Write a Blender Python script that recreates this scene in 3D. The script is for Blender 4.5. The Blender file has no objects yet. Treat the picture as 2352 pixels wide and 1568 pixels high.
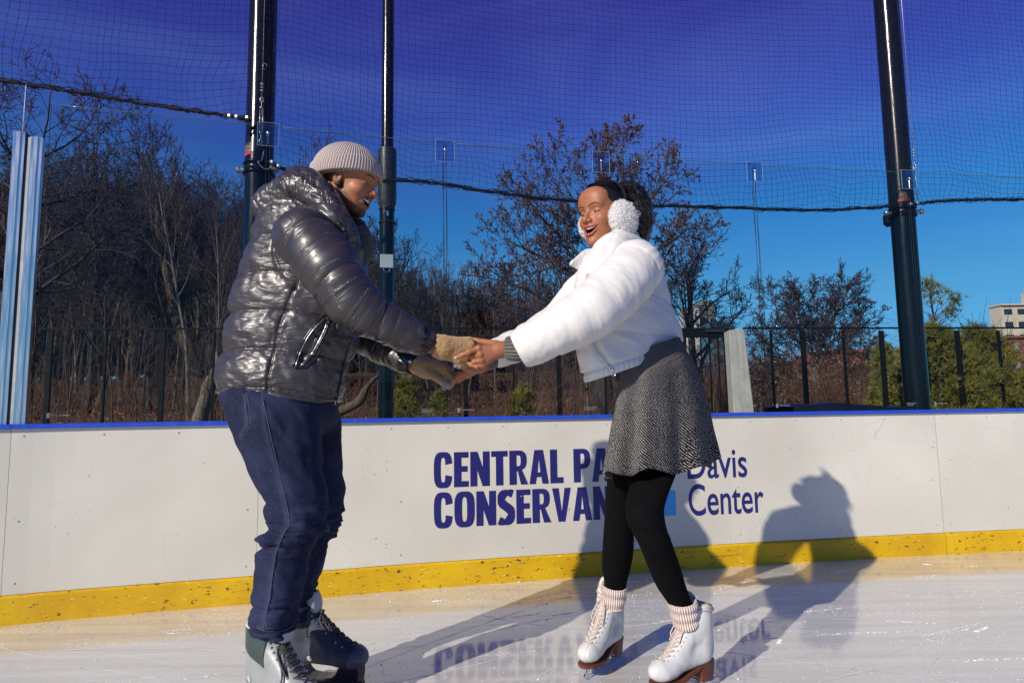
import bpy, math, random
import numpy as np
from mathutils import Vector, Matrix
PI = math.pi
np.seterr(all='ignore')
scene = bpy.context.scene
COL = scene.collection
# ------------------------------------------------------------------ camera
HC, FQ, TH, RR = 0.96, 1505.0, math.radians(6.0), math.radians(0.8)
Fw = np.array([0, math.cos(TH), math.sin(TH)]); _U0 = np.array([0, -math.sin(TH), math.cos(TH)]); _R0 = np.array([1., 0, 0])
Rt = math.cos(RR)*_R0 - math.sin(RR)*_U0
Up = math.cos(RR)*_U0 + math.sin(RR)*_R0
cam_d = bpy.data.cameras.new('camera'); cam = bpy.data.objects.new('camera', cam_d); COL.objects.link(cam)
cam_d.sensor_width = 36.0; cam_d.lens = FQ/2352.0*36.0; cam_d.clip_start = 0.05; cam_d.clip_end = 3000
M = Matrix(((Rt[0], Up[0], -Fw[0], 0), (Rt[1], Up[1], -Fw[1], 0), (Rt[2], Up[2], -Fw[2], HC), (0, 0, 0, 1)))
cam.matrix_world = M
scene.camera = cam
scene.render.resolution_x, scene.render.resolution_y = 1024, 682
# ------------------------------------------------------------------ sky and sun
SUNEL = math.radians(28.3); SUNROT = math.radians(220.4)
world = bpy.data.worlds.new('World'); scene.world = world; world.use_nodes = True
wn, wl = world.node_tree.nodes, world.node_tree.links
wn.clear()
sky = wn.new('ShaderNodeTexSky'); sky.sky_type = 'NISHITA'; sky.sun_disc = False
sky.sun_elevation = SUNEL; sky.sun_rotation = SUNROT; sky.altitude = 50; sky.air_density = 1.0; sky.dust_density = 0.3; sky.ozone_density = 3.0
tc = wn.new('ShaderNodeTexCoord'); sx = wn.new('ShaderNodeSeparateXYZ'); wl.new(tc.outputs['Generated'], sx.inputs[0])
rampw = wn.new('ShaderNodeValToRGB'); wl.new(sx.outputs['Z'], rampw.inputs[0])
def setramp(r, stops):
    el = r.color_ramp.elements
    while len(el) > 1: el.remove(el[-1])
    el[0].position = stops[0][0]; el[0].color = (*stops[0][1], 1)
    for p, c in stops[1:]:
        e = el.new(p); e.color = (*c, 1)
SKYRAMP = [(0.0, (.20, .44, .75)), (0.06, (.18, .46, .80)), (0.16, (.23, .60, .82)), (0.28, (.15, .57, .95)), (0.41, (.285, .35, 1.0)), (0.53, (.37, .255, .95)), (1.0, (.40, .26, .95))]
setramp(rampw, SKYRAMP)
mulw = wn.new('ShaderNodeMix'); mulw.data_type = 'RGBA'; mulw.blend_type = 'MULTIPLY'; mulw.inputs[0].default_value = 1.0
wl.new(sky.outputs[0], mulw.inputs[6]); wl.new(rampw.outputs[0], mulw.inputs[7])
# faint thin cirrus streaks of the sky itself
cn = wn.new('ShaderNodeTexNoise'); cn.inputs['Scale'].default_value = 2.2; cn.inputs['Detail'].default_value = 5; cn.inputs['Distortion'].default_value = .6
mpw = wn.new('ShaderNodeMapping'); mpw.inputs['Scale'].default_value = (1.0, 1.0, 4.0); mpw.inputs['Rotation'].default_value = (0, .35, 0.2)
wl.new(tc.outputs['Generated'], mpw.inputs[0]); wl.new(mpw.outputs[0], cn.inputs[0])
cr = wn.new('ShaderNodeValToRGB'); setramp(cr, [(0.45, (0, 0, 0)), (0.8, (.45, .45, .45))]); wl.new(cn.outputs[0], cr.inputs[0])
mixc = wn.new('ShaderNodeMix'); mixc.data_type = 'RGBA'; mixc.blend_type = 'ADD'; mixc.inputs[7].default_value = (.6, .9, 1.3, 1)
wl.new(cr.outputs[0], mixc.inputs[0]); wl.new(mulw.outputs[2], mixc.inputs[6])
bg = wn.new('ShaderNodeBackground'); bg.inputs[1].default_value = 0.11
wo = wn.new('ShaderNodeOutputWorld'); wl.new(mixc.outputs[2], bg.inputs[0]); wl.new(bg.outputs[0], wo.inputs[0])
sun_d = bpy.data.lights.new('sun', 'SUN'); sun_d.energy = 4.6; sun_d.angle = math.radians(0.55); sun_d.color = (1.0, .91, .78)
sun = bpy.data.objects.new('sun', sun_d); COL.objects.link(sun)
sd = Vector((math.sin(SUNROT)*math.cos(SUNEL), math.cos(SUNROT)*math.cos(SUNEL), math.sin(SUNEL)))
sun.rotation_euler = sd.to_track_quat('Z', 'Y').to_euler()
sun.location = (-6, -8, 8)
scene.view_settings.view_transform = 'Standard'; scene.view_settings.look = 'None'
scene.view_settings.exposure = 0.0; scene.view_settings.gamma = 1.0
scene.cycles.transparent_max_bounces = 24
scene.cycles.max_bounces = 6
# ------------------------------------------------------------------ pixel <-> world helpers (2352-wide coordinates)
CAM = np.array([0, 0, HC])
def ray(x, y): return Fw + Rt*(x-1176)/FQ - Up*(y-784)/FQ
def G(x, y, z=0.0):
    r = ray(x, y); return CAM + r*(z-HC)/r[2]
def W(x, y, Y):
    r = ray(x, y); return CAM + r*Y/r[1]
# ------------------------------------------------------------------ objects
def tag(o, label=None, cat=None, group=None, kind=None):
    if label: o['label'] = label
    if cat: o['category'] = cat
    if group: o['group'] = group
    if kind: o['kind'] = kind
    return o
def empty(name, loc, label=None, cat=None, group=None):
    o = bpy.data.objects.new(name, None); COL.objects.link(o); o.location = Vector([float(c) for c in loc]); o.empty_display_size = .1
    return tag(o, label, cat, group)
def rootloc(o):
    l = Vector((0, 0, 0))
    while o is not None:
        l += o.location; o = o.parent
    return l
def link(name, me, parent=None, mat=None):
    o = bpy.data.objects.new(name, me); COL.objects.link(o)
    if mat: 
        me.materials.clear(); me.materials.append(mat)
    if parent: o.parent = parent
    return o
class MB:
    """collects vertices and faces; build() links them as one mesh object"""
    def __init__(s): s.v = []; s.f = []; s.n = 0; s.c = []
    def add(s, v, f, col=None):
        v = np.asarray(v, float).reshape(-1, 3)
        for a in f:
            a = np.asarray(a, np.int64); s.f.append(a + s.n)
        s.v.append(v); s.n += len(v)
        s.c.append(np.tile(np.array(col if col is not None else (1, 1, 1), float), (len(v), 1)) if np.ndim(col) < 2 else col)
        return s
    def box(s, c, sz, ax=None, bev=0.0):
        c = np.array(c, float); h = np.array(sz, float)/2
        if ax is None: ax = np.eye(3)
        ax = np.array(ax, float)
        if bev <= 0:
            p = np.array([[i, j, k] for i in (-1, 1) for j in (-1, 1) for k in (-1, 1)], float)*h
            f = [(0, 1, 3, 2), (4, 6, 7, 5), (0, 4, 5, 1), (2, 3, 7, 6), (0, 2, 6, 4), (1, 5, 7, 3)]
            s.add(c + p@ax, [np.array(f)])
        else:
            b = min(bev, h.min()*.99); P = []; idx = {}
            for i in (-1, 1):
                for j in (-1, 1):
                    for k in (-1, 1):
                        sg = np.array([i, j, k])
                        for a in range(3):
                            q = h-b; q = q.copy(); q[a] = h[a]; idx[(i, j, k, a)] = len(P); P.append(sg*q)
            F4 = []; F3 = []
            for a in range(3):
                o1, o2 = (a+1) % 3, (a+2) % 3
                for sgn in (-1, 1):
                    cy = []
                    for (u, w) in ((-1, -1), (1, -1), (1, 1), (-1, 1)):
                        t = [0, 0, 0]; t[a] = sgn; t[o1] = u; t[o2] = w; cy.append(idx[(*t, a)])
                    F4.append(cy if sgn > 0 else cy[::-1])
                for u in (-1, 1):
                    for w in (-1, 1):
                        t0 = [0, 0, 0]; t0[a] = -1; t0[o1] = u; t0[o2] = w; t1 = list(t0); t1[a] = 1
                        q = [idx[(*t0, o1)], idx[(*t1, o1)], idx[(*t1, o2)], idx[(*t0, o2)]]
                        F4.append(q if u*w < 0 else q[::-1])
            for i in (-1, 1):
                for j in (-1, 1):
                    for k in (-1, 1):
                        t = [idx[(i, j, k, a)] for a in range(3)]
                        F3.append(t if i*j*k > 0 else t[::-1])
            s.add(c + np.array(P)@ax, [np.array(F4), np.array(F3)])
        return s
    def tubes(s, polys, radii, sides=6, caps=True, cols=None):
        by = {}
        for i, p in enumerate(polys): by.setdefault(len(p), []).append(i)
        for n, ids in by.items():
            P = np.array([polys[i] for i in ids], float); Rr = np.array([np.broadcast_to(radii[i], (n,)) for i in ids], float)
            m = len(ids)
            T = np.gradient(P, axis=1); T /= np.linalg.norm(T, axis=2, keepdims=True)+1e-12
            ref = np.zeros((m, 1, 3)); mt = np.abs(T.mean(1)); k = np.argmin(mt, axis=1); ref[np.arange(m), 0, k] = 1
            A = np.cross(T, ref); A /= np.linalg.norm(A, axis=2, keepdims=True)+1e-12
            B = np.cross(T, A)
            th = np.arange(sides)*2*PI/sides
            ring = P[:, :, None, :] + Rr[:, :, None, None]*(A[:, :, None, :]*np.cos(th)[None, None, :, None] + B[:, :, None, :]*np.sin(th)[None, None, :, None])
            V = ring.reshape(-1, 3)
            base = (np.arange(m)*n*sides)[:, None, None]; i = np.arange(n-1)[None, :, None]*sides; j = np.arange(sides)[None, None, :]; j2 = (j+1) % sides
            q = np.stack([base+i+j, base+i+j2, base+i+sides+j2, base+i+sides+j], -1).reshape(-1, 4)
            fs = [q]
            if caps and sides > 2:
                c0 = (np.arange(m)*n*sides)[:, None] + np.arange(sides)[::-1][None]; c1 = (np.arange(m)*n*sides+(n-1)*sides)[:, None] + np.arange(sides)[None]
                fs += [c0, c1]
            cc = None
            if cols is not None: cc = np.repeat(np.array([cols[i] for i in ids], float), n*sides, axis=0)
            s.add(V, fs, cc)
        return s
    def tube(s, p, r, sides=8, caps=True): return s.tubes([np.array(p, float)], [np.array(r, float)], sides, caps)
    def lathe(s, prof, c=(0, 0, 0), ax=None, sides=24):
        prof = np.array(prof, float); n = len(prof); th = np.arange(sides)*2*PI/sides
        v = np.stack([prof[:, 0][:, None]*np.cos(th), prof[:, 0][:, None]*np.sin(th), np.repeat(prof[:, 1][:, None], sides, 1)], -1).reshape(-1, 3)
        if ax is not None: v = v@np.array(ax, float)
        i = np.arange(n-1)[:, None]*sides; j = np.arange(sides)[None]; j2 = (j+1) % sides
        s.add(v+np.array(c, float), [np.stack([i+j, i+j2, i+sides+j2, i+sides+j], -1).reshape(-1, 4)]); return s
    def build(s, name, mat=None, parent=None, smooth=False, colors=False):
        me = bpy.data.meshes.new(name)
        V = np.concatenate(s.v) if s.v else np.zeros((0, 3))
        V = V - np.array(rootloc(parent))
        tot = np.concatenate([np.full(len(f), f.shape[1]) for f in s.f]) if s.f else np.zeros(0, int)
        li = np.concatenate([f.reshape(-1) for f in s.f]) if s.f else np.zeros(0, int)
        me.vertices.add(len(V)); me.vertices.foreach_set('co', V.astype(np.float32).ravel())
        me.loops.add(len(li)); me.loops.foreach_set('vertex_index', li.astype(np.int32))
        me.polygons.add(len(tot)); st = np.concatenate([[0], np.cumsum(tot)[:-1]]) if len(tot) else np.zeros(0)
        me.polygons.foreach_set('loop_start', st.astype(np.int32)); me.polygons.foreach_set('loop_total', tot.astype(np.int32))
        me.polygons.foreach_set('use_smooth', np.full(len(tot), smooth))
        if colors:
            ca = me.color_attributes.new('tint', 'FLOAT_COLOR', 'POINT'); C4 = np.ones((len(V), 4), np.float32); C4[:, :3] = np.concatenate(s.c); ca.data.foreach_set('color', C4.ravel())
        me.update(calc_edges=True); me.validate()
        return link(name, me, parent, mat)
def grid(V, nu, nv, closed=False):
    i = np.arange(nu-1)[:, None]*nv; j = np.arange(nv if closed else nv-1)[None]; j2 = (j+1) % nv
    return np.stack([i+j, i+nv+j, i+nv+j2, i+j2], -1).reshape(-1, 4)
# ------------------------------------------------------------------ materials
class NT:
    def __init__(s, name):
        s.m = bpy.data.materials.new(name); s.m.use_nodes = True; s.n = s.m.node_tree.nodes; s.l = s.m.node_tree.links
        s.b = s.n['Principled BSDF']; s.out = s.n['Material Output']
    def new(s, t, **k):
        o = s.n.new(t)
        for a, v in k.items():
            if a in o.inputs.keys(): o.inputs[a].default_value = v
            else: setattr(o, a, v)
        return o
    def set(s, **k):
        for a, v in k.items():
            a = a.replace('_', ' ')
            i = s.b.inputs[a]
            if hasattr(v, 'is_linked') or hasattr(v, 'links'): s.l.new(v, i)
            elif isinstance(v, tuple) and len(v) == 3: i.default_value = (*v, 1)
            else: i.default_value = v
        return s
    def coord(s, scale=(1, 1, 1), rot=(0, 0, 0), kind='Object', loc=(0, 0, 0)):
        t = s.n.new('ShaderNodeTexCoord'); m = s.n.new('ShaderNodeMapping'); m.inputs['Scale'].default_value = scale; m.inputs['Rotation'].default_value = rot; m.inputs['Location'].default_value = loc
        s.l.new(t.outputs[kind], m.inputs[0]); return m.outputs[0]
    def noise(s, co, scale, detail=3, rough=.5, dist=0):
        n = s.n.new('ShaderNodeTexNoise'); s.l.new(co, n.inputs['Vector']); n.inputs['Scale'].default_value = scale; n.inputs['Detail'].default_value = detail; n.inputs['Roughness'].default_value = rough; n.inputs['Distortion'].default_value = dist
        return n.outputs[0]
    def ramp(s, fac, stops, interp='LINEAR'):
        r = s.n.new('ShaderNodeValToRGB'); r.color_ramp.interpolation = interp; setramp(r, stops); s.l.new(fac, r.inputs[0]); return r.outputs[0]
    def mix(s, fac, a, b, mode='MIX'):
        m = s.n.new('ShaderNodeMix'); m.data_type = 'RGBA'; m.blend_type = mode
        for i, v in ((0, fac), (6, a), (7, b)):
            if hasattr(v, 'links'): s.l.new(v, m.inputs[i])
            elif isinstance(v, tuple): m.inputs[i].default_value = (*v[:3], 1)
            else: m.inputs[i].default_value = v
        return m.outputs[2]
    def math(s, op, a, b=0.0, c=0.0):
        m = s.n.new('ShaderNodeMath'); m.operation = op
        for i, v in enumerate((a, b, c)):
            if hasattr(v, 'links'): s.l.new(v, m.inputs[i])
            else: m.inputs[i].default_value = v
        return m.outputs[0]
    def sep(s, co):
        x = s.n.new('ShaderNodeSeparateXYZ'); s.l.new(co, x.inputs[0]); return x.outputs
    def bump(s, h, strength=.3, dist=.01, normal=None):
        b = s.n.new('ShaderNodeBump'); b.inputs['Strength'].default_value = strength; b.inputs['Distance'].default_value = dist; s.l.new(h, b.inputs['Height'])
        if normal is not None: s.l.new(normal, b.inputs['Normal'])
        s.l.new(b.outputs[0], s.b.inputs['Normal']); return b.outputs[0]
def simple(name, col, rough=.5, metal=0.0, var=.15, scale=20, bump=0.0, spec=.5, bdist=.002):
    t = NT(name); co = t.coord(); n = t.noise(co, scale, 4)
    c2 = tuple(min(1, c*(1+var)) for c in col); c1 = tuple(c*(1-var) for c in col)
    t.set(Base_Color=t.ramp(n, [(.3, c1), (.7, c2)]), Roughness=t.ramp(n, [(.3, (rough*.85,)*3), (.7, (min(1, rough*1.15),)*3)]), Metallic=metal)
    t.b.inputs['Specular IOR Level'].default_value = spec
    if bump > 0: t.bump(t.noise(co, scale*4, 4), bump, bdist)
    return t.m
# ------------------------------------------------------------------ noise for geometry
_NT = np.random.default_rng(99).random(64*64*64).astype(np.float32)*2-1
def vnoise(P, s=0):
    P = np.asarray(P, float)+s*7.31; F = np.floor(P); f = (P-F).astype(np.float32); I = F.astype(np.int32) & 63; J = (I+1) & 63; f = f*f*(3-2*f)
    x0, x1 = I[..., 0]*4096, J[..., 0]*4096; y0, y1 = I[..., 1]*64, J[..., 1]*64; z0, z1 = I[..., 2], J[..., 2]; fx, fy, fz = f[..., 0], f[..., 1], f[..., 2]
    def L(x, y): a = _NT[x+y+z0]; return a+(_NT[x+y+z1]-a)*fz
    a = L(x0, y0); a = a+(L(x0, y1)-a)*fy; b = L(x1, y0); b = b+(L(x1, y1)-b)*fy; return (a+(b-a)*fx)*1.15
def fbm(P, s=0, o=3):
    r = 0; a = 1
    for i in range(o): r = r + a*vnoise(np.asarray(P)*(2**i), s+i*17); a *= .5
    return r
def interp(x, xs, ys): return np.interp(x, xs, ys)
def catmull(pts, n=8):
    pts = np.array(pts, float)
    if len(pts) < 3: return np.array([pts[0]+(pts[-1]-pts[0])*t for t in np.linspace(0, 1, n+1)])
    P = np.vstack([2*pts[0]-pts[1], pts, 2*pts[-1]-pts[-2]]); out = []
    for i in range(1, len(P)-2):
        for k in range(n):
            t = k/n; out.append(.5*((2*P[i])+(P[i+1]-P[i-1])*t+(2*P[i-1]-5*P[i]+4*P[i+1]-P[i+2])*t*t+(-P[i-1]+3*P[i]-3*P[i+1]+P[i+2])*t**3))
    out.append(pts[-1]); return np.array(out)
# ================================================================== THE RINK
# the foot of the board on the ice, from left to right (metres)
BP = catmull([(-6.4, .1), (-5.2, 1.15), (-4.1, 2.1), (-3.1, 2.84), (-2.39, 3.16), (-1.85, 3.33), (-1.32, 3.475), (-1.08, 3.545), (-.45, 3.72), (.53, 3.94), (1.25, 4.09), (2.11, 4.25), (3.28, 4.43), (4.6, 4.6), (6.2, 4.75), (8.0, 4.85)], 10)
BL = np.concatenate([[0], np.cumsum(np.linalg.norm(np.diff(BP, axis=0), axis=1))])
def bpos(s, off=0.0):
    """point on the board foot at arc length s, pushed off metres away from the rink"""
    s = np.asarray(s, float); x = np.interp(s, BL, BP[:, 0]); y = np.interp(s, BL, BP[:, 1])
    e = .15; tx = np.interp(s+e, BL, BP[:, 0])-np.interp(s-e, BL, BP[:, 0]); ty = np.interp(s+e, BL, BP[:, 1])-np.interp(s-e, BL, BP[:, 1])
    l = np.hypot(tx, ty)+1e-9
    return np.stack([x-ty/l*off, y+tx/l*off], -1)
def s_at_x(x): return float(np.interp(x, BP[:, 0], BL))
def s_at_q(qx, qy, z, off=0.0):
    """arc length where the sight line through a pixel meets the board's line"""
    r = ray(qx, qy); best = None; ss = np.linspace(.5, BL[-1]-.3, 1600); p = bpos(ss, off)
    d = np.abs(p[:, 0]/np.maximum(p[:, 1], .01) - r[0]/r[1]); d[p[:, 1] < .3] = 9
    return float(ss[np.argmin(d)])
def z_at_q(qx, qy, off=0.0):
    s = s_at_q(qx, qy, 0, off); Y = bpos(s, off)[1]; return W(qx, qy, Y)[2]
BH = 0.905     # white panel top; the blue rail stands on it
def ribbon(mb, s0, s1, z0, z1, o0, o1, n=120):
    s = np.linspace(s0, s1, n); A = bpos(s, o0); B = bpos(s, o1)
    v = np.stack([np.c_[A, np.full(n, z0)], np.c_[A, np.full(n, z1)], np.c_[B, np.full(n, z1)], np.c_[B, np.full(n, z0)]], 1).reshape(-1, 3)
    q = grid(None, n, 4, True)
    mb.add(v, [q, np.array([[0, 1, 2, 3]]), np.array([[4*n-1, 4*n-2, 4*n-3, 4*n-4]])])
def bandmesh(mb, s0, s1, zs, offs, n):
    """a curved sheet with a profile (z, offset) swept along the board"""
    s = np.linspace(s0, s1, n); v = np.stack([np.c_[bpos(s, o), np.full(n, z)] for z, o in zip(zs, offs)], 1).reshape(-1, 3)
    mb.add(v, [grid(None, n, len(zs), False)])
# ---- ice
t = NT('ice'); co = t.coord()
wv = t.coord(scale=(.5, 9, 1), rot=(0, 0, -.16)); wv2 = t.coord(scale=(.9, 30, 1), rot=(0, 0, .12)); wv3 = t.coord(scale=(6, .5, 1), rot=(0, 0, .55))
n1 = t.noise(wv, 1.6, 5, .6); n2 = t.noise(wv2, 2.5, 4, .6); n3 = t.noise(co, .7, 3); n4 = t.noise(wv3, 3, 4, .6)
base = t.mix(t.ramp(n1, [(.35, (0, 0, 0)), (.7, (1, 1, 1))]), (.53, .53, .485), (.72, .715, .65))
base = t.mix(t.ramp(n3, [(.5, (0, 0, 0)), (.75, (.5, .5, .5))]), base, (.58, .50, .47))
# faint red line frozen into the ice near the camera
sx_ = t.sep(t.coord(rot=(0, 0, -.16)))
redm = t.ramp(t.math('ABSOLUTE', t.math('ADD', sx_[1], -1.95)), [(.0, (.55, .55, .55)), (.13, (0, 0, 0))])
base = t.mix(t.math('MULTIPLY', redm, t.ramp(n1, [(.4, (.2, .2, .2)), (.65, (1, 1, 1))])), base, (.62, .36, .34))
sn = t.math('MULTIPLY', t.ramp(t.noise(co, 60, 3), [(.54, (0, 0, 0)), (.66, (1, 1, 1))]), t.ramp(t.noise(t.coord(scale=(.8, 2.2, 1), rot=(0, 0, -.2)), 1.9, 5, .65), [(.50, (0, 0, 0)), (.64, (1, 1, 1))]))
mk = sn
base = t.mix(mk, base, (.9, .9, .9))
rgh = t.math('ADD', t.math('MULTIPLY', t.ramp(n1, [(.3, (0, 0, 0)), (.75, (1, 1, 1))]), .10), .035)
rgh = t.math('ADD', rgh, t.math('MULTIPLY', mk, .6))
t.set(Base_Color=base, Roughness=rgh); t.b.inputs['IOR'].default_value = 1.31; t.b.inputs['Specular IOR Level'].default_value = .85
t.b.inputs['Coat Weight'].default_value = .85; t.b.inputs['Coat Roughness'].default_value = .05; t.b.inputs['Coat IOR'].default_value = 1.5
hh = t.math('ADD', t.math('MULTIPLY', n2, .35), t.math('ADD', t.math('MULTIPLY', n1, .6), t.math('MULTIPLY', mk, .12)))
bm_ = t.bump(hh, .22, .006)
ICE = t.m
mb = MB(); xs = BP[:, 0]; # ice sheet: everything on the rink side of the board
ss = np.linspace(0, BL[-1], 160); edge = bpos(ss, .05)
far = np.stack([np.linspace(-34, 34, 160), np.full(160, -46.)], -1)
rows = 40; vs = np.stack([edge*(1-u)+far*u for u in (np.linspace(0, 1, rows)**1.6)], 0)
mb.add(np.concatenate([vs, np.zeros((rows, 160, 1))], -1).reshape(-1, 3), [grid(None, rows, 160)[:, ::-1]])
ice = tag(mb.build('ice', ICE, smooth=True), kind='structure', label='glossy scratched white ice of the rink', cat='ice')
# crumbs of snow shaved off the ice: loose, nobody could count them
rng = np.random.default_rng(4)
mb = MB(); N = 2200
cl = [(rng.uniform(-3, 3.6), rng.uniform(2.2, 4.2)) for _ in range(60)]
octv = np.array([(1, 0, 0), (-1, 0, 0), (0, 1, 0), (0, -1, 0), (0, 0, 1), (0, 0, -.4)], float); octf = np.array([(0, 2, 4), (2, 1, 4), (1, 3, 4), (3, 0, 4), (2, 0, 5), (1, 2, 5), (3, 1, 5), (0, 3, 5)])
for i in range(N):
    if i < 150:
        s = rng.uniform(2, BL[-1]-2); p = bpos(s, -abs(rng.normal(0, .06))-.01)
    else:
        c = cl[rng.integers(len(cl))]; p = np.array(c)+rng.normal(0, 1, 2)*(.22, .06)
    s_b = np.interp(p[0], BP[:, 0], BP[:, 1])
    if p[1] > s_b-.01: continue
    r = rng.uniform(.0008, .0026)*(1.8 if rng.random() < .05 else 1)
    mb.add(octv*r*rng.uniform(.6, 1.3, (6, 1))+np.array([p[0], p[1], r*.3]), [octf])
SNOW = simple('snow', (.88, .9, .93), .8, var=.04)
tag(mb.build('ice_shavings', SNOW), 'loose white crumbs of shaved ice scattered over the rink', 'shavings', kind='stuff')
# ---- dasher board: white panel, yellow kick strip, blue rail, screws, joints, logo
seams = [s_at_q(14, 1200, 0), s_at_q(592, 1200, 0), s_at_q(2157, 1100, 0)]
sL = seams[0]; pl = seams[2]-seams[1]
cuts = [seams[0]-2*2.44, seams[0]-2.44, seams[0], seams[1], seams[2], seams[2]+2.44, min(seams[2]+4.9, BL[-1]-.3)]
cuts = [max(c, .3) for c in cuts]
t = NT('white_board'); co = t.coord(); n = t.noise(co, 1.3, 4); n2 = t.noise(t.coord(scale=(1, 1, 3)), 14, 5, .7)
b = t.mix(t.ramp(n, [(.35, (0, 0, 0)), (.7, (1, 1, 1))]), (.60, .57, .485), (.71, .68, .585))
v1 = t.new('ShaderNodeTexVoronoi', feature='DISTANCE_TO_EDGE'); v1.inputs['Scale'].default_value = 1.4; dco = t.new('ShaderNodeVectorMath', operation='ADD'); nn = t.n.new('ShaderNodeTexNoise'); nn.inputs['Scale'].default_value = 1.1; t.l.new(co, nn.inputs['Vector']); t.l.new(t.coord(scale=(1, 1, 1.7), rot=(.2, .4, 0)), dco.inputs[0]); t.l.new(nn.outputs[1], dco.inputs[1]); t.l.new(dco.outputs[0], v1.inputs['Vector'])
sc = t.math('MULTIPLY', t.ramp(v1.outputs['Distance'], [(0, (1, 1, 1)), (.004, (0, 0, 0))]), t.ramp(t.noise(co, 2.6, 2), [(.5, (0, 0, 0)), (.62, (.55, .55, .55))]))
b = t.mix(sc, b, (.45, .43, .42))
pk = t.math('MULTIPLY', t.ramp(t.noise(co, 55, 2), [(.70, (0, 0, 0)), (.73, (1, 1, 1))]), t.ramp(t.noise(co, 3, 3), [(.5, (0, 0, 0)), (.6, (.8, .8, .8))]))
b = t.mix(pk, b, (.2, .18, .16))
t.set(Base_Color=b, Roughness=t.ramp(n2, [(.3, (.28,)*3), (.75, (.42,)*3)])); t.bump(t.noise(co, 1.5, 3), .12, .05)
WB = t.m
t = NT('yellow_kick_strip'); co = t.coord(); n = t.noise(t.coord(scale=(1, 1, 2.5)), 26, 4, .6)
b = t.mix(t.ramp(t.noise(co, 4, 4), [(.35, (0, 0, 0)), (.7, (1, 1, 1))]), (.58, .33, .003), (.72, .45, .004))
dk = t.math('MULTIPLY', t.ramp(n, [(.615, (0, 0, 0)), (.64, (1, 1, 1))]), t.ramp(t.noise(co, 6, 2), [(.42, (.2, .2, .2)), (.56, (1, 1, 1))]))
b = t.mix(dk, b, (.05, .03, .01))
lt = t.ramp(t.noise(t.coord(scale=(1, 1, 6)), 30, 3), [(.68, (0, 0, 0)), (.72, (1, 1, 1))]); b = t.mix(lt, b, (.85, .7, .35))
ln = t.math('MULTIPLY', t.ramp(t.noise(t.coord(scale=(.5, .5, 14)), 9, 3), [(.66, (0, 0, 0)), (.68, (.8, .8, .8))]), t.ramp(t.noise(co, 3, 2), [(.5, (0, 0, 0)), (.6, (1, 1, 1))])); b = t.mix(ln, b, (.25, .13, .02))
t.set(Base_Color=b, Roughness=.38); t.bump(n, .2, .002)
YK = t.m
BR = simple('blue_rail', (.02, .075, .55), .35, var=.12)
STEEL = simple('steel', (.55, .55, .56), .3, 1.0, var=.2)
DARKM = simple('dark_metal', (.02, .022, .026), .4, .0, var=.2)
names = ['blank white rink board panel at the far left end of the rink wall', 'white rink board panel left of the aluminium posts', 'blank white rink board panel with yellow kick strip behind the man',
         'white rink board panel printed with CENTRAL PARK CONSERVANCY and Davis Center', 'white rink board panel at right beyond the shadow of the skater', 'white rink board panel beyond the right end of the picture']
boards = []
m = MB(); m.lathe([(0, .0018), (.003, .0016), (.0048, 0)], (0, 0, 0), None, 8); _o = m.build('screw', simple('screw_head', (.34, .33, .31), .5, var=.2)); SCREW = _o.data; bpy.data.objects.remove(_o)
KZ = .135
for i in range(len(cuts)-1):
    a, b_ = cuts[i]+.0008, cuts[i+1]-.0008
    if b_-a < .1: boards.append(None); continue
    c = bpos((a+b_)/2)
    r = empty('rink_board', (c[0], c[1], 0), names[i], 'rink board', 'white rink board panels along the ice')
    m = MB(); n = max(8, int((b_-a)/.08)); bandmesh(m, a, b_, [KZ, BH, BH, KZ, KZ], [0, 0, .04, .04, 0], n); m.build('panel', WB, r, True).data.shade_flat()
    m = MB(); bandmesh(m, a, b_, [-.02, KZ-.012, KZ-.002, KZ-.002, -.02, -.02], [-.014, -.014, -.004, .04, .04, -.014], n); m.build('kick_strip', YK, r)
    m = MB(); bandmesh(m, a, b_, [BH+.001, BH+.018, BH+.022, BH+.022, BH+.018, BH+.001, BH+.001], [-.018, -.018, -.012, .09, .10, .10, -.018], n); m.build('top_rail', BR, r)
    for z, st in ((BH-.035, .305), (.47, .61), (KZ+.05, .61), (KZ-.03, .61)):
        k = int((b_-a)/st)
        for j in range(k+1):
            s = a+.05+(b_-a-.1)*j/max(1, k); p = bpos(s, -.001 if z > KZ else -.0145); p2 = bpos(s, -.01 if z > KZ else -.03); d = np.r_[p2-p, 0]; d /= np.linalg.norm(d)
            x_ = np.cross(d, [0, 0, 1]); o = bpy.data.objects.new('screw', SCREW); COL.objects.link(o); o.parent = r; o.matrix_local = Matrix.Translation(Vector((p[0]-c[0], p[1]-c[1], z)))@Matrix(np.array([x_, [0, 0, 1], d]).T.tolist()).to_4x4()
    boards.append(r)
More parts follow.
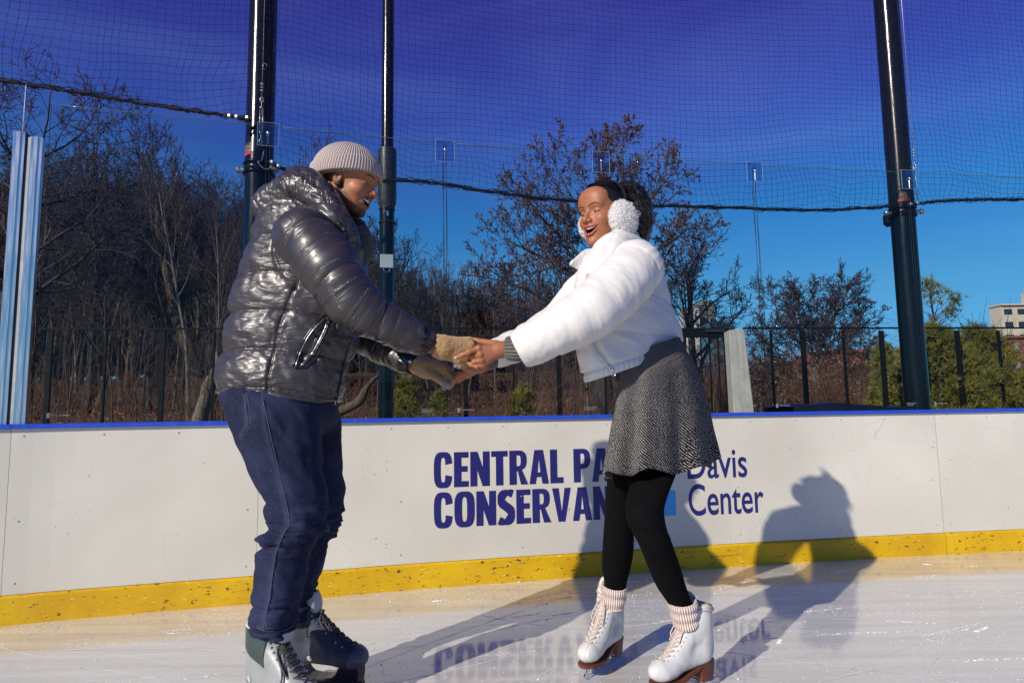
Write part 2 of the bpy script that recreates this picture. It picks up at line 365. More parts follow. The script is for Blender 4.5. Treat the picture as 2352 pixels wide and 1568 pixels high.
# backing frame of the wall (dark, seen over the rail from other places)
# ---- logo letters, drawn as outlines on the board
def poly_mesh(loops):
    cu = bpy.data.curves.new('tmp', 'CURVE'); cu.dimensions = '2D'; cu.fill_mode = 'BOTH'
    for lp in loops:
        sp = cu.splines.new('POLY'); sp.points.add(len(lp)-1)
        for q, (x, y) in zip(sp.points, lp): q.co = (x, y, 0, 1)
        sp.use_cyclic_u = True
    return curve_mesh(cu)
def curve_mesh(cu):
    o = bpy.data.objects.new('tmp', cu); COL.objects.link(o); dg = bpy.context.evaluated_depsgraph_get(); dg.update()
    me = o.evaluated_get(dg).to_mesh(); V = np.array([v.co[:] for v in me.vertices]).reshape(-1, 3); Fc = [np.array([list(p.vertices)]) for p in me.polygons]
    o.evaluated_get(dg).to_mesh_clear(); bpy.data.objects.remove(o); return V, Fc
def stroke(path, w):
    """outline polygon of a thick path; w = (width at vertical runs, width at horizontal runs)"""
    p = np.array(path, float); d = np.gradient(p, axis=0); d /= np.linalg.norm(d, axis=1, keepdims=True); nx = np.stack([-d[:, 1], d[:, 0]], -1)
    ww = np.abs(d[:, 1])*w[0]+np.abs(d[:, 0])*w[1]; ww = ww[:, None]/2
    return np.vstack([p+nx*ww, (p-nx*ww)[::-1]])
def sup(cx, cy, rx, ry, a0, a1, n=26, e=.62):
    a = np.radians(np.linspace(a0, a1, n)); c, s = np.cos(a), np.sin(a)
    return np.stack([cx+rx*np.sign(c)*np.abs(c)**e, cy+ry*np.sign(s)*np.abs(s)**e], -1)
def heavy(ch):
    S, H, X = .215, .165, .56     # stem, bar, width (cap height 1)
    if ch in 'CO':
        X = .57 if ch == 'O' else .52; outer = sup(X/2, .5, X/2, .515, 0, 360, 60)[:-1]; inner = sup(X/2, .5, X/2-S, .515-H, 0, 360, 60)[:-1]
        if ch == 'O': return [outer, inner[::-1]], X
        o = sup(X/2, .5, X/2, .515, 11, 349, 54, .62); i = sup(X/2, .5, X/2-S+.02, .515-H, 14, 346, 54, .62)
        return [np.vstack([o, i[::-1]])], X
    if ch == 'E': X = .42; return [[(0, 0), (X, 0), (X, H), (S, H), (S, .43), (X-.03, .43), (X-.03, .43+H), (S, .43+H), (S, 1-H), (X-.005, 1-H), (X-.005, 1), (0, 1)]], X
    if ch == 'N': X = .56; return [[(0, 0), (.20, 0), (.20, .46), (X-.21, 0), (X, 0), (X, 1), (X-.20, 1), (X-.20, .54), (.21, 1), (0, 1)]], X
    if ch == 'T': X = .48; return [[(X/2-S/2, 0), (X/2+S/2, 0), (X/2+S/2, 1-H), (X, 1-H), (X, 1), (0, 1), (0, 1-H), (X/2-S/2, 1-H)]], X
    if ch == 'L': X = .40; return [[(0, 0), (X, 0), (X, H+.01), (S, H+.01), (S, 1), (0, 1)]], X
    if ch == 'A': X = .58; return [[(0, 0), (.19, 0), (.225, .2), (X-.225, .2), (X-.19, 0), (X, 0), (X-.16, 1), (.16, 1)], [(.25, .34), (X/2, .74), (X-.25, .34)][::-1]], X
    if ch == 'V': X = .56; return [[(0, 1), (.18, 0), (X-.18, 0), (X, 1), (X-.19, 1), (X/2, .30), (.20, 1)]], X
    if ch == 'K': X = .57; return [[(0, 0), (S, 0), (S, .34), (.35, 0), (X+.02, 0), (.335, .52), (X, 1), (.34, 1), (S, .68), (S, 1), (0, 1)]], X
    if ch == 'Y': X = .56; return [[(X/2-S/2, 0), (X/2+S/2, 0), (X/2+S/2, .4), (X, 1), (X-.2, 1), (X/2, .62), (.2, 1), (0, 1), (X/2-S/2, .4)]], X
    if ch in 'PR':
        X = .52; b = sup(X-.24, .70, .24, .30, 90, -90, 22, .8); bi = sup(X-.24, .70, .055, .155, 90, -90, 14, .8)
        hole = np.vstack([[(S, .545), (S, .855)], bi])
        if ch == 'P': X = .52; return [np.vstack([[(0, 0), (0, 1)], b, [(S, .40), (S, 0)]]), hole], X
        b = sup(X-.24, .71, .235, .29, 90, -72, 22, .8)
        return [np.vstack([[(0, 0), (0, 1)], b, [(X+.03, 0), (X-.185, 0), (.245, .39), (S, .39), (S, 0)]]), hole], X+.02
    if ch == 'S':
        X = .49; pth = catmull([(X-.055, .885), (.30, .925), (.16, .88), (.10, .74), (.15, .60), (.27, .50), (.37, .39), (.385, .24), (.31, .11), (.17, .075), (.03, .125)], 5)
        return [stroke(pth, (.195, .165))], X
    return [], .22
NAVY = simple('navy_print', (.020, .016, .14), .3, var=.06)
t = NT('sky_blue_print'); t.set(Base_Color=t.ramp(t.noise(t.coord(), 3, 2), [(.3, (.05, .35, .72)), (.7, (.07, .40, .78))]), Roughness=.3); SKYB = t.m
def on_board(V, s0, z0, h, wx, off, parent, name, mat, Fc):
    """lay flat glyph mesh (unit: cap height) on the curved board face"""
    s = s0+V[:, 0]*h*wx; p = bpos(s, off); z = z0+V[:, 1]*h
    m = MB(); m.add(np.c_[p, z], Fc); return m.build(name, mat, parent)
BD = boards[3]
def line(txt, q0, qtop, qbot, q1, name, wfac=None):
    s0 = s_at_q(q0, (qtop[0]+qbot[0])/2, 0); s1 = s_at_q(q1, (qtop[1]+qbot[1])/2, 0)
    z1a = z_at_q(q0, qtop[0]); z0a = z_at_q(q0, qbot[0]); z1b = z_at_q(q1, qtop[1]); z0b = z_at_q(q1, qbot[1])
    z0 = (z0a+z0b)/2; h = ((z1a+z1b)-(z0a+z0b))/2
    glyphs = []; x = 0
    for ch in txt:
        lp, wd = heavy(ch)
        if lp: glyphs.append((ch, lp, x, wd))
        x += wd+.045
    return s0, s1, z0, h, glyphs, x-.045
print('logo z', [round(z_at_q(*q), 3) for q in ((1000, 1038), (1000, 1115), (1380, 1030), (1380, 1108), (1000, 1133), (1000, 1207), (1380, 1118), (1380, 1195), (1720, 1040), (1720, 1095), (1750, 1120), (1750, 1175), (1550, 1183))], [round(s_at_q(q, 1100, 0), 3) for q in (995, 1393, 995, 1393, 1551, 1578, 1718, 1751)])
def heavy_line(txt, ref, q0, q1, z0, h):
    s0, s1 = s_at_q(q0, 1100, 0), s_at_q(q1, 1100, 0)
    # advance so that the visible part of the text (ref) spans q0..q1
    def adv(tx): return sum(heavy(c)[1]+.045 for c in tx)-.045
    k = (s1-s0)/(adv(ref)*h); x = 0; m = MB()
    for ch in txt:
        lp, wd = heavy(ch)
        if lp:
            V, Fc = poly_mesh(lp); V = V.copy(); V[:, 0] += x
            V[:, 0] = np.where(V[:, 0] > adv(ref), adv(ref)+(V[:, 0]-adv(ref))*.62, V[:, 0])
            p = bpos(s0+V[:, 0]*h*k, -.0012); m.add(np.c_[p, z0+V[:, 1]*h], Fc)
        x += wd+.045
    return m.build('lettering', NAVY, BD)
zz = z_at_q
heavy_line('CENTRAL PARK', 'CENTRAL PA', 995, 1402, (zz(1000, 1116)+zz(1380, 1109))/2, (zz(1000, 1037)+zz(1380, 1031)-zz(1000, 1116)-zz(1380, 1109))/2)
heavy_line('CONSERVANCY', 'CONSERVAN', 995, 1402, (zz(1000, 1208)+zz(1380, 1197))/2, (zz(1000, 1129)+zz(1380, 1119)-zz(1000, 1208)-zz(1380, 1197))/2)
m = MB(); sA, sB = s_at_q(1497, 1100, 0), s_at_q(1551, 1100, 0); bandmesh(m, sA, sB, [zz(1550, 1183), zz(1550, 1183)+(sB-sA)], [-.0012, -.0012], 10); m.build('logo_square', SKYB, BD)
# a plain white leaf-like flourish inside the square (mostly hidden by the skater)
def font_line(txt, q0, q1, z0, cap, bold=.012):
    cu = bpy.data.curves.new('tmp', 'FONT'); cu.body = txt; cu.size = 1; cu.offset = bold; V, Fc = curve_mesh(cu)
    x0, x1 = V[:, 0].min(), V[:, 0].max(); capu = .73 if 'C' in txt else .73
    s0, s1 = s_at_q(q0, 1100, 0), s_at_q(q1, 1100, 0); k = cap/capu
    p = bpos(s0+(V[:, 0]-x0)/(x1-x0)*(s1-s0), -.0012); m = MB(); m.add(np.c_[p, z0+V[:, 1]*k], Fc); return m.build('lettering', NAVY, BD)
font_line('Davis', 1578, 1718, zz(1700, 1094), (zz(1590, 1037)-zz(1590, 1102))*1.10, .010)
font_line('Center', 1578, 1751, zz(1730, 1176), (zz(1590, 1112)-zz(1590, 1181))*1.08, .010)

# long curved skate scratches cut in the ice, with shaved snow along them
rng = np.random.default_rng(12)
mb = MB()
for i in range(190):
    c = np.array([rng.uniform(-3.2, 4.2), rng.uniform(1.9, 4.2)]); a0 = rng.normal(.12, .45)+(PI if rng.random() < .5 else 0); cv = rng.normal(0, .55); L = rng.uniform(.15, 1.7)**1.0; n = 26
    u = np.linspace(-L/2, L/2, n); a = a0+cv*u; d = np.stack([np.cos(a), np.sin(a)], -1); p = c+np.cumsum(d, 0)*(L/n); p -= p[n//2]-c
    yb = np.interp(p[:, 0], BP[:, 0], BP[:, 1]); 
    if (p[:, 1] > yb-.03).any(): continue
    w = rng.uniform(.0006, .0016)*(1+.5*rng.normal(0, 1, n)); w = np.abs(w)*np.sin(np.linspace(.05, PI-.05, n))**.5; nx = np.stack([-d[:, 1], d[:, 0]], -1)
    v = np.stack([np.c_[p-nx*w[:, None], np.full(n, .0012)], np.c_[p+nx*w[:, None], np.full(n, .0012)]], 1).reshape(-1, 3); mb.add(v, [grid(None, n, 2)[:, ::-1]])
    if rng.random() < .4:
        k0 = rng.integers(0, n-8); k1 = k0+rng.integers(3, 8)
        for _ in range(rng.integers(15, 60)):
            q = p[k0]+(p[k1]-p[k0])*rng.random()+rng.normal(0, .004, 2); r = rng.uniform(.0008, .003); mb.add(octv*r*rng.uniform(.6, 1.3, (6, 1))*np.array([1.6, 1, .8])+np.array([q[0], q[1], r*.2]), [octf])
tag(mb.build('skate_scratches', SNOW), 'pale curved skate scratches cut into the ice', 'scratches', kind='stuff')
# ================================================================== POLES, GLASS, NETS
t = NT('painted_pole'); co = t.coord(); n = t.noise(t.coord(scale=(1, 1, .15)), 30, 4)
t.set(Base_Color=t.ramp(n, [(.3, (.0025, .004, .008)), (.7, (.004, .0065, .012))]), Roughness=t.ramp(n, [(.3, (.2,)*3), (.7, (.3,)*3)])); t.b.inputs['Specular IOR Level'].default_value = .3; t.b.inputs['Coat Weight'].default_value = .12; t.b.inputs['Coat Roughness'].default_value = .12; t.bump(t.noise(co, 9, 2), .05, .01)
POLE = t.m
t = NT('black_sleeve'); n = t.noise(t.coord(), 40, 4); t.set(Base_Color=t.ramp(n, [(.3, (.004, .004, .005)), (.7, (.008, .008, .009))]), Roughness=.16); t.bump(t.noise(t.coord(), 14, 3), .05, .01)
BLACKP = t.m
GALV = simple('galvanised_steel', (.42, .43, .43), .38, .9, var=.3, scale=60)
STICKW = simple('sticker_white', (.6, .62, .62), .5, var=.1)
STICKO = simple('sticker_orange', (.75, .19, .03), .45)
STICKR = simple('sticker_red', (.5, .03, .02), .45)
STICKB = simple('sticker_black', (.02, .02, .02), .45)
ALU = NT('aluminium'); nn_ = ALU.noise(ALU.coord(scale=(6, 6, .4)), 12, 4); ALU.set(Base_Color=ALU.ramp(nn_, [(.3, (.60, .61, .62)), (.7, (.68, .69, .70))]), Metallic=1.0, Roughness=ALU.ramp(nn_, [(.3, (.24,)*3), (.7, (.42,)*3)])); ALU.bump(nn_, .03, .001); ALU = ALU.m
ROPE = simple('black_rope', (.008, .008, .01), .7, var=.3, scale=80, bump=.6)
TW = NT('net_twine'); TW.set(Base_Color=TW.ramp(TW.noise(TW.coord(), 50, 2), [(.3, (.006, .006, .010)), (.7, (.014, .014, .02))]), Roughness=.6); TW = TW.m
def glassmat(name, tint, gl=.06, rough=.0):
    t = NT(name); tr = t.n.new('ShaderNodeBsdfTransparent'); tr.inputs[0].default_value = (*tint, 1); g = t.n.new('ShaderNodeBsdfGlossy'); g.inputs['Roughness'].default_value = rough
    fr = t.n.new('ShaderNodeFresnel'); fr.inputs[0].default_value = 1.45; mx = t.n.new('ShaderNodeMixShader'); sm = t.math('ADD', t.math('MULTIPLY', fr.outputs[0], .45), gl*t_smudge if False else gl)
    t.l.new(sm, mx.inputs[0]); t.l.new(tr.outputs[0], mx.inputs[1]); t.l.new(g.outputs[0], mx.inputs[2]); t.l.new(mx.outputs[0], t.out.inputs[0]); return t.m
GLASS = glassmat('rink_glass', (.90, .93, .93), .0)
GLEDGE = simple('glass_edge', (.10, .16, .10), .15, var=.3)
ETCH = simple('etched_mark', (.20, .21, .22), .6)
SIDEE = simple('glass_side_edge', (.015, .022, .03), .6, spec=.2)
PLEX = glassmat('clear_plastic', (.80, .85, .92), .05, .05)
def frame_at(s, off):
    p = bpos(s, off); q = bpos(s+.05, off); tdir = np.r_[q-p, 0]; tdir /= np.linalg.norm(tdir); ndir = np.array([-tdir[1], tdir[0], 0]); return np.r_[p, 0], tdir, ndir
def pole(qx_low, qx_hi, w_low, w_hi, off, label, zt=6.6):
    """round post set behind the board; its foot under the rail, the clamp at clampz"""
    pass
def on_line(qx, qy, off): s = s_at_q(qx, qy, 0, off); return s
def cylpatch(c, rad, z0, z1, a0, a1, n=10):
    a = np.linspace(a0, a1, n); v = np.concatenate([np.c_[c[0]+rad*np.cos(a), c[1]+rad*np.sin(a), np.full(n, z)] for z in (z0, z1)]).reshape(2, n, 3); return v.reshape(-1, 3), [grid(None, 2, n)]
def sticker(r, c, rad, z, ang, w, h, tname='sticker'):
    for k, (za, zb, mt, nm) in enumerate(((z+h*.62, z+h, STICKW, 'sticker'), (z, z+h*.62, STICKO, 'sticker'))):
        V, Fc = cylpatch(c, rad+.0015, za, zb, ang, ang+w/rad); m = MB(); m.add(V, Fc); o = m.build(nm, mt, r)
        if k == 1:
            V, Fc = cylpatch(c, rad+.0025, za+h*.12, zb-h*.08, ang+w/rad*.15, ang+w/rad*.9); m = MB(); m.add(V, Fc); m.build('warning_panel', STICKB, o)
            V, Fc = cylpatch(c, rad+.0035, za+h*.05, za+h*.17, ang+w/rad*.05, ang+w/rad*.95); m = MB(); m.add(V, Fc); m.build('warning_band', STICKR, o)
            for q in range(4):
                V, Fc = cylpatch(c, rad+.0035, za+h*(.22+.07*q), za+h*(.235+.07*q), ang+w/rad*.22, ang+w/rad*(.8-.1*(q % 2))); m = MB(); m.add(V, Fc); m.build('text_line', STICKO if q % 2 else STICKW, o)
def ring(m, c, rad, z, tube=.008, n=32):
    a = np.linspace(0, 2*PI, n+1); m.tube(np.c_[c[0]+rad*np.cos(a), c[1]+rad*np.sin(a), np.full(n+1, z)], tube, 6)
def big_pole(qx, qy, Yoff, diam, clampz, label, stick_ang, tapered=0.0, top=7.2):
    s = s_at_q(qx, qy, 0, Yoff); c = bpos(s, Yoff); c = np.r_[c, 0]; rad = diam/2
    r = empty('net_pole', c, label, 'pole', 'tall dark poles that carry the safety net')
    m = MB(); m.lathe([(0, -.1), (rad, -.1), (rad, clampz-.02), (0, clampz-.02)], c, None, 40); m.build('lower_tube', POLE, r, True).data.set_sharp_from_angle(angle=.7)
    m = MB(); m.lathe([(0, clampz-.02), (rad+.004, clampz-.02), (rad+.004, clampz+.02)] + [(rad+.002-tapered*(z/top), clampz+z) for z in np.linspace(.05, top-clampz, 6)]+[(0, top)], c, None, 40); m.build('upper_tube', BLACKP, r, True).data.set_sharp_from_angle(angle=.7)
    m = MB(); ring(m, c, rad+.006, clampz, .007); ring(m, c, rad+.006, clampz-.055, .007); 
    m.lathe([(rad, clampz-.055), (rad+.007, clampz-.055), (rad+.007, clampz), (rad, clampz)], c, None, 40); cl = m.build('clamp_band', POLE, r, True)
    for a in (PI*1.02, -.3):
        m = MB(); d = np.array([math.cos(a), math.sin(a), 0]); m.lathe([(0, 0), (.014, 0), (.014, .03), (.02, .03), (.02, .042), (.012, .05), (0, .05)], c+d*(rad+.004)+np.array([0, 0, clampz-.028]), np.array([np.cross(d, [0, 0, 1]), [0, 0, 1], d]), 12); m.build('bolt', GALV, cl)
    sticker(r, c, rad, clampz+.03, stick_ang, .085, .15)
    return r, c, rad
# where the glass top and the rope sit
zg = z_at_q(1022, 328, .05); print('glass top', zg, z_at_q(650, 285, .05), z_at_q(2040, 375, .05), 'posts', z_at_q(45, 305, .05), z_at_q(85, 318, .05))
GT = zg
sP = s_at_q(606, 440, 0, .22)
cz1 = z_at_q(597, 366, .14)
P1, c1, r1 = big_pole(594, 470, .24, .155, cz1, 'thick dark pole behind the hooded man, with orange sticker and steel turnbuckle', -2.75)
cz2 = z_at_q(2065, 470, .12)
P2, c2, r2 = big_pole(2070, 470, .22, .160, cz2, 'thick dark pole at right between evergreen and spreading bare tree', -2.45)
# the thinner pole just left of centre
s = s_at_q(889, 600, 0, .45); c = np.r_[bpos(s, .45), 0]
zA, zB = z_at_q(893, 345, .45), z_at_q(893, 468, .45)
P3 = empty('light_pole', c, 'thin dark two-stage pole with a white square plate, right of the beanie', 'pole')
rl = .047
m = MB(); m.lathe([(0, -.1), (rl, -.1), (rl, zB), (0, zB)], c, None, 32); m.build('lower_tube', POLE, P3, True).data.set_sharp_from_angle(angle=.7)
m = MB(); m.lathe([(rl, zB-.03), (rl+.012, zB+.01), (rl+.012, zA), (rl-.008, zA+.002)], c, None, 32); m.build('coupling', DARKM, P3, True).data.set_sharp_from_angle(angle=.7)
m = MB(); m.lathe([(0, zA), (rl-.008, zA), (rl-.011, 7), (0, 7)], c, None, 32); m.build('upper_tube', BLACKP, P3, True).data.set_sharp_from_angle(angle=.7)
m = MB(); ring(m, c, rl+.002, z_at_q(893, 512, .45), .006); ring(m, c, rl+.002, z_at_q(893, 482, .45), .004); m.build('collar', DARKM, P3, True)
zp = z_at_q(892, 600, .40); toC = -np.array([c[0], c[1], 0]); toC /= np.linalg.norm(toC)
m = MB(); m.box(c+toC*(rl+.006)+np.array([0, 0, zp]), (.082, .006, .086), np.array([np.cross([0, 0, 1], toC), toC, [0, 0, 1]]), .002); m.build('plate', simple('pale_plate', (.50, .58, .56), .5, var=.05), P3)
m = MB(); m.box(c+toC*(rl+.004)+np.array([.004, 0, z_at_q(892, 490, .40)]), (.016, .012, .035), np.array([np.cross([0, 0, 1], toC), toC, [0, 0, 1]]), .002); m.build('latch', STEEL, P3)
m = MB(); a = np.linspace(PI*.95, 2*PI*1.03, 12); pc = c+toC*(rl+.012)+np.array([0, 0, zp-.05]); xx = np.cross([0, 0, 1], toC); m.tube(np.array([pc+xx*.02*math.cos(q)+np.array([0, 0, .022*math.sin(q)]) for q in a]), .0025, 6); m.build('hook', STEEL, P3, True)
# ---- rink glass panes between joints
jq = [(92, 600), (612, 520), (1022, 600), (1385, 600), (1742, 600), (2098, 600)]
js = [s_at_q(x, y, 0, .05) for x, y in jq]
js += [js[-1]+(js[-1]-js[-2])*1.0, js[-1]+(js[-1]-js[-2])*2.0]
gl = ['glass pane above the board between the aluminium posts and the left thick pole', 'glass pane above the board behind the man and the thin pole', 'glass pane above the board behind the joined hands',
      'glass pane above the board behind the woman in the white jacket', 'glass pane above the board in front of the spreading bare tree', 'glass pane above the board at far right in front of the evergreen', 'glass pane beyond the right edge of the picture']
def pane(a, b, z0, z1, label):
    n = max(3, int((b-a)/.15)); c = bpos((a+b)/2, .05)
    r = empty('rink_shield', (c[0], c[1], z0), label, 'glass shield', 'clear glass shields standing on the boards')
    m = MB(); bandmesh(m, a, b, [z0, z1], [.05, .05], n); m.build('pane', GLASS, r, True)
    m = MB(); s_ = np.linspace(a, b, n); m.tube(np.c_[bpos(s_, .05), np.full(n, z1)], .0022, 4); 
    m.build('top_edge', GLEDGE, r, True)
    for s_ in (a, b): m = MB(); p = bpos(s_, .05); m.tube([np.r_[p, z0], np.r_[p, z1]], .0018, 4); m.build('side_edge', SIDEE, r, True)
    # small etched safety mark low in the corner
    if b-a > .8:
        m = MB()
        for k in range(3): bandmesh(m, b-.13, b-.06-.01*k, [z0+.045-.008*k, z0+.042-.008*k], [.0485, .0485], 3)
        bandmesh(m, a+.06, a+.075, [z0+.05, z0+.025], [.0485, .0485], 2); bandmesh(m, a+.08, a+.16, [z0+.04, z0+.036], [.0485, .0485], 3)
        m.build('safety_mark', ETCH, r)
for i in range(len(js)-1): pane(js[i]+.008, js[i+1]-.008, BH+.024, GT, gl[i])
# small clear plates clamped over the joints, with their bolts and slim hanging rods
pq = [(617, 305, 'the left thick pole'), (1019, 360, 'open sky left of the woman'), (1386, 388, 'the top of the woman head'), (1727, 402, 'open sky right of the big budding tree'), (2068, 405, 'the right thick pole')]
for i, (x, y, wh) in enumerate(pq):
    s = js[i+1]; p, td, nd = frame_at(s, .05); z = GT-.055
    r = empty('joint_plate', p-nd*.01+np.array([0, 0, z]), 'small clear plate on the glass top before '+wh, 'plate', 'clear plastic plates at the glass joints')
    m = MB(); m.box(p-nd*.012+np.array([0, 0, z]), (.112, .004, .135), np.array([td, nd, [0, 0, 1]])); m.build('plate', PLEX, r)
    m = MB(); A = td*.056; B = np.array([0, 0, .0675]); q = p-nd*.014+np.array([0, 0, z])
    for a, b in ((A+B, A-B), (A+B, -A+B), (-A+B, -A-B), (-A-B, A-B)): m.tube([q+a, q+b], .0011, 4)
    m.build('bright_edge', simple('bright_edge', (.30, .38, .46), .3), r)
    m = MB(); m.lathe([(0, -.012), (.008, -.012), (.009, -.004), (.003, 0), (.003, .02), (0, .02)], q+np.array([0, 0, .005]), np.array([td, np.cross(nd, td), nd]), 10); m.build('bolt', STEEL, r, True)
    m = MB(); m.tube([q+np.array([0, 0, 0]), q+np.array([0, 0, -.06])], .0016, 5); m.build('pin', STEEL, r)
# ---- aluminium end posts at far left
SHW = simple('post_seal', (.45, .46, .45), .6)
for k, (qx, qy, lb) in enumerate(((42, 306, 'bright aluminium channel post at the far left edge'), (84, 318, 'bright aluminium channel post with a thin white seal, right one of the pair'))):
    s = s_at_q(qx-14, 640, 0, .05) if k == 0 else s_at_q(qx-18, 640, 0, .05); 
    z1 = z_at_q(qx, qy, .05); p, td, nd = frame_at(s, .05); ax = np.array([td, nd, [0, 0, 1]])
    r = empty('aluminium_post', p+np.array([0, 0, BH]), lb, 'post', 'pair of aluminium posts'); zc = (BH+.02+z1)/2; h = z1-BH-.02
    m = MB(); m.box(p-nd*.022+np.array([0, 0, zc]), (.050, .004, h), ax); m.box(p-nd*.001+td*.023+np.array([0, 0, zc]), (.004, .038, h), ax); m.box(p-nd*.001-td*.023+np.array([0, 0, zc]), (.004, .038, h), ax); m.box(p-nd*.026+np.array([0, 0, zc]), (.012, .005, h), ax); m.build('channel', ALU, r)
    m = MB(); m.box(p-nd*.004+(-td*.032 if k else td*.030)+np.array([0, 0, zc]), (.011, .03, h*.995), ax); m.build('seal', SHW if k else DARKM, r)
# net hanger on the left post
m = MB(); a = W(52, 305, 3.16); b = W(60, 196, 3.16); m.tube([a, b], .0028, 5); tag(m.build('net_hanger', simple('pale_cable', (.5, .5, .52), .4), None, True), 'thin pale hanger rising from the left aluminium post to the net rope', 'cable')
# ---- safety nets: square mesh twine, sagging between the poles, gathered on a thick rope
CELL = .040
def net(s0, s1, off, ztop, zfun, rope_pts, label, seed, sag=.10, off_low=0.0):
    """twine net from s0 to s1 along the board; zfun(s) = height of its lower edge"""
    c = bpos((s0+s1)/2, off); r = empty('safety_net', (c[0], c[1], float(np.mean([zfun(s0), zfun(s1)]))), label, 'net', 'black safety nets behind the rink')
    nu = int((s1-s0)/CELL)+1; su = np.linspace(s0, s1, nu); rows = int((ztop-min(zfun(su)))/CELL)+1
    zz_ = ztop-np.arange(rows)*CELL
    S, Z = np.meshgrid(su, zz_)
    u = (S-s0)/(s1-s0); zl = zfun(S)
    f = np.clip((ztop-Z)/(ztop-zl.min()), 0, 1.2)
    # cloth-like distortion, stronger low down
    N1 = fbm(np.stack([S*1.1, Z*.9, S*0+seed], -1), seed, 3); N2 = fbm(np.stack([S*1.3+9, Z*1.4, S*0], -1), seed+5, 3); N3 = fbm(np.stack([S*6, Z*6, S*0+3], -1), seed+8, 2)
    amp = .25+.75*f**2
    near = np.clip(1-(Z-zl)/.55, 0, 1)
    Z2 = Z-sag*(1-(2*u-1)**2)*(.35+.65*f)+.035*N1*amp*2+.006*N3*(1+2*near)
    S2 = S+.030*N2*amp*1.6+.006*vnoise(np.stack([S*9, Z*7, S*0], -1), seed+3)*(1+3*near)+.02*near*np.sin(S*9+Z*14)
    Z2 = np.maximum(Z2, zl+.0015*(S*0+1)-.02*near*(vnoise(np.stack([S*20, Z*20, S*0], -1), 3)))
    O = off+off_low*f+.03*N1
    P = bpos(S2.ravel(), 0).reshape(*S2.shape, 2); e = .1
    T = bpos((S2+e).ravel(), 0).reshape(*S2.shape, 2)-bpos((S2-e).ravel(), 0).reshape(*S2.shape, 2); T /= np.linalg.norm(T, axis=-1, keepdims=True)
    P = P+np.stack([-T[..., 1], T[..., 0]], -1)*O[..., None]
    V = np.concatenate([P, Z2[..., None]], -1)
    live = Z > zl-CELL*1.0
    m = MB(); segs = []; rads = []
    for j in range(rows):
        ok = live[j]; run = []
        for i in range(nu):
            if ok[i]: run.append(V[j, i])
            else:
                if len(run) > 1: segs.append(np.array(run))
                run = []
        if len(run) > 1: segs.append(np.array(run))
    for i in range(nu):
        k = int(live[:, i].sum()); 
        if k > 1: segs.append(V[:k, i])
    m.tubes(segs, [.00100]*len(segs), 3, False); m.build('mesh', TW, r)
    if rope_pts is not None:
        m = MB(); rp = catmull(rope_pts, 10); n = len(rp); rg = np.random.default_rng(seed)
        m.tube(rp, .0085, 8)
        for q in range(5):
            ph = rg.uniform(0, 6.28); fr = rg.uniform(14, 30); u_ = np.linspace(0, 1, n*3); b = np.stack([np.interp(u_, np.linspace(0, 1, n), rp[:, k_]) for k_ in range(3)], -1)
            w = .010*np.stack([np.cos(u_*fr*5+ph), np.sin(u_*fr*5+ph), np.sin(u_*fr*4.4+ph+1)], -1)+.010*fbm(np.stack([u_*60+q*9, u_*0, u_*0], -1), q, 2)[:, None]*np.array([0, 0, 1]); m.tube(b+w, .0022, 4)
        m.build('rope', ROPE, r, True)
    return r
def qpts(lst, off): return [np.r_[bpos(s_at_q(x, y, 0, off), off), z_at_q(x, y, off)] for x, y in lst]
NOFF = .13
ra = qpts([(-300, 120), (-120, 160), (0, 184), (150, 209), (300, 234), (420, 252), (520, 266), (575, 276)], NOFF)
rb = qpts([(622, 378), (690, 402), (760, 412), (900, 415), (980, 418), (1060, 430), (1200, 450), (1350, 464), (1500, 472), (1650, 476), (1780, 481), (1900, 482), (2000, 477), (2060, 472)], NOFF)
rc_ = qpts([(2085, 472), (2150, 463), (2250, 459), (2352, 458), (2500, 455), (2700, 440), (3200, 430)], NOFF)
def zf(rp):
    rp = np.array(rp); ss_ = []
    for p in rp: ss_.append(float(BL[np.argmin(np.hypot(BP[:, 0]-p[0], BP[:, 1]-p[1]))]))
    ss_ = np.array(ss_); zz2 = rp[:, 2]; return lambda s: np.interp(s, ss_, zz2)
sp1 = s_at_q(606, 300, 0, NOFF); sp2 = s_at_q(2050, 300, 0, NOFF)
net(s_at_q(-280, 300, 0, NOFF), sp1, NOFF, 4.9, zf(ra), ra, 'black mesh net with rope edge left of the thick pole behind the man', 3, .06)
net(sp1, sp2, NOFF, 5.0, zf(rb), rb, 'wide black mesh net sagging between the two thick poles', 11, .13)
net(sp2, min(sp2+4.4, BL[-1]-.3), NOFF, 5.0, zf(rc_), rc_, 'black mesh net right of the right thick pole', 23, .07)
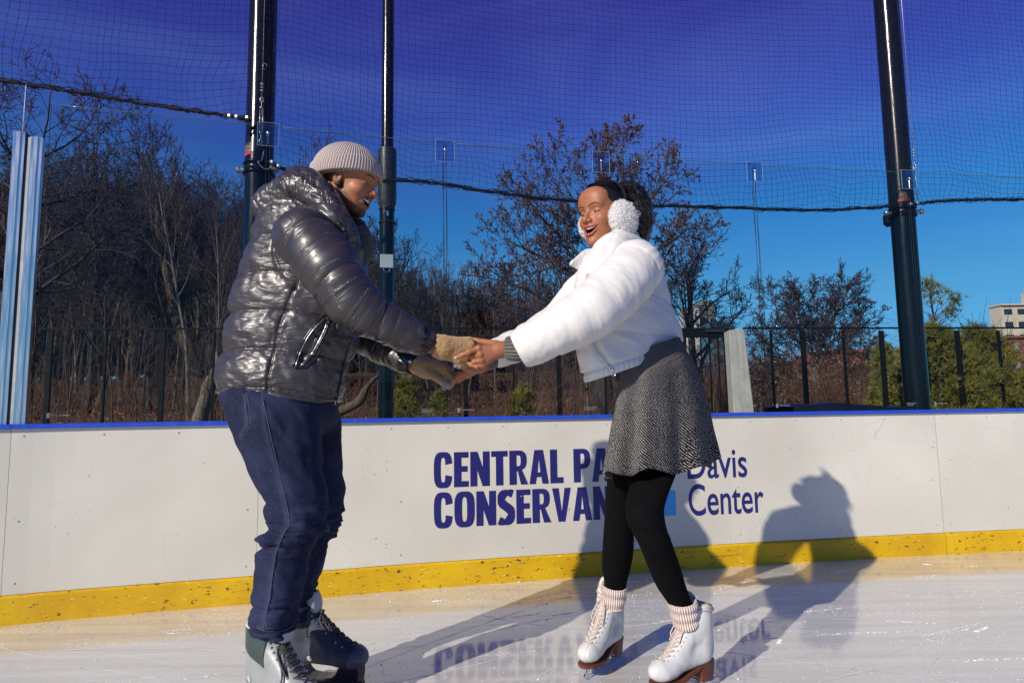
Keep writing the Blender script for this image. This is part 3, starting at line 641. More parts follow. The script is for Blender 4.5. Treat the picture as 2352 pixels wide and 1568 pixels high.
# steel fittings along the left pole and the right pole: chain links, turnbuckles, cable clips
def fittings(pole_root, c, rad, a, zs, label):
    r = empty('turnbuckle', c+np.array([math.cos(a)*(rad+.02), math.sin(a)*(rad+.02), zs[0]]), label, 'turnbuckle')
    base = c+np.array([math.cos(a)*(rad+.02), math.sin(a)*(rad+.02), 0]); tn = np.array([-math.sin(a), math.cos(a), 0])
    m = MB(); m.tube([base+[0, 0, zs[0]], base+[0, 0, zs[0]+3.0]], .0018, 5); m.build('cable', GALV, r, True)
    z = zs[0]
    m = MB()
    for sgn in (-1, 1): m.tube([base+tn*.008*sgn+[0, 0, z+.02], base+tn*.008*sgn+[0, 0, z+.17]], .003, 6)
    for q in (.02, .17): m.tube([base-tn*.009+[0, 0, z+q], base+tn*.009+[0, 0, z+q]], .004, 6)
    m.build('frame', GALV, r, True)
    m = MB()
    for q in range(4):
        zc = z-.02+q*.0; th = np.linspace(0, 2*PI, 14); rr = .010 if q < 2 else .011; zc = [z-.005, z-.032, z+.19, z+.215][q]
        d2 = tn if q % 2 else np.array([math.cos(a), math.sin(a), 0]); m.tube(np.array([base+d2*rr*.8*math.cos(x)+np.array([0, 0, zc+rr*1.5*math.sin(x)]) for x in th]), .0028, 6)
    m.build('shackle', GALV, r, True)
    m = MB()
    for zc in (z+.27, z+.29, z+.31): m.box(base+[0, 0, zc], (.020, .014, .010), np.array([tn, [math.cos(a), math.sin(a), 0], [0, 0, 1]]), .003)
    m.build('cable_clip', GALV, r, True)
    for zc in (z+.42, z+.95, z+1.45): m = MB(); th = np.linspace(0, 5, 9); m.tube(np.array([base+tn*(.012*math.cos(x)+.012)+np.array([0, 0, zc+.018*math.sin(x)]) for x in th]), .0022, 5); m.build('wire_tie', GALV, r, True)
fittings(P1, c1, r1, -1.15, [cz1+.14], 'steel turnbuckle and cable hung along the left thick pole')
fittings(P2, c2, r2, -.75, [cz2+.10], 'steel turnbuckle and cable hung along the right thick pole')
for nm, lst, off, lb in (('rope_clip', [(525, 266), (545, 268), (566, 270)], .10, 'steel clips where the left net rope meets the thick pole'), ('rope_clip', [(625, 372), (642, 381), (662, 390)], .09, 'steel clips where the middle net rope leaves the left thick pole'), ('rope_clip', [(2093, 468), (2108, 466)], .09, 'steel clips where the net rope meets the right thick pole')):
    r = None; P_ = qpts(lst, off); r = empty(nm, P_[0], lb, 'clip')
    for p in P_: m = MB(); m.box(p, (.022, .018, .022), None, .005); m.build('clip', GALV, r)
    m = MB(); m.tube(catmull([P_[0]+[-.03, 0, .004], *P_, P_[-1]+[.03, 0, -.01]], 4), .004, 6); m.build('wire', ROPE, r, True)
m = MB(); p0 = qpts([(607, 345)], .12)[0]; p1_ = qpts([(603, 368)], .1)[0]; p2_ = qpts([(594, 372), (603, 386), (618, 388), (624, 380)], .09)
m.tube(catmull([p0, p1_, *p2_], 6), .0028, 6); tag(m.build('wire_loop', GALV, None, True), 'twisted steel wire loop under the clear plate on the left thick pole', 'wire')
# double suspension rods seen through the glass
for (x0, y0, x1, y1, lb) in ((1019, 375, 1029, 955, 'pair of thin dark rods at the glass joint left of the joined hands'), (1729, 425, 1766, 940, 'pair of thin dark rods at the glass joint right of the woman'), ):
    a, b = qpts([(x0, y0), (x1, y1)], .055); r = empty('joint_rod', b, lb, 'rod')
    for d in (-.004, .016): m = MB(); m.tube([a+[d, 0, 0], b+[d, 0, 0]], .0014, 5); m.build('rod', DARKM, r, True)
# dark loudspeaker-like box strapped behind the right pole
m = MB(); q = qpts([(2040, 505)], .34)[0]; m.box(q, (.06, .07, .10), None, .02); tag(m.build('junction_box', BLACKP), 'small black box strapped to the back of the right thick pole', 'box')
# ================================================================== PARK BEHIND THE RINK
def sstep(a, b, x): t = np.clip((x-a)/(b-a), 0, 1); return t*t*(3-2*t)
def gz(x, y):
    x = np.asarray(x, float); y = np.asarray(y, float)
    hill = np.clip((y-7.5)*.10, 0, 5.5)*(1-sstep(-1, 9, x-(y-12)*.15))*sstep(7, 10, y)
    bump = .16*vnoise(np.stack([x*.35, y*.35, x*0], -1), 5)*sstep(7, 11, y)
    return -.03+hill+bump-.10*sstep(7, 12, y)*sstep(4, 12, x)
def gzf(x, y): return float(gz(np.array([x]), np.array([y]))[0])
t = NT('leaf_litter'); co = t.coord(); n1 = t.noise(co, .6, 4); n2 = t.noise(co, 9, 6, .75); n3 = t.noise(co, 40, 3, .7)
b = t.mix(t.ramp(n2, [(.38, (0, 0, 0)), (.62, (1, 1, 1))]), (.035, .018, .010), (.16, .068, .022)); b = t.mix(t.ramp(n3, [(.55, (0, 0, 0)), (.65, (1, 1, 1))]), b, (.17, .09, .035)); b = t.mix(t.ramp(n1, [(.45, (0, 0, 0)), (.7, (.7, .7, .7))]), b, (.06, .045, .02))
t.set(Base_Color=b, Roughness=.9); t.bump(n2, .9, .08); LITTER = t.m
mb = MB(); gx = np.concatenate([np.linspace(-420, -42, 16), np.linspace(-40, 40, 150), np.linspace(43, 420, 16)]); gyv = np.concatenate([np.linspace(0, 1, 70)**1.5*50, np.linspace(56, 900, 14)])
ye = np.interp(gx, BP[:, 0], BP[:, 1])+.12; ye[gx < BP[0, 0]] = BP[0, 1]-(BP[0, 0]-gx[gx < BP[0, 0]])*.9
X, Yv = np.meshgrid(gx, gyv); Yg = Yv+ye[None]; Z = gz(X, Yg)*1.0; Z[Yg > 120] = Z[Yg > 120]*0+np.minimum(Z[Yg > 120], 0)
mb.add(np.stack([X, Yg, Z], -1).reshape(-1, 3), [grid(None, len(gyv), len(gx))[:, ::-1]])
tag(mb.build('ground', LITTER, smooth=True), kind='structure')
# concrete apron and path between board and fence
t = NT('concrete_path'); n = t.noise(t.coord(), 6, 5); t.set(Base_Color=t.ramp(n, [(.3, (.16, .155, .15)), (.7, (.24, .235, .22))]), Roughness=.85); t.bump(n, .2, .01)
mb = MB(); s_ = np.linspace(.2, BL[-1]-.2, 100); A = bpos(s_, .12); B = bpos(s_, 2.2); mb.add(np.stack([np.c_[A, np.full(100, .004)], np.c_[B, np.full(100, .004)]], 1).reshape(-1, 3), [grid(None, 100, 2)]); tag(mb.build('path', t.m), kind='structure')
mb = MB(); mb.box((60, 52, gzf(60, 52)+.02), (160, 9, .04)); tag(mb.build('road', simple('asphalt', (.05, .05, .052), .85, var=.2, scale=5)), kind='structure')
# ---- bare trees
def bark(name, c1, c2, sc=12):
    t = NT(name); co = t.coord(scale=(1, 1, .25)); n = t.noise(co, sc, 5, .7); t.set(Base_Color=t.ramp(n, [(.3, c1), (.7, c2)]), Roughness=.9); t.bump(n, .8, .03); return t.m
BARK_D = bark('dark_bark', (.018, .016, .018), (.055, .045, .042)); BARK_B = bark('brown_bark', (.035, .024, .016), (.115, .078, .048)); BARK_P = bark('pale_bark', (.07, .06, .048), (.20, .165, .125), 20)
TWIG_D = simple('dark_twigs', (.036, .026, .036), .85, var=.35, scale=3); TWIG_B = simple('brown_twigs', (.060, .038, .032), .85, var=.35, scale=3); BUD = simple('russet_buds', (.115, .055, .045), .8, var=.4, scale=8)
def grow(seed, H, r0, kids=(9, 7, 6, 5), lr=(.55, .55, .5, .5), ang=(45, 42, 40, 38), t0=.35, up=(.03, .10, .06, .05, .02), wob=(.05, .12, .16, .2, .25), lean=(0, 0), npt=(9, 7, 6, 5, 4), rr=(.55, .55, .5, .5), L0=None, rmin=.0035, droop=0, first=None):
    rg = np.random.default_rng(seed); out = []
    def br(p, d, L, r, lev):
        n = npt[min(lev, len(npt)-1)]; pts = [p]; dd = d.copy(); rads = [r]; endr = max(r*(.22 if lev else .30), rmin*.8)
        for i in range(1, n):
            dd = dd+rg.normal(0, wob[min(lev, 4)], 3)+np.array([0, 0, up[min(lev, 4)]-(droop*i/n if lev >= 2 else 0)]); dd /= np.linalg.norm(dd); p = p+dd*L/(n-1); pts.append(p); rads.append(max(r+(endr-r)*(i/(n-1))**.8, rmin*.8))
        pts = np.array(pts); out.append((lev, pts, np.array(rads)))
        if lev < len(kids):
            k = kids[lev]; k = max(2, int(rg.normal(k, k*.15))); ts = t0+(1-t0)*((np.arange(k)+rg.random(k)*.9)/k) if lev == 0 else .18+.82*((np.arange(k)+rg.random(k))/k)
            az = rg.uniform(0, 2*PI)
            if lev == 0 and first: ts = [f_[0] for f_ in first]
            for q, tt in enumerate(ts):
                tt = min(tt, .999); x = tt*(n-1); i = int(x); f = x-i; pp = pts[i]*(1-f)+pts[i+1]*f; tg = pts[i+1]-pts[i]; tg /= np.linalg.norm(tg)
                a = np.cross(tg, [0.3, .2, 1] if abs(tg[2]) < .9 else [1, .1, 0]); a /= np.linalg.norm(a); b = np.cross(tg, a); az += 2.4+rg.normal(0, .5); th = math.radians(rg.normal(ang[lev], 9))*(1.15-.35*tt)
                nd = tg*math.cos(th)+(a*math.cos(az)+b*math.sin(az))*math.sin(th)
                if lev == 0 and first: A_, T_ = math.radians(first[q][1]), math.radians(first[q][2]); nd = np.array([math.cos(A_)*math.sin(T_), math.sin(A_)*math.sin(T_), math.cos(T_)])
                cl = L*lr[lev]*(1.15-.55*tt)*rg.uniform(.75, 1.2) if not (lev == 0 and first) else H*first[q][3]; cr_ = max((rads[i]*(1-f)+rads[i+1]*f)*rr[min(lev, 3)]*rg.uniform(.8, 1.1), rmin); br(pp, nd, cl, cr_, lev+1)
    d0 = np.array([lean[0], lean[1], 1.]); d0 /= np.linalg.norm(d0); br(np.zeros(3), d0, L0 or H*.75, r0, 0); return out
def tree_meshes(out, tl=1, sides=(10, 7, 5, 4, 3, 3)):
    a = MB(); b = MB()
    for lev in range(6):
        P = [o[1] for o in out if o[0] == lev]; R_ = [o[2] for o in out if o[0] == lev]
        if lev == 0: R_ = [r*(1+.5*np.exp(-np.arange(len(r))*1.4)) for r in R_]
        if P: (a if lev <= tl else b).tubes(P, R_, sides[lev], False)
    return a, b
def budmesh(out, lev, rg, size=.03, per=3):
    m = MB(); V = []
    for l, p, r in out:
        if l < lev: continue
        for q in range(per):
            u = rg.uniform(.25, 1); x = u*(len(p)-1); i = min(int(x), len(p)-2); c = p[i]*(1-(x-i))+p[i+1]*(x-i); s = size*rg.uniform(.6, 1.3)
            a = rg.normal(0, 1, 3); a /= np.linalg.norm(a); b = np.cross(a, rg.normal(0, 1, 3)); b /= np.linalg.norm(b); V += [c, c+a*s*.5+b*s*.3, c+a*s, c+a*s*.5-b*s*.3]
    V = np.array(V); m.add(V, [np.arange(len(V)).reshape(-1, 4)]); return m
def normalise(out, H, Wd=None):
    A = np.concatenate([o[1] for o in out]); h = A[:, 2].max(); k = H/h; w = max(np.percentile(np.abs(A[:, 0]), 99.5), np.percentile(np.abs(A[:, 1]), 99.5))*k; kx = (Wd/2/w) if Wd else 1
    return [(l, p*np.array([k*kx, k*kx, k]), r) for l, p, r in out]
def mk_tree(name, out, tm, cm, label, group=None, bud=None, tl=1):
    r = empty(name, (0, 0, 0), label, 'tree', group); a, b = tree_meshes(out, tl); a.build('trunk', tm, r, True); b.build('crown', cm, r, True)
    if bud: bud.build('buds', BUD, r)['kind'] = 'stuff'
    return r
def copy_thing(o, loc, rz=0, sc=1.0, label=None, group=None):
    c = o.copy(); COL.objects.link(c); c.location = loc; c.rotation_euler = (0, 0, rz); c.scale = (sc,)*3 if np.isscalar(sc) else sc
    for k, v in (('label', label), ('group', group)):
        if v: c[k] = v
    for ch in o.children:
        d = ch.copy(); COL.objects.link(d); d.parent = c
        for g in ch.children: e = g.copy(); COL.objects.link(e); e.parent = d
    return c
def place_q(o, qx, Y, dz=-.1):
    r = ray(qx, 900); x = r[0]/r[1]*Y; o.location = (x, Y, gzf(x, Y)+dz); return o
def ztop(qx, qy, Y): return W(qx, qy, Y)[2]
def hero(seed, qx, Y, qtop, wq, label, tm, cm, bud=0, name='bare_tree', rz=0, **kw):
    r = ray(qx, 900); x = r[0]/r[1]*Y; z0 = gzf(x, Y)-.1; H = ztop(qx, qtop, Y)-z0
    o = normalise(grow(seed, H, **kw), H, wq/FQ*Y if wq else None); bm_ = budmesh(o, 4 if len(kw.get('kids', (1,)*4)) > 3 else 3, np.random.default_rng(seed), .036*Y/16, bud) if bud else None
    t_ = mk_tree(name, o, tm, cm, label, None, bm_); t_.location = (x, Y, z0); t_.rotation_euler = (0, 0, rz); return t_
K5 = (9, 7, 6, 5, 3); 
hero(4, 1385, 16, 268, 600, 'large bare tree with russet buds rising behind the woman in white', BARK_D, TWIG_B, 5, r0=.27, wob=(.015, .10, .15, .2, .25), kids=(13, 10, 7, 5, 3), ang=(60, 45, 42, 40, 38), lr=(.62, .5, .5, .45, .5), up=(.02, .07, .09, .08, .05), L0=6.0, rmin=.0065, first=[(.50, 184, 78, .46), (.60, 174, 64, .46), (.56, 6, 72, .40), (.64, 0, 58, .44), (.70, 188, 52, .44), (.76, 90, 40, .32), (.74, 270, 45, .32), (.80, 5, 44, .42), (.86, 180, 34, .38), (.99, 60, 10, .30), (.66, 130, 60, .34), (.70, 300, 60, .34), (.93, 350, 30, .34)])
hero(8, 1602, 19, 478, 310, 'mid-sized budding bare tree close behind the shoulder of the woman, right of the largest one', BARK_D, TWIG_D, 2, r0=.17, kids=(12, 9, 7, 5), ang=(52, 44, 40, 40), t0=.28, wob=(.03, .12, .16, .2, .25), rmin=.007)
hero(14, 1885, 30, 600, 390, 'broad spreading bare tree with a pale trunk, right of the concrete wedge', BARK_P, TWIG_D, 0, r0=.50, kids=(13, 11, 8, 6, 3), ang=(68, 45, 42, 40, 38), first=[(.62, 182, 86, .42), (.66, -4, 86, .42), (.74, 172, 68, .46), (.76, 8, 68, .46), (.82, 188, 50, .50), (.84, -8, 50, .50), (.90, 178, 30, .52), (.92, 4, 30, .52), (.99, 80, 12, .52), (.78, 95, 60, .42), (.80, 265, 60, .42), (.95, 200, 18, .5), (.97, 340, 20, .5)], lr=(.95, .5, .5, .5, .5), up=(.02, .05, .05, .04, .02), L0=3.6, wob=(.02, .11, .15, .18, .22), rmin=.013, rr=(.5, .55, .5, .5))
hero(21, -40, 15, 105, 640, 'tall bare tree filling the upper left corner, with a few brown leaves', BARK_D, TWIG_D, 2, r0=.22, kids=(12, 9, 7, 5), ang=(50, 45, 42, 40), t0=.3, rmin=.007)
hero(33, 208, 22, 222, 300, 'tall straight bare tree right of the aluminium posts', BARK_D, TWIG_D, 0, r0=.17, kids=(14, 7, 6, 4), ang=(40, 40, 40, 40), t0=.35, lr=(.42, .5, .5, .5), rmin=.010)
hero(41, 345, 24, 245, 300, 'tall rounded bare tree whose top stands clear between the rope and the left pole', BARK_D, TWIG_D, 0, r0=.2, kids=(10, 8, 6, 5), ang=(42, 42, 40, 40), t0=.35, rmin=.010)
hero(47, 470, 18, 300, 360, 'crooked bare tree with heavy bent limbs left of the thick left pole', BARK_B, TWIG_D, 0, r0=.24, kids=(9, 8, 6, 5), ang=(55, 48, 42, 40), t0=.25, wob=(.16, .24, .22, .2, .25), rmin=.006, lean=(-.3, 0))
hero(52, 745, 19, 290, 270, 'bare tree with upright reddish twigs just behind the beanie', BARK_D, TWIG_B, 2, r0=.17, kids=(11, 8, 6, 4), ang=(32, 34, 34, 36), t0=.3, up=(.03, .2, .14, .1, .05), rmin=.006)
hero(58, 905, 20, 428, 230, 'bare tree with budded branches right of the thin pole', BARK_D, TWIG_D, 2, r0=.17, kids=(10, 8, 6, 4), ang=(50, 45, 42, 40), t0=.3, rmin=.006)
hero(63, 1085, 24, 582, 300, 'dense dome-shaped bare tree above the joined hands', BARK_D, TWIG_D, 0, r0=.22, kids=(13, 10, 8, 6), ang=(45, 42, 40, 40), t0=.22, lr=(.6, .5, .5, .5), rmin=.009)
hero(69, 1225, 27, 640, 230, 'bare tree between the dome-shaped tree and the woman', BARK_D, TWIG_D, 0, r0=.2, kids=(10, 8, 6, 5), ang=(42, 40, 40, 40), t0=.25, rmin=.010)
hero(74, 1395, 34, 640, 260, 'bare tree far behind the sleeve of the woman', BARK_D, TWIG_D, 0, r0=.2, kids=(9, 8, 6, 5), ang=(42, 40, 40, 40), t0=.3, rmin=.008)
hero(77, 1352, 12.5, 760, 60, 'bare brown trunk seen under the open front of the white jacket', BARK_B, TWIG_B, 0, r0=.055, kids=(5, 4, 3), lr=(.4, .5, .5), ang=(35, 40, 40), t0=.6, rmin=.004)
hero(81, 1765, 33, 770, 130, 'small twiggy tree just right of the concrete wedge', BARK_B, TWIG_B, 0, r0=.1, kids=(9, 7, 5, 4), t0=.15, rmin=.008)
hero(83, 2240, 30, 735, 180, 'small bare tree showing over the evergreen by the pale building', BARK_D, TWIG_D, 0, r0=.12, kids=(9, 7, 6, 4), t0=.15, rmin=.008)
hero(85, 1690, 42, 760, 160, 'low twiggy tree behind the gate and concrete wedge', BARK_D, TWIG_B, 0, r0=.12, kids=(9, 7, 6, 4), t0=.12, rmin=.010)
# woodland on the slope: six kinds, copied
kinds = []
lbs = ['slender dark bare tree standing in the woods on the slope', 'crooked dark bare tree standing in the woods on the slope', 'thin pale-barked bare tree standing in the woods on the slope', 'forked brown bare tree standing in the woods on the slope', 'tall fine-twigged bare tree at the back of the woods', 'short thin sapling at the front of the woods']
prm = [dict(r0=.10, kids=(13, 8, 6, 5), ang=(38, 40, 40, 40), t0=.4, lr=(.36, .5, .5, .5), rmin=.0075), dict(r0=.12, kids=(11, 8, 6, 5), ang=(50, 45, 42, 40), t0=.3, wob=(.12, .22, .2, .2, .2), rmin=.006), dict(r0=.065, kids=(9, 6, 5), ang=(35, 38, 38), t0=.45, lr=(.32, .5, .5), rmin=.005), dict(r0=.13, kids=(9, 8, 7, 5), ang=(32, 40, 40, 40), t0=.22, lr=(.75, .5, .5, .5), rmin=.006), dict(r0=.14, kids=(15, 9, 7, 5), ang=(42, 40, 40, 40), t0=.3, lr=(.42, .5, .5, .5), rmin=.009), dict(r0=.022, kids=(8, 5, 3), ang=(38, 38, 38), t0=.3, lr=(.4, .5, .5), rmin=.003)]
for i, p in enumerate(prm):
    H = (9, 9, 8, 10, 12, 3.2)[i]; o = normalise(grow(100+i, H, **p), H, (4.2, 5.5, 3.0, 5.5, 6.0, 1.5)[i])
    kinds.append(mk_tree(['bare_tree', 'bare_tree', 'bare_tree', 'bare_tree', 'bare_tree', 'sapling'][i], o, [BARK_D, BARK_B, BARK_P, BARK_B, BARK_D, BARK_B][i], [TWIG_D]*5 and [TWIG_D, TWIG_D, TWIG_B, TWIG_D, TWIG_D, TWIG_B][i], lbs[i], ['slender dark trees of the slope', 'crooked trees of the slope', 'pale thin trees of the slope', 'forked trees of the slope', 'tall trees at the back of the woods', 'saplings at the front of the woods'][i]))
rg = np.random.default_rng(77); used = set(); BASE = ['slender dark bare tree on the slope', 'crooked dark bare tree on the slope', 'thin pale-barked bare tree on the slope', 'forked brown bare tree on the slope', 'tall fine-twigged tree behind the woods', 'short thin sapling at the woodland edge']; GRP = ['slender trees', 'crooked trees', 'pale thin trees', 'forked trees', 'tall back trees', 'saplings']
def zone(qx): return 'seen left of the thick left pole' if qx < 560 else 'seen between the left pole and the thin pole' if qx < 890 else 'seen between the thin pole and the woman' if qx < 1330 else 'seen right of the woman'
def put(k, qx, Y, sc):
    r = ray(qx, 900); x = r[0]/r[1]*Y; loc = (x, Y, gzf(x, Y)-.12); rz = rg.uniform(0, 6.28)
    if k not in used: used.add(k); kinds[k]['label'] = BASE[k]+', '+zone(qx); kinds[k]['group'] = GRP[k]+' '+zone(qx); kinds[k].location = loc; kinds[k].rotation_euler = (0, 0, rz); kinds[k].scale = (sc,)*3
    else: copy_thing(kinds[k], loc, rz, sc, BASE[k]+', '+zone(qx), GRP[k]+' '+zone(qx))
def skyline(qx): return np.interp(qx, [-400, 0, 150, 330, 480, 600, 740, 860, 980, 1085, 1230, 1340, 1420], [270, 270, 285, 290, 300, 320, 350, 450, 540, 600, 640, 670, 720])
for i in range(80):
    qx = -330+i*22+rg.normal(0, 12); Y = rg.uniform(15, 30); k = int(rg.choice([0, 0, 1, 2, 2, 3])); hq = skyline(qx)+abs(rg.normal(0, 90))+rg.uniform(0, 160)
    z = ztop(qx, min(hq, 800), Y); r = ray(qx, 900); x = r[0]/r[1]*Y; H = max(z-gzf(x, Y), 2.5); put(k, qx, Y, H/(9, 9, 8, 10, 12)[k])
for i in range(46):
    qx = -400+i*41+rg.normal(0, 14); Y = rg.uniform(32, 46); hq = skyline(qx)+30+abs(rg.normal(0, 60)); z = ztop(qx, min(hq, 820), Y); r = ray(qx, 900); x = r[0]/r[1]*Y; put(4, qx, Y, max(z-gzf(x, Y), 3)/12)
for i in range(60): put(5, rg.uniform(-100, 1680), rg.uniform(11.5, 17), rg.uniform(.55, 1.15))
for i in range(30): put(5, rg.uniform(1700, 2300), rg.uniform(22, 34), rg.uniform(.6, 1.2))
# far woods that read as one mass
fo = normalise(grow(200, 10, .13, kids=(10, 8, 7), lr=(.5, .5, .5), t0=.08, rmin=.022), 10, 7); mb = MB()
F_ = [(np.array(o[1]), o[2]) for o in fo]
for i in range(70):
    qx = -500+i*33+rg.normal(0, 12); Y = rg.uniform(50, 66); r = ray(qx, 900); x = r[0]/r[1]*Y; hq = skyline(min(qx, 1420))+60+abs(rg.normal(0, 40)) if qx < 1450 else rg.uniform(770, 840)
    k = max(ztop(qx, min(hq, 850), Y)-gzf(x, Y), 3)/10; c_, s_ = math.cos(i*1.7), math.sin(i*1.7); Rz = np.array([[c_, s_, 0], [-s_, c_, 0], [0, 0, 1]])
    mb.tubes([(p@Rz)*k+np.array([x, Y, gzf(x, Y)]) for p, q in F_], [q for p, q in F_], 3, False)
P = []; Q = []
for i in range(9500):
    qx = rg.uniform(-600, 1700); Y = rg.uniform(44, 60); r = ray(qx, 900); x = r[0]/r[1]*Y; h = rg.uniform(2.0, 8.0)*(1 if qx < 1400 else .6); a = rg.normal(0, .12, 2)*h; z = gzf(x, Y); P.append(np.array([[x, Y, z-.1], [x+a[0]*.5, Y+a[1]*.5, z+h*.5], [x+a[0], Y+a[1], z+h]])); Q.append([.045, .03, .015])
mb.tubes(P, Q, 3, False)
tag(mb.build('distant_woods', simple('far_twigs', (.035, .030, .042), .9, var=.3, scale=1), smooth=True), 'hazy mass of bare woods at the back of the park', 'woods', kind='stuff')
# brush: tangled stems, dry leaves, weeds
mb = MB(); P = []; Q = []
for i in range(9000):
    qx = rg.uniform(-150, 2352) if i < 5500 else rg.uniform(1650, 2352); Y = rg.uniform(11, 26) if qx < 1600 else rg.uniform(20, 36); r = ray(qx, 900); x = r[0]/r[1]*Y; dens = vnoise(np.array([[x*.5, Y*.5, 2.]]), 9)[0]
    if dens < -.15: continue
    h = rg.uniform(.25, 1.1)*(1+dens)*(2.6 if qx > 1600 else 1.0); b = np.array([x, Y, gzf(x, Y)-.05]); a = rg.normal(0, .35, 2)*h; P.append(np.array([b, b+[a[0]*.4, a[1]*.4, h*.5], b+[a[0], a[1], h*.85], b+[a[0]*1.6, a[1]*1.6, h]])); Q.append(np.array([.008, .006, .005, .003])*(Y/18))
mb.tubes(P, Q, 3, False); tag(mb.build('undergrowth', simple('russet_stems', (.075, .033, .018), .85, var=.45, scale=2)), 'russet tangle of leafless brush along the slope', 'brush', kind='stuff')
mb = MB(); V = []
for i in range(9000):
    qx = rg.uniform(-100, 1700); Y = rg.uniform(8, 22); r = ray(qx, 900); x = r[0]/r[1]*Y; c = np.array([x, Y, gzf(x, Y)+.02+abs(rg.normal(0, .04))]); s = rg.uniform(.02, .05); a = rg.normal(0, 1, 3); a /= np.linalg.norm(a); b = np.cross(a, rg.normal(0, 1, 3)); b /= np.linalg.norm(b); V += [c-a*s, c-b*s*.6, c+a*s, c+b*s*.6]
mb.add(np.array(V), [np.arange(len(V)).reshape(-1, 4)]); tag(mb.build('fallen_leaves', simple('dry_leaves', (.22, .09, .03), .8, var=.5, scale=6)), 'scattered dry orange-brown leaves on the slope', 'leaves', kind='stuff')
# mottled snag and the fallen limb low on the slope
def log(name, pts, rad, mat, label):
    P = catmull(pts, 6); n = len(P); R_ = np.interp(np.linspace(0, 1, n), np.linspace(0, 1, len(rad)), rad)*(1+.15*fbm(np.stack([np.linspace(0, 9, n), np.zeros(n), np.zeros(n)], -1), 4)); m = MB(); m.tube(P, R_, 10); return tag(m.build(name, mat, None, True), label, 'log')
def wp(qx, qy, Y): return W(qx, qy, Y)
log('broken_trunk', [wp(455, 975, 12.6), wp(470, 925, 12.6), wp(482, 880, 12.6), wp(500, 835, 12.6), wp(492, 800, 12.7)], (.17, .14, .11, .08, .02), BARK_P, 'broken mottled grey trunk low on the slope left of the man')
log('fallen_limb', [wp(740, 965, 10.6), wp(782, 944, 10.3), wp(824, 922, 10.2), wp(842, 890, 10.2), wp(862, 868, 10.3), wp(884, 858, 10.4)], (.09, .08, .07, .05, .03, .010), BARK_B, 'thick curved brown limb lying behind the hem of the dark jacket')
# ---- evergreens
NEED = NT('pine_needles'); nn_ = NEED.noise(NEED.coord(), 3, 3); NEED.set(Base_Color=NEED.ramp(nn_, [(.3, (.04, .055, .006)), (.55, (.13, .125, .009)), (.75, (.24, .19, .018))]), Roughness=.7); NEED = NEED.m
def pine(name, qx, Y, qtop, wq, label, seed, leader=False, kids=(34, 9), nlen=.10, tufts=7):
    r = ray(qx, 900); x = r[0]/r[1]*Y; z0 = gzf(x, Y)-.1; H = ztop(qx, qtop, Y)-z0; rg_ = np.random.default_rng(seed); t_ = empty(name, (0, 0, 0), label, 'tree')
    P = []; R_ = []; tips = []
    hw = wq/FQ*Y/2; Hm = H*(.74 if leader else 1.0); P.append(np.array([[0, 0, 0], [.03, 0, H*.5], [-.02, 0, H*.96]])); R_.append(np.array([.05, .035, .008])*H/3)
    for i in range(kids[0]):
        u = (i+.5)/kids[0]; z = Hm*(.04+.94*u); L = hw*(1-u**1.6*.8)*rg_.uniform(.65, 1.15)
        if leader and u > .93: L *= .6
        a = i*2.4+rg_.normal(0, .3); d = np.array([math.cos(a), math.sin(a), 0]); p = np.array([[0, 0, z], d*L*.5+[0, 0, z+L*.12], d*L*.85+[0, 0, z+L*.30], d*L+[0, 0, z+L*.42]]); P.append(p); R_.append(np.array([.015, .011, .008, .005])*H/3)
        for k in range(kids[1]):
            v = rg_.uniform(.3, 1); q = p[0]*(1-v)+p[-1]*v+rg_.normal(0, .07, 3)*L; tips.append((q, d)); P.append(np.array([p[0]*(1-v)+p[-1]*v, q])); R_.append(np.array([.004, .003]))
    if leader:
        for k in range(26):
            z = H*rg_.uniform(.74, 1.0); a = rg_.uniform(0, 6.28); L = (H-z)*.55+.10*H*rg_.random()*.6; q = np.array([math.cos(a)*L, math.sin(a)*L*.6, z+L*.3]); P.append(np.array([[0, 0, z-L*.4], q])); R_.append(np.array([.008, .004])); tips.append((q, np.array([math.cos(a), math.sin(a), .6])))
        tips.append((np.array([-.02, 0, H]), np.array([0, 0, 1.])))
    m = MB(); m.tubes(P, R_, 5, False); m.build('trunk', BARK_B, t_, True)
    V = []; nl = nlen*H/3
    for q, d in tips:
        for k in range(tufts):
            c = q+rg_.normal(0, nl*.45, 3); up_ = d*.5+np.array([0, 0, .8])
            for j in range(7):
                e = up_+rg_.normal(0, .55, 3); e /= np.linalg.norm(e); s = np.cross(e, rg_.normal(0, 1, 3)); s /= np.linalg.norm(s); w = nl*.055; V += [c-s*w, c+s*w, c+e*nl*rg_.uniform(.7, 1.1)]
    V = np.array(V); m = MB(); m.add(V, [np.arange(len(V)).reshape(-1, 3)]); m.build('crown', NEED, t_); t_.location = (x, Y, z0)
    return t_
pine('pine_tree', 2158, 12.6, 648, 270, 'evergreen pine with a gappy leader, right of the right thick pole', 5, True, (60, 13), .11, 9)
pine('pine_tree', 2262, 14.5, 762, 270, 'rounded evergreen in front of the pale and brick buildings at far right', 9, False, (50, 13), .15, 9)
pine('pine_tree', 2040, 13.5, 795, 130, 'small yellowish evergreen half behind the right thick pole', 13, False, (34, 10), .15, 8)
pine('evergreen_shrub', 930, 9.4, 870, 130, 'low evergreen shrub just right of the thin pole', 17, False, (22, 8), .2, 5)
pine('evergreen_shrub', 1200, 9.6, 888, 110, 'low evergreen shrub under the white sleeve', 19, False, (20, 8), .2, 5)
pine('evergreen_shrub', 1008, 10.4, 900, 80, 'smallest evergreen shrub under the gloved hands', 23, False, (16, 7), .2, 5)
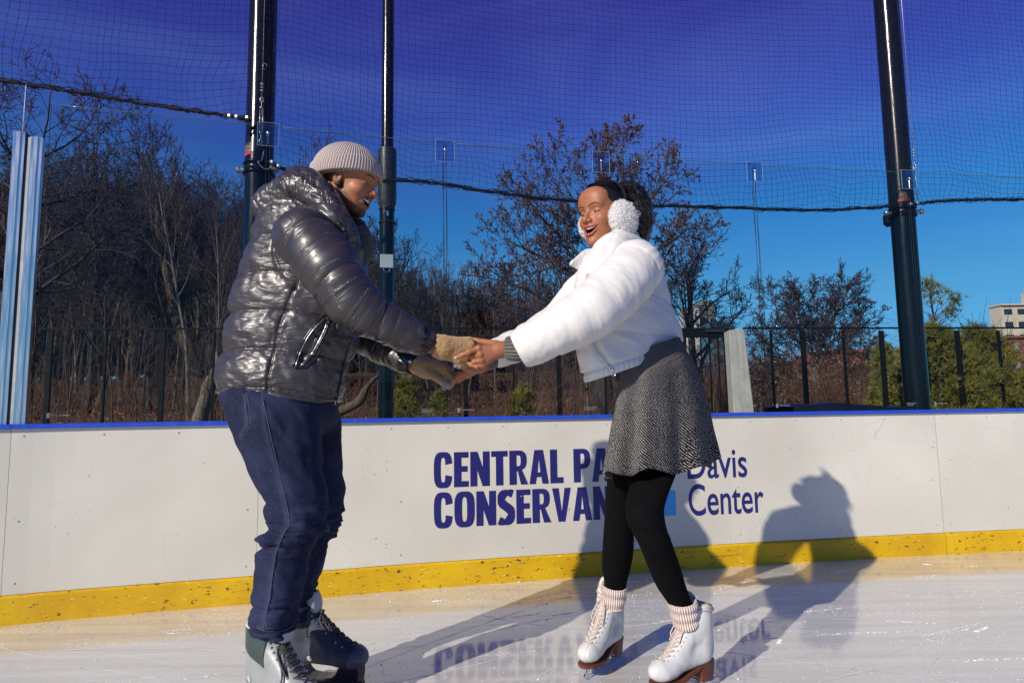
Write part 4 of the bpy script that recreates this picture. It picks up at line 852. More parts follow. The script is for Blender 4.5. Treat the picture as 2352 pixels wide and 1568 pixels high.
# ---- black fence, gate, concrete wedge
FA, FB = np.array([-13., 9.7]), np.array([13., 12.4]); fd = (FB-FA)/np.linalg.norm(FB-FA); fn = np.array([-fd[1], fd[0]])
def f_at(qx):
    r = ray(qx, 850); k = r[0]/r[1]; a = (FA[0]-k*FA[1])/(k*fd[1]-fd[0]); return FA+fd*a
FT = np.mean([W(qx, qy, f_at(qx)[1])[2] for qx, qy in ((1800, 760), (2300, 749), (150, 752))])
BLK = simple('black_fence_paint', (.004, .004, .005), .7, var=.2, spec=.15)
fence_ax = np.array([np.r_[fd, 0], np.r_[fn, 0], [0, 0, 1]])
def fence(q0, q1, wide, thin, label):
    a, b = f_at(q0), f_at(q1); r = empty('park_fence', (*((a+b)/2), 0), label, 'fence'); c = np.r_[(a+b)/2, FT]; L = np.linalg.norm(b-a)
    m = MB(); m.box(c, (L, .035, .028), fence_ax); m.build('top_rail', BLK, r); m = MB(); m.box(c-[0, 0, FT-.12], (L, .03, .03), fence_ax); m.build('bottom_rail', BLK, r)
    for lst, w in ((wide, .075), (thin, .03)):
        for x in lst: p = f_at(x); m = MB(); m.box(np.r_[p+fn*.0, FT/2-.1], (w, .05, FT+.1), fence_ax); m.build('post', BLK, r)
fence(1712, 2700, [1848, 2030, 2205, 2400, 2590], [1775, 1942, 2118, 2300, 2490], 'black park fence with wide and thin posts right of the concrete wedge')
fence(-500, 1560, [-240, -60, 112, 372, 640, 900, 1070, 1284, 1480], [-150, 20, 240, 490, 770, 985, 1180, 1390], 'black park fence running behind both skaters to the left')
a, b = f_at(1572), f_at(1672); r = empty('fence_gate', (*((a+b)/2), 0), 'black barred gate between the white jacket and the concrete wedge', 'gate'); L = np.linalg.norm(b-a); c = np.r_[(a+b)/2, 0]
for nm, cc, sz in (('frame', c+[0, 0, FT-.08], (L, .06, .17)), ('frame', c+[0, 0, .12], (L, .06, .08)), ('frame', np.r_[b, FT/2], (.09, .07, FT)), ('frame', np.r_[a, FT/2], (.09, .07, FT)), ('closer', np.r_[b-fd*.22-fn*.05, FT-.05], (.34, .05, .05))): m = MB(); m.box(cc, sz, fence_ax, .004); m.build(nm, BLK if nm == 'frame' else DARKM, r)
for k in range(4): p = a+(b-a)*(.2+.2*k); m = MB(); m.box(np.r_[p, FT/2], (.022, .022, FT-.2), fence_ax); m.build('bar', BLK, r)
t = NT('weathered_concrete'); co = t.coord(); n = t.noise(co, 4, 6, .65); st = t.ramp(t.noise(t.coord(scale=(6, 6, .4)), 3, 4), [(.5, (0, 0, 0)), (.7, (.6, .6, .6))]); t.set(Base_Color=t.mix(st, t.ramp(n, [(.3, (.30, .30, .27)), (.7, (.42, .42, .38))]), (.22, .21, .18)), Roughness=.85); t.bump(n, .3, .01)
Yc = 10.6; m = MB(); pts = [W(1688, 950, Yc), W(1742, 946, Yc), W(1710, 757, Yc), W(1702, 755, Yc), W(1674, 758, Yc)]
pts = [np.array([p[0], Yc, max(p[2], -.1)]) for p in pts]; pts[0][2] = pts[1][2] = -.1
bk = [p+[0.02, .32, 0] for p in pts]; nP = len(pts); m.add(np.array(pts+bk), [np.array([list(range(nP))]), np.array([list(range(2*nP-1, nP-1, -1))]), np.array([[i, i+nP, (i+1) % nP+nP, (i+1) % nP] for i in range(nP)])])
o = m.build('concrete_wedge', t.m); tag(o, 'pale concrete wedge-shaped pier beside the barred gate', 'pier')
mod = o.modifiers.new('bevel', 'BEVEL'); mod.width = .015; mod.segments = 2
# low dark tarp lying behind the rail
m = MB(); s_ = np.linspace(s_at_q(1790, 940, 0, .3), s_at_q(2060, 940, 0, .3), 30); pr = []
for i, s in enumerate(s_):
    u = i/29; h = .955+.028*math.sin(PI*min(1, u*1.3+.05))**.5+.006*math.sin(u*19)
    p0, p1_ = bpos(s, .14), bpos(s, .5); pr.append([np.r_[p0, .82], np.r_[p0, h-.012], np.r_[(p0+p1_)/2, h], np.r_[p1_, h-.015], np.r_[p1_, .82]])
m.add(np.array(pr).reshape(-1, 3), [grid(None, 30, 5)]); tag(m.build('folded_tarp', simple('dark_tarp', (.012, .014, .022), .45, var=.3), None, True), 'dark folded tarp lying just behind the blue rail near the spreading tree', 'tarp')
m = MB(); c = np.array([*bpos(s_at_q(1900, 940, 0, .3), .32), .4]); td = frame_at(s_at_q(1900, 940, 0, .3), .3); m.box(c, (1.0, .34, .84), np.array([td[1], td[2], [0, 0, 1]]), .02); tag(m.build('storage_bench', DARKM), 'dark storage bench under the folded tarp behind the board', 'bench')
# ---- buildings far away
def facade(name, qx0, qx1, qtop, Y, label, wall, cols, rows, win, depth=18, wfrac=.55, hfrac=.5, roof=None, cornice=True):
    x0 = W(qx0, 850, Y)[0]; x1 = W(qx1, 850, Y)[0]; zt = ztop((qx0+qx1)/2, qtop, Y); r = empty(name, ((x0+x1)/2, Y, 0), label, 'building'); w = x1-x0
    m = MB(); m.box(((x0+x1)/2, Y+depth/2, zt/2-.5), (w, depth, zt+1)); wl_ = m.build('wall', wall, r)
    ch = zt/rows; cw = w/cols; master = None
    for i in range(rows):
        for j in range(cols):
            cx = x0+(j+.5)*cw; cz = (i+.5)*ch
            if ray(0, 0) is None or cz < .2: continue
            if master is None:
                m = MB(); m.box(np.array(r.location)*[1, 1, 1]+np.array([0, -.02, 0]), (cw*wfrac, .12, ch*hfrac)); master = m.build('window', win, r); wo_ = master
            else: wo_ = master.copy(); COL.objects.link(wo_)
            wo_.location = (cx-(x0+x1)/2, 0, cz)
    if cornice: m = MB(); m.box(((x0+x1)/2, Y+depth/2-.2, zt+ch*.05), (w*1.01+.3, depth+.5, ch*.12)); m.build('parapet', roof or wall, r)
    return r, x0, x1, zt
CREAM = simple('cream_stone', (.52, .47, .36), .8, var=.06, scale=.3); BRICK = simple('red_brick', (.22, .075, .05), .85, var=.2, scale=.4); GREYC = simple('grey_cladding', (.42, .42, .38), .7, var=.1, scale=.2); WIN = simple('dark_window', (.02, .03, .05), .15, var=.4, scale=.3); GLZ = simple('blue_glazing', (.04, .12, .18), .12, var=.2, scale=.1); SLAB = simple('dark_glazing_bar', (.02, .04, .06), .3)
r, x0, x1, zt = facade('apartment_building', 2312, 2500, 700, 120, 'cream apartment block with square windows at the far right', CREAM, 6, 8, WIN, 3, .58, .42)
m = MB(); m.box(((x0+x1)/2+3, 121.5, zt+1.2), ((x1-x0)*.62, 2, 2.6)); m.build('penthouse', CREAM, r); m = MB(); m.tube([(x0+6, 121.5, zt+2), (x0+6, 121.5, zt+3.6)], .25, 6); m.tube([(x0+7, 121.5, zt+2), (x0+7, 121.5, zt+3.3)], .2, 6); m.build('vent_pipe', GREYC, r)
facade('brick_building', 2262, 2480, 775, 100, 'red brick building with pale window frames below the cream block', BRICK, 7, 4, simple('pale_window', (.3, .36, .42), .2, var=.3, scale=.5), 4, .32, .42)
facade('office_tower', 1580, 1612, 706, 260, 'pale grey slab tower left of the concrete wedge top', GREYC, 3, 14, simple('grey_window', (.28, .30, .31), .3), 10, .5, .4)
facade('office_tower', 1612, 1648, 700, 268, 'darker ribbed grey tower joined to the pale slab tower', simple('ribbed_grey', (.16, .18, .17), .6, var=.1), 8, 3, SLAB, 12, .35, .9)
facade('glass_building', 1640, 1692, 742, 230, 'low blue glass building above the concrete wedge', GLZ, 8, 6, SLAB, 14, .75, .6)
facade('red_roof_house', 1905, 1998, 808, 90, 'long red building seen through the spreading bare tree', BRICK, 6, 3, CREAM, 10, .3, .4, simple('red_roof', (.33, .05, .03), .7))
facade('brick_building', 1842, 1900, 830, 96, 'low dark red building left of the spreading tree trunk', BRICK, 4, 2, WIN, 10, .3, .4)
facade('stone_building', 1985, 2075, 838, 85, 'low cream building behind the small yellowish evergreen', CREAM, 5, 2, WIN, 10, .3, .4)
facade('stone_building', 1742, 1800, 832, 88, 'low tan building with a pale yellow roof right of the concrete wedge', simple('tan_stone', (.30, .24, .16), .8), 4, 3, WIN, 10, .4, .5, simple('yellow_roof', (.6, .45, .2), .7))
# traffic signal on its mast arm
Y = 44; p = W(1836, 905, Y); r = empty('traffic_light', (p[0]+.25, Y, gzf(p[0], Y)), 'yellow traffic light on a thin mast arm beyond the fence', 'traffic light')
GRN = simple('green_steel', (.04, .10, .09), .5); YEL = simple('signal_yellow', (.75, .42, .03), .5)
m = MB(); m.tube([(p[0]+.25, Y, -.1), (p[0]+.25, Y, p[2]+.75)], .06, 8); m.build('post', GRN, r, True); m = MB(); m.tube([W(1770, 886, Y), W(1800, 893, Y), W(1828, 900, Y)], .035, 6); m.build('mast_arm', GALV, r, True)
m = MB(); m.box(W(1835, 908, Y), (.30, .25, .75), None, .04); h_ = m.build('signal_head', YEL, r)
for k, cc in enumerate(((.5, .03, .02), (.5, .25, .02), (.03, .3, .12))): m = MB(); q = W(1835, 908, Y)+np.array([0, -.13, .24-.24*k]); m.lathe([(0, 0), (.08, .0), (.09, .06)], q, np.array([[1, 0, 0], [0, 0, 1], [0, -1, 0]]), 12); m.build('lens', simple('lens', cc, .3), h_)
m = MB(); m.box(W(1843, 893, Y), (.28, .2, .2), None, .04); m.build('camera_box', STICKW, r)
# ================================================================== IMPLICIT SURFACES (one continuous skin per garment or body)
def nrm(v): v = np.asarray(v, float); return v/(np.linalg.norm(v)+1e-12)
def smin(a, b, k): h = np.clip(.5+.5*(b-a)/k, 0, 1); return b+(a-b)*h-k*h*(1-h)
def smax(a, b, k): return -smin(-a, -b, k)
def sph(P, c, r): return np.linalg.norm(P-c, axis=-1)-r
def ell(P, c, r, ax=None):
    d = P-np.asarray(c, float)
    if ax is not None: d = d@np.asarray(ax, float).T
    r = np.asarray(r, float); k = np.linalg.norm(d/r, axis=-1); g = np.linalg.norm(d/(r*r), axis=-1)+1e-9; return k*(k-1)/g
def cap(P, a, b, ra, rb):
    a = np.asarray(a, float); b = np.asarray(b, float); d = b-a; t = np.clip(((P-a)@d)/(d@d), 0, 1); return np.linalg.norm(P-a-t[..., None]*d, axis=-1)-(ra+(rb-ra)*t)
def chain(P, pts, rads, k=.0):
    """union of tapered capsules; returns distance and arc length of the nearest point"""
    pts = [np.asarray(p, float) for p in pts]; A_ = np.array(pts); rm = max(rads); lo_, hi_ = A_.min(0)-rm, A_.max(0)+rm; db = np.maximum(np.maximum(lo_-P, P-hi_), 0).max(1); nr_ = db < .05
    if not nr_.all() and len(P) > 2000:
        out = db+.03; s_ = np.zeros(len(P))
        if nr_.any(): out[nr_], s_[nr_] = chain(P[nr_], pts, rads, k)
        return out, s_
    best = None; acc = 0
    for i in range(len(pts)-1):
        a, b = pts[i], pts[i+1]; d = b-a; L = np.linalg.norm(d); t = np.clip(((P-a)@d)/(L*L), 0, 1); ds = np.linalg.norm(P-a-t[..., None]*d, axis=-1)-(rads[i]+(rads[i+1]-rads[i])*t); s = acc+t*L
        if best is None: best, bs = ds, s
        else:
            m = ds < best; bs = np.where(m, s, bs); best = smin(best, ds, k) if k > 0 else np.minimum(best, ds)
        acc += L
    return best, bs
def smooth_path(pts, rads, n=4):
    Q = catmull([np.r_[p, r] for p, r in zip(pts, rads)], n); return [q[:3] for q in Q], [q[3] for q in Q]
class Loft:
    """rows: (qy, q left, q right, Y centre, half depth): horizontal oval sections"""
    def __init__(s, rows, p=2.2, n=6, shear=0.0):
        R_ = []; s.sh = shear
        for qy, l, r, Y, b in rows:
            hw = (r-l)/2/FQ*Y*shear; A, B = W(l, qy, Y-hw), W(r, qy, Y+hw); R_.append([(A[2]+B[2])/2, (A[0]+B[0])/2, Y, (B[0]-A[0])/2, b])
        R_ = catmull(R_, n); R_ = R_[np.argsort(R_[:, 0])]; s.z = R_[:, 0]; s.r = R_; s.p = p
    def at(s, z): return [np.interp(z, s.z, s.r[:, i]) for i in (1, 2, 3, 4)]
    def f(s, P, grow=0.0, cap_k=.02, grow_arr=None):
        cx, cy, a, b = s.at(P[:, 2]); g = grow if grow_arr is None else grow+grow_arr; a = a+g; b = b+g
        u = np.abs(P[:, 0]-cx)/a; w = np.abs(P[:, 1]-cy-s.sh*(P[:, 0]-cx))/b; k = (u**s.p+w**s.p)**(1/s.p); d = (k-1)*np.minimum(a, b)*.95
        return smax(smax(d, s.z[0]-P[:, 2], cap_k), P[:, 2]-s.z[-1], cap_k)
    def ang(s, P): cx, cy, a, b = s.at(P[:, 2]); return np.arctan2((P[:, 1]-cy-s.sh*(P[:, 0]-cx))/b, (P[:, 0]-cx)/a)
def mesh_sdf(f, lo, hi, h, lip=1.3, it=2):
    lo = np.asarray(lo, float); hi = np.asarray(hi, float); B = 8; n = (np.ceil((hi-lo)/h/B).astype(int)+1)*B; nb = n//B
    c = [lo[k]+(np.arange(nb[k])*B+B/2-.5)*h for k in range(3)]; C = np.stack(np.meshgrid(*c, indexing='ij'), -1).reshape(-1, 3)
    fc = np.concatenate([f(q) for q in np.array_split(C, max(1, len(C)//200000))]); act = np.abs(fc) < (B*h*.87+2*h)*lip
    D = np.where(fc > 0, 1e3, -1e3).astype(np.float32).reshape(*nb)
    D = np.repeat(np.repeat(np.repeat(D, B, 0), B, 1), B, 2)
    ids = np.argwhere(act.reshape(*nb)); off = np.stack(np.meshgrid(*(np.arange(B),)*3, indexing='ij'), -1).reshape(-1, 3)
    for ch in np.array_split(ids, max(1, len(ids)*B**3//400000)):
        if len(ch) == 0: continue
        I = (ch[:, None, :]*B+off[None]).reshape(-1, 3); v = f(lo+I*h); D[I[:, 0], I[:, 1], I[:, 2]] = v
    S = D < 0; cnt = np.zeros(np.array(D.shape)-1, np.int8)
    for a in (0, 1):
        for b in (0, 1):
            for c_ in (0, 1): cnt += S[a:a+D.shape[0]-1, b:b+D.shape[1]-1, c_:c_+D.shape[2]-1]
    cells = np.argwhere((cnt > 0) & (cnt < 8)); idx = np.full(cnt.shape, -1, np.int32); idx[cells[:, 0], cells[:, 1], cells[:, 2]] = np.arange(len(cells))
    acc = np.zeros((len(cells), 3)); num = np.zeros(len(cells))
    cor = [(a, b, c_) for a in (0, 1) for b in (0, 1) for c_ in (0, 1)]; val = {q: D[cells[:, 0]+q[0], cells[:, 1]+q[1], cells[:, 2]+q[2]].astype(float) for q in cor}
    for q in cor:
        for k in range(3):
            if q[k] == 0:
                r = list(q); r[k] = 1; r = tuple(r); v0, v1 = val[q], val[r]; m = (v0 < 0) != (v1 < 0); t = np.where(m, v0/(v0-v1+1e-20), 0); t = np.clip(t, 0, 1); p = np.tile(np.array(q, float), (len(cells), 1)); p[:, k] += t; acc += p*m[:, None]; num += m
    V = lo+(cells+acc/np.maximum(num, 1)[:, None])*h; Q = []
    for k in range(3):
        sl0 = [slice(1, -1)]*3; a0 = [slice(1, -1)]*3; a1 = [slice(1, -1)]*3; a0[k] = slice(0, -1); a1[k] = slice(1, None)
        s0 = S[tuple(a0)]; s1 = S[tuple(a1)]; e = np.argwhere(s0 != s1); 
        o = np.ones(3, int); o[k] = 0; e2 = e+o; sg = s0[e[:, 0], e[:, 1], e[:, 2]]
        i1, i2 = (k+1) % 3, (k+2) % 3; d1 = np.zeros(3, int); d1[i1] = 1; d2 = np.zeros(3, int); d2[i2] = 1
        def g(x): return idx[np.clip(x[:, 0], 0, idx.shape[0]-1), np.clip(x[:, 1], 0, idx.shape[1]-1), np.clip(x[:, 2], 0, idx.shape[2]-1)]
        q = np.stack([g(e2-d1-d2), g(e2-d2), g(e2), g(e2-d1)], -1); q[~sg] = q[~sg][:, ::-1]; Q.append(q[(q >= 0).all(1)])
    Q = np.concatenate(Q)
    for _ in range(it):
        e = h*.3; f0 = f(V); gr = np.stack([f(V+np.array(d)*e)-f0 for d in ((1, 0, 0), (0, 1, 0), (0, 0, 1))], -1)/e; g2 = (gr**2).sum(1)+1e-6; stp = np.clip(f0/g2, -h, h)[:, None]*gr; L = np.linalg.norm(stp, axis=1, keepdims=True); V = V-stp*np.minimum(1, h*.6/(L+1e-12))
    return V, Q
def sdf_obj(name, f, lo, hi, h, mat, parent, uvw=None, tint=None, lip=1.3):
    V, Q = mesh_sdf(f, lo, hi, h, lip); m = MB(); m.add(V, [Q], tint(V) if tint is not None else None); o = m.build(name, mat, parent, True, tint is not None)
    if uvw is not None:
        u = uvw(V); a = o.data.attributes.new('uvw', 'FLOAT_VECTOR', 'POINT'); a.data.foreach_set('vector', u.astype(np.float32).ravel())
    return o
def attr(t, name='uvw', scale=(1, 1, 1), rot=(0, 0, 0)):
    a = t.n.new('ShaderNodeAttribute'); a.attribute_name = name; m = t.n.new('ShaderNodeMapping'); m.inputs['Scale'].default_value = scale; m.inputs['Rotation'].default_value = rot; t.l.new(a.outputs['Vector'], m.inputs[0]); return m.outputs[0]
def frame(f, up): f = nrm(f); l = nrm(np.cross(up, f)); u = np.cross(f, l); return np.array([f, l, u])
# ---- head, in its own axes: x forward, y to the person's left, z up, origin between the ears
mz0 = -.061
UPL = [(.0690, .0350, mz0+.0135), (.0860, .0215, mz0+.0128), (.0950, .008, mz0+.0138), (.0962, 0, mz0+.0128)]
LOL = [(.0690, .0350, mz0+.0125), (.0830, .0240, mz0-.0050), (.0902, .010, mz0-.0160), (.0918, 0, mz0-.0173)]
def head_local(p, female, mouth=1.0):
    q = np.stack([p[:, 0], np.abs(p[:, 1]), p[:, 2]], -1)
    d = ell(q, (-.012, 0, .035), (.100, .076, .086))
    d = smin(d, ell(q, (.026, 0, -.030), (.068, .060 if female else .063, .086)), .02)
    jw = .036 if female else .047
    d = smin(d, ell(q, (.032, 0, -.080), (.048, jw+.004, .034)), .018)
    d = smin(d, cap(q, (-.015, jw+.012, -.055), (.055, .020, -.098), .013, .012), .022)
    d = smin(d, ell(q, (.074, 0, -.104), (.016, .017, .015)), .016)
    d = smin(d, ell(q, (.056, .041, -.024), (.027, .022, .024)), .014)
    d = smin(d, cap(q, (.083, 0, .026), (.072, .042, .027), .010, .009), .012)
    d = smin(d, ell(q, (.060, 0, .056), (.034, .058, .040)), .03)
    d = smax(d, -ell(q, (.098, .033, .004), (.017, .019, .012)), .010)
    d = smin(d, sph(q, (.0705, .0315, .004), .0135), .004)                      # lids
    d = smin(d, cap(q, (.084, 0, .016), (.104, 0, -.022), .0075, .0095), .009)     # nose bridge
    w = 1.0 if female else 1.12
    d = smin(d, sph(q, (.1065, 0, -.027), .0100), .009)
    d = smin(d, ell(q, (.096, .0135*w, -.030), (.0105, .0070, .0080)), .006)
    d = smax(d, -ell(q, (.103, .0065, -.0385), (.006, .0036, .005)), .003)
    d = smin(d, ell(q, (.074, 0, -.052), (.024, .030, .018)), .014)
    # smile folds
    d = smax(d, -cap(q, (.096, .021, -.036), (.074, .041, -.066), .0028, .0020), .006)
    # open laughing mouth with lips
    mz = -.061; op = .0090*mouth
    yn = q[:, 1]/.0335; zu = mz+.0095+.0035*yn*yn; zl = mz-.0045-op+(.0125+op)*np.abs(yn)**2.2
    cav = smax(smax(q[:, 2]-zu, zl-q[:, 2], .003), .052-q[:, 0], .004); d = smax(d, -cav, .003)
    for a, b in zip(UPL[:-1], UPL[1:]): d = smin(d, cap(q, a, b, .0026, .0032), .004)
    for a, b in zip(LOL[:-1], LOL[1:]): d = smin(d, cap(q, a, b, .0030, .0042), .004)
    # ear
    e = ell(q, (-.012, .077, -.006), (.017, .0075, .031)); e = smax(e, -ell(q, (-.008, .086, -.002), (.009, .006, .018)), .004); e = smin(e, ell(q, (-.004, .074, -.030), (.008, .006, .009)), .006)
    d = smin(d, e, .006)
    return d
def head_tint(p, skin, lip, beard=None):
    c = np.tile(np.array(skin, float), (len(p), 1)); mz = -.061; y = np.abs(p[:, 1])
    def blend(m, col): 
        m = np.clip(m, 0, 1)[:, None]; c[:] = c*(1-m)+np.array(col)*m
    # warm cheeks and nose, natural to the skin
    blend(.35*np.exp(-((p[:, 0]-.07)**2+(y-.04)**2+(p[:, 2]+.025)**2)/.0006), (skin[0]*1.12, skin[1]*.92, skin[2]*.85))
    if beard is not None:
        b = (sstep(.004, -.02, p[:, 2]-np.interp(p[:, 0], [-.02, .03, .06, .08, .1], [.02, -.045, -.072, -.078, -.08])))*sstep(-.03, -.005, p[:, 0]); b = np.maximum(b, sstep(.010, .004, np.abs(p[:, 2]+.0435+.2*y))*(y < .030)*(p[:, 0] > .075)); b = b*sstep(-.128, -.110, p[:, 2]); 
        n = .5+.5*fbm(p*420, 3, 2); blend(b*(.55+.5*n), beard)
    # lips
    def dl(path):
        q = np.stack([p[:, 0], y, p[:, 2]], -1); return np.min([cap(q, a, b2, .0033, .0044) for a, b2 in zip(path[:-1], path[1:])], axis=0)
    up_, lo_ = UPL, LOL
    blend(sstep(.0022, .0004, np.minimum(dl(up_), dl(lo_)))*(p[:, 0] > .07), lip)
    yn = y/.0335; inm = (p[:, 2] < mz+.0105+.0035*yn**2)&(p[:, 2] > mz-.0165+.024*yn**2)&(y < .033)&(p[:, 0] > .04)&(p[:, 0] < np.interp(y, [0, .02, .034], [.0885, .080, .066])); blend(inm*1.0, (.10, .012, .012))
    return c
def to_local(P, O, A): return (P-O)@A.T
def to_world(p, O, A): return np.asarray(p, float)@A+O
# ---- hand: palm from wrist to four knuckles, five jointed fingers (world points)
def hand_sdf(P, wrist, knuck, fingers, thumb, wr=.020, th=.013, fr=.0078):
    d = None
    for k in knuck:
        e = cap(P, wrist, k, wr*.85, th*.82); d = e if d is None else smin(d, e, .010)
    for i in range(len(knuck)-1): d = smin(d, cap(P, knuck[i], knuck[i+1], th*.80, th*.80), .006)
    for i, fg in enumerate(fingers):
        s = [1.0, 1.03, .97, .84][i]; pts = [knuck[i]]+list(fg); r = [fr*1.22*s, fr*1.08*s, fr*.98*s, fr*.86*s][:len(pts)]; e, _ = chain(P, pts, r, .004); 
        d = smin(d, e, .0035)
    if thumb is not None: e, _ = chain(P, thumb, [fr*1.7, fr*1.3, fr*1.15, fr*.95][:len(thumb)], .004); d = smin(d, e, .007)
    return d
# ================================================================== MATERIALS OF THE PEOPLE
def skin_mat(name):
    t = NT(name); a = t.n.new('ShaderNodeAttribute'); a.attribute_name = 'tint'; co = t.coord(); n = t.noise(co, 90, 4); 
    c = t.mix(t.ramp(n, [(.35, (0, 0, 0)), (.7, (.35, .35, .35))]), a.outputs['Color'], t.mix(1.0, a.outputs['Color'], (.80, .68, .62), 'MULTIPLY'))
    t.set(Base_Color=c, Roughness=t.ramp(n, [(.3, (.42,)*3), (.7, (.55,)*3)])); t.b.inputs['Specular IOR Level'].default_value = .42; t.b.inputs['Subsurface Weight'].default_value = .12; t.b.inputs['Subsurface Radius'].default_value = (.010, .004, .002); t.b.inputs['Subsurface Scale'].default_value = .6
    t.bump(t.noise(co, 700, 2), .12, .0006); return t.m
SKINM = skin_mat('skin_of_man'); SKINW = skin_mat('skin_of_woman')
# dark glossy down jacket
t = NT('glossy_dark_nylon'); uv = attr(t); n1 = t.noise(attr(t, scale=(3.4, .8, 1), rot=(0, 0, .35)), 13, 3, .6, .8); n2 = t.noise(attr(t, scale=(3.0, .6, 1), rot=(0, 0, .35)), 34, 2, .5, .8); n3 = t.noise(t.coord(), 7, 3)
t.set(Base_Color=t.ramp(n3, [(.3, (.030, .025, .028)), (.7, (.042, .035, .038))]), Roughness=t.ramp(n1, [(.3, (.34,)*3), (.7, (.44,)*3)])); t.b.inputs['Specular IOR Level'].default_value = .7; t.b.inputs['Coat Weight'].default_value = .2; t.b.inputs['Coat Roughness'].default_value = .22; t.b.inputs['Coat Tint'].default_value = (1, .95, .86, 1)
b1 = t.n.new('ShaderNodeBump'); b1.inputs['Strength'].default_value = .75; b1.inputs['Distance'].default_value = .009; t.l.new(n1, b1.inputs['Height']); t.bump(n2, .32, .0024, b1.outputs[0]); NYL = t.m
t = NT('black_nylon_trim'); n2 = t.noise(t.coord(), 60, 3); t.set(Base_Color=(.010, .010, .014), Roughness=.28); t.bump(n2, .4, .003); NTRIM = t.m
# white down jacket
t = NT('matte_white_nylon'); n1 = t.noise(attr(t, scale=(1.2, 1.6, 1), rot=(0, 0, .5)), 12, 3, .5, .8); n2 = t.noise(attr(t, scale=(1, 2.2, 1)), 38, 3, .5); t.set(Base_Color=t.ramp(t.noise(t.coord(), 5, 2), [(.3, (.69, .665, .62)), (.7, (.74, .715, .67))]), Roughness=.62)
b1 = t.n.new('ShaderNodeBump'); b1.inputs['Strength'].default_value = .35; b1.inputs['Distance'].default_value = .008; t.l.new(n1, b1.inputs['Height']); t.bump(n2, .22, .0025, b1.outputs[0]); WNYL = t.m
WTRIM = simple('white_elastic', (.70, .68, .64), .7, var=.03, bump=.2)
# denim
t = NT('dark_denim'); co = t.coord(); w1 = t.noise(t.coord(scale=(1, 1, .25)), 420, 2); w2 = t.noise(t.coord(scale=(1, 1, .22)), 220, 3); big = t.noise(co, 5, 4, .6); a = t.n.new('ShaderNodeAttribute'); a.attribute_name = 'tint'
c = t.ramp(w2, [(.30, (.006, .007, .026)), (.55, (.009, .012, .038)), (.75, (.018, .025, .066))]); c = t.mix(t.ramp(big, [(.42, (0, 0, 0)), (.68, (.8, .8, .8))]), c, (.026, .036, .085)); c = t.mix(t.ramp(w1, [(.5, (0, 0, 0)), (.7, (.25, .25, .25))]), c, (.05, .06, .12)); c = t.mix(t.sep(a.outputs['Color'])[0], (.07, .085, .17), c)
t.set(Base_Color=c, Roughness=.85); t.b.inputs['Specular IOR Level'].default_value = .25; b1 = t.n.new('ShaderNodeBump'); b1.inputs['Strength'].default_value = .35; b1.inputs['Distance'].default_value = .006; t.l.new(t.noise(t.coord(scale=(1, 1, 2.2)), 13, 3, .5, .4), b1.inputs['Height']); t.bump(w1, .3, .001, b1.outputs[0]); DEN = t.m
# knits
def knit(name, c1, c2, freq, axis=0, rough=.95, amp=.004, speck=0):
    t = NT(name); s = t.sep(attr(t)); u = s[axis]; w = t.math('SINE', t.math('MULTIPLY', u, freq)); w = t.math('ADD', t.math('MULTIPLY', w, .5), .5); v = t.math('SINE', t.math('MULTIPLY', s[1-axis], 1100.)); n = t.noise(t.coord(), 260, 3)
    col = t.mix(t.ramp(w, [(.0, (1, 1, 1)), (.55, (0, 0, 0))]), c1, c2)
    if speck: col = t.mix(t.ramp(t.noise(t.coord(), 500, 2, .8), [(.44, (0, 0, 0)), (.56, (1, 1, 1))]), col, tuple(min(1, c*speck) for c in c1))
    t.set(Base_Color=col, Roughness=rough); t.b.inputs['Specular IOR Level'].default_value = .15; t.b.inputs['Sheen Weight'].default_value = .25
    h = t.math('ADD', t.math('POWER', w, .6), t.math('ADD', t.math('MULTIPLY', n, .5), t.math('MULTIPLY', v, .08))); t.bump(h, .8, amp); return t.m
BEANIE = knit('ribbed_beige_knit', (.50, .42, .38), (.22, .17, .16), 1.0, 0, amp=.0035)
TAN = knit('tan_knit', (.44, .27, .12), (.33, .19, .08), 1900., 0, amp=.0010); GREYK = knit('grey_knit', (.23, .23, .27), (.12, .12, .15), 900., 0, amp=.0015)
CUFFK = knit('grey_marl_knit', (.22, .21, .19), (.06, .06, .06), 1.0, 0, amp=.003, speck=.3)
SOCK = knit('cream_ribbed_knit', (.74, .63, .56), (.42, .32, .28), 1.0, 0, amp=.003)
FLEECE = simple('grey_fleece', (.075, .078, .070), .95, var=.3, scale=120, bump=.8); BLKK = simple('black_knit', (.006, .006, .007), .9, var=.3, scale=150, bump=.5)
t = NT('black_tights'); t.set(Base_Color=t.ramp(t.noise(t.coord(), 200, 2), [(.3, (.0025, .0025, .003)), (.7, (.005, .005, .006))]), Roughness=.9); t.b.inputs['Specular IOR Level'].default_value = .08; t.bump(t.noise(t.coord(), 500, 2), .3, .001); TIGHT = t.m
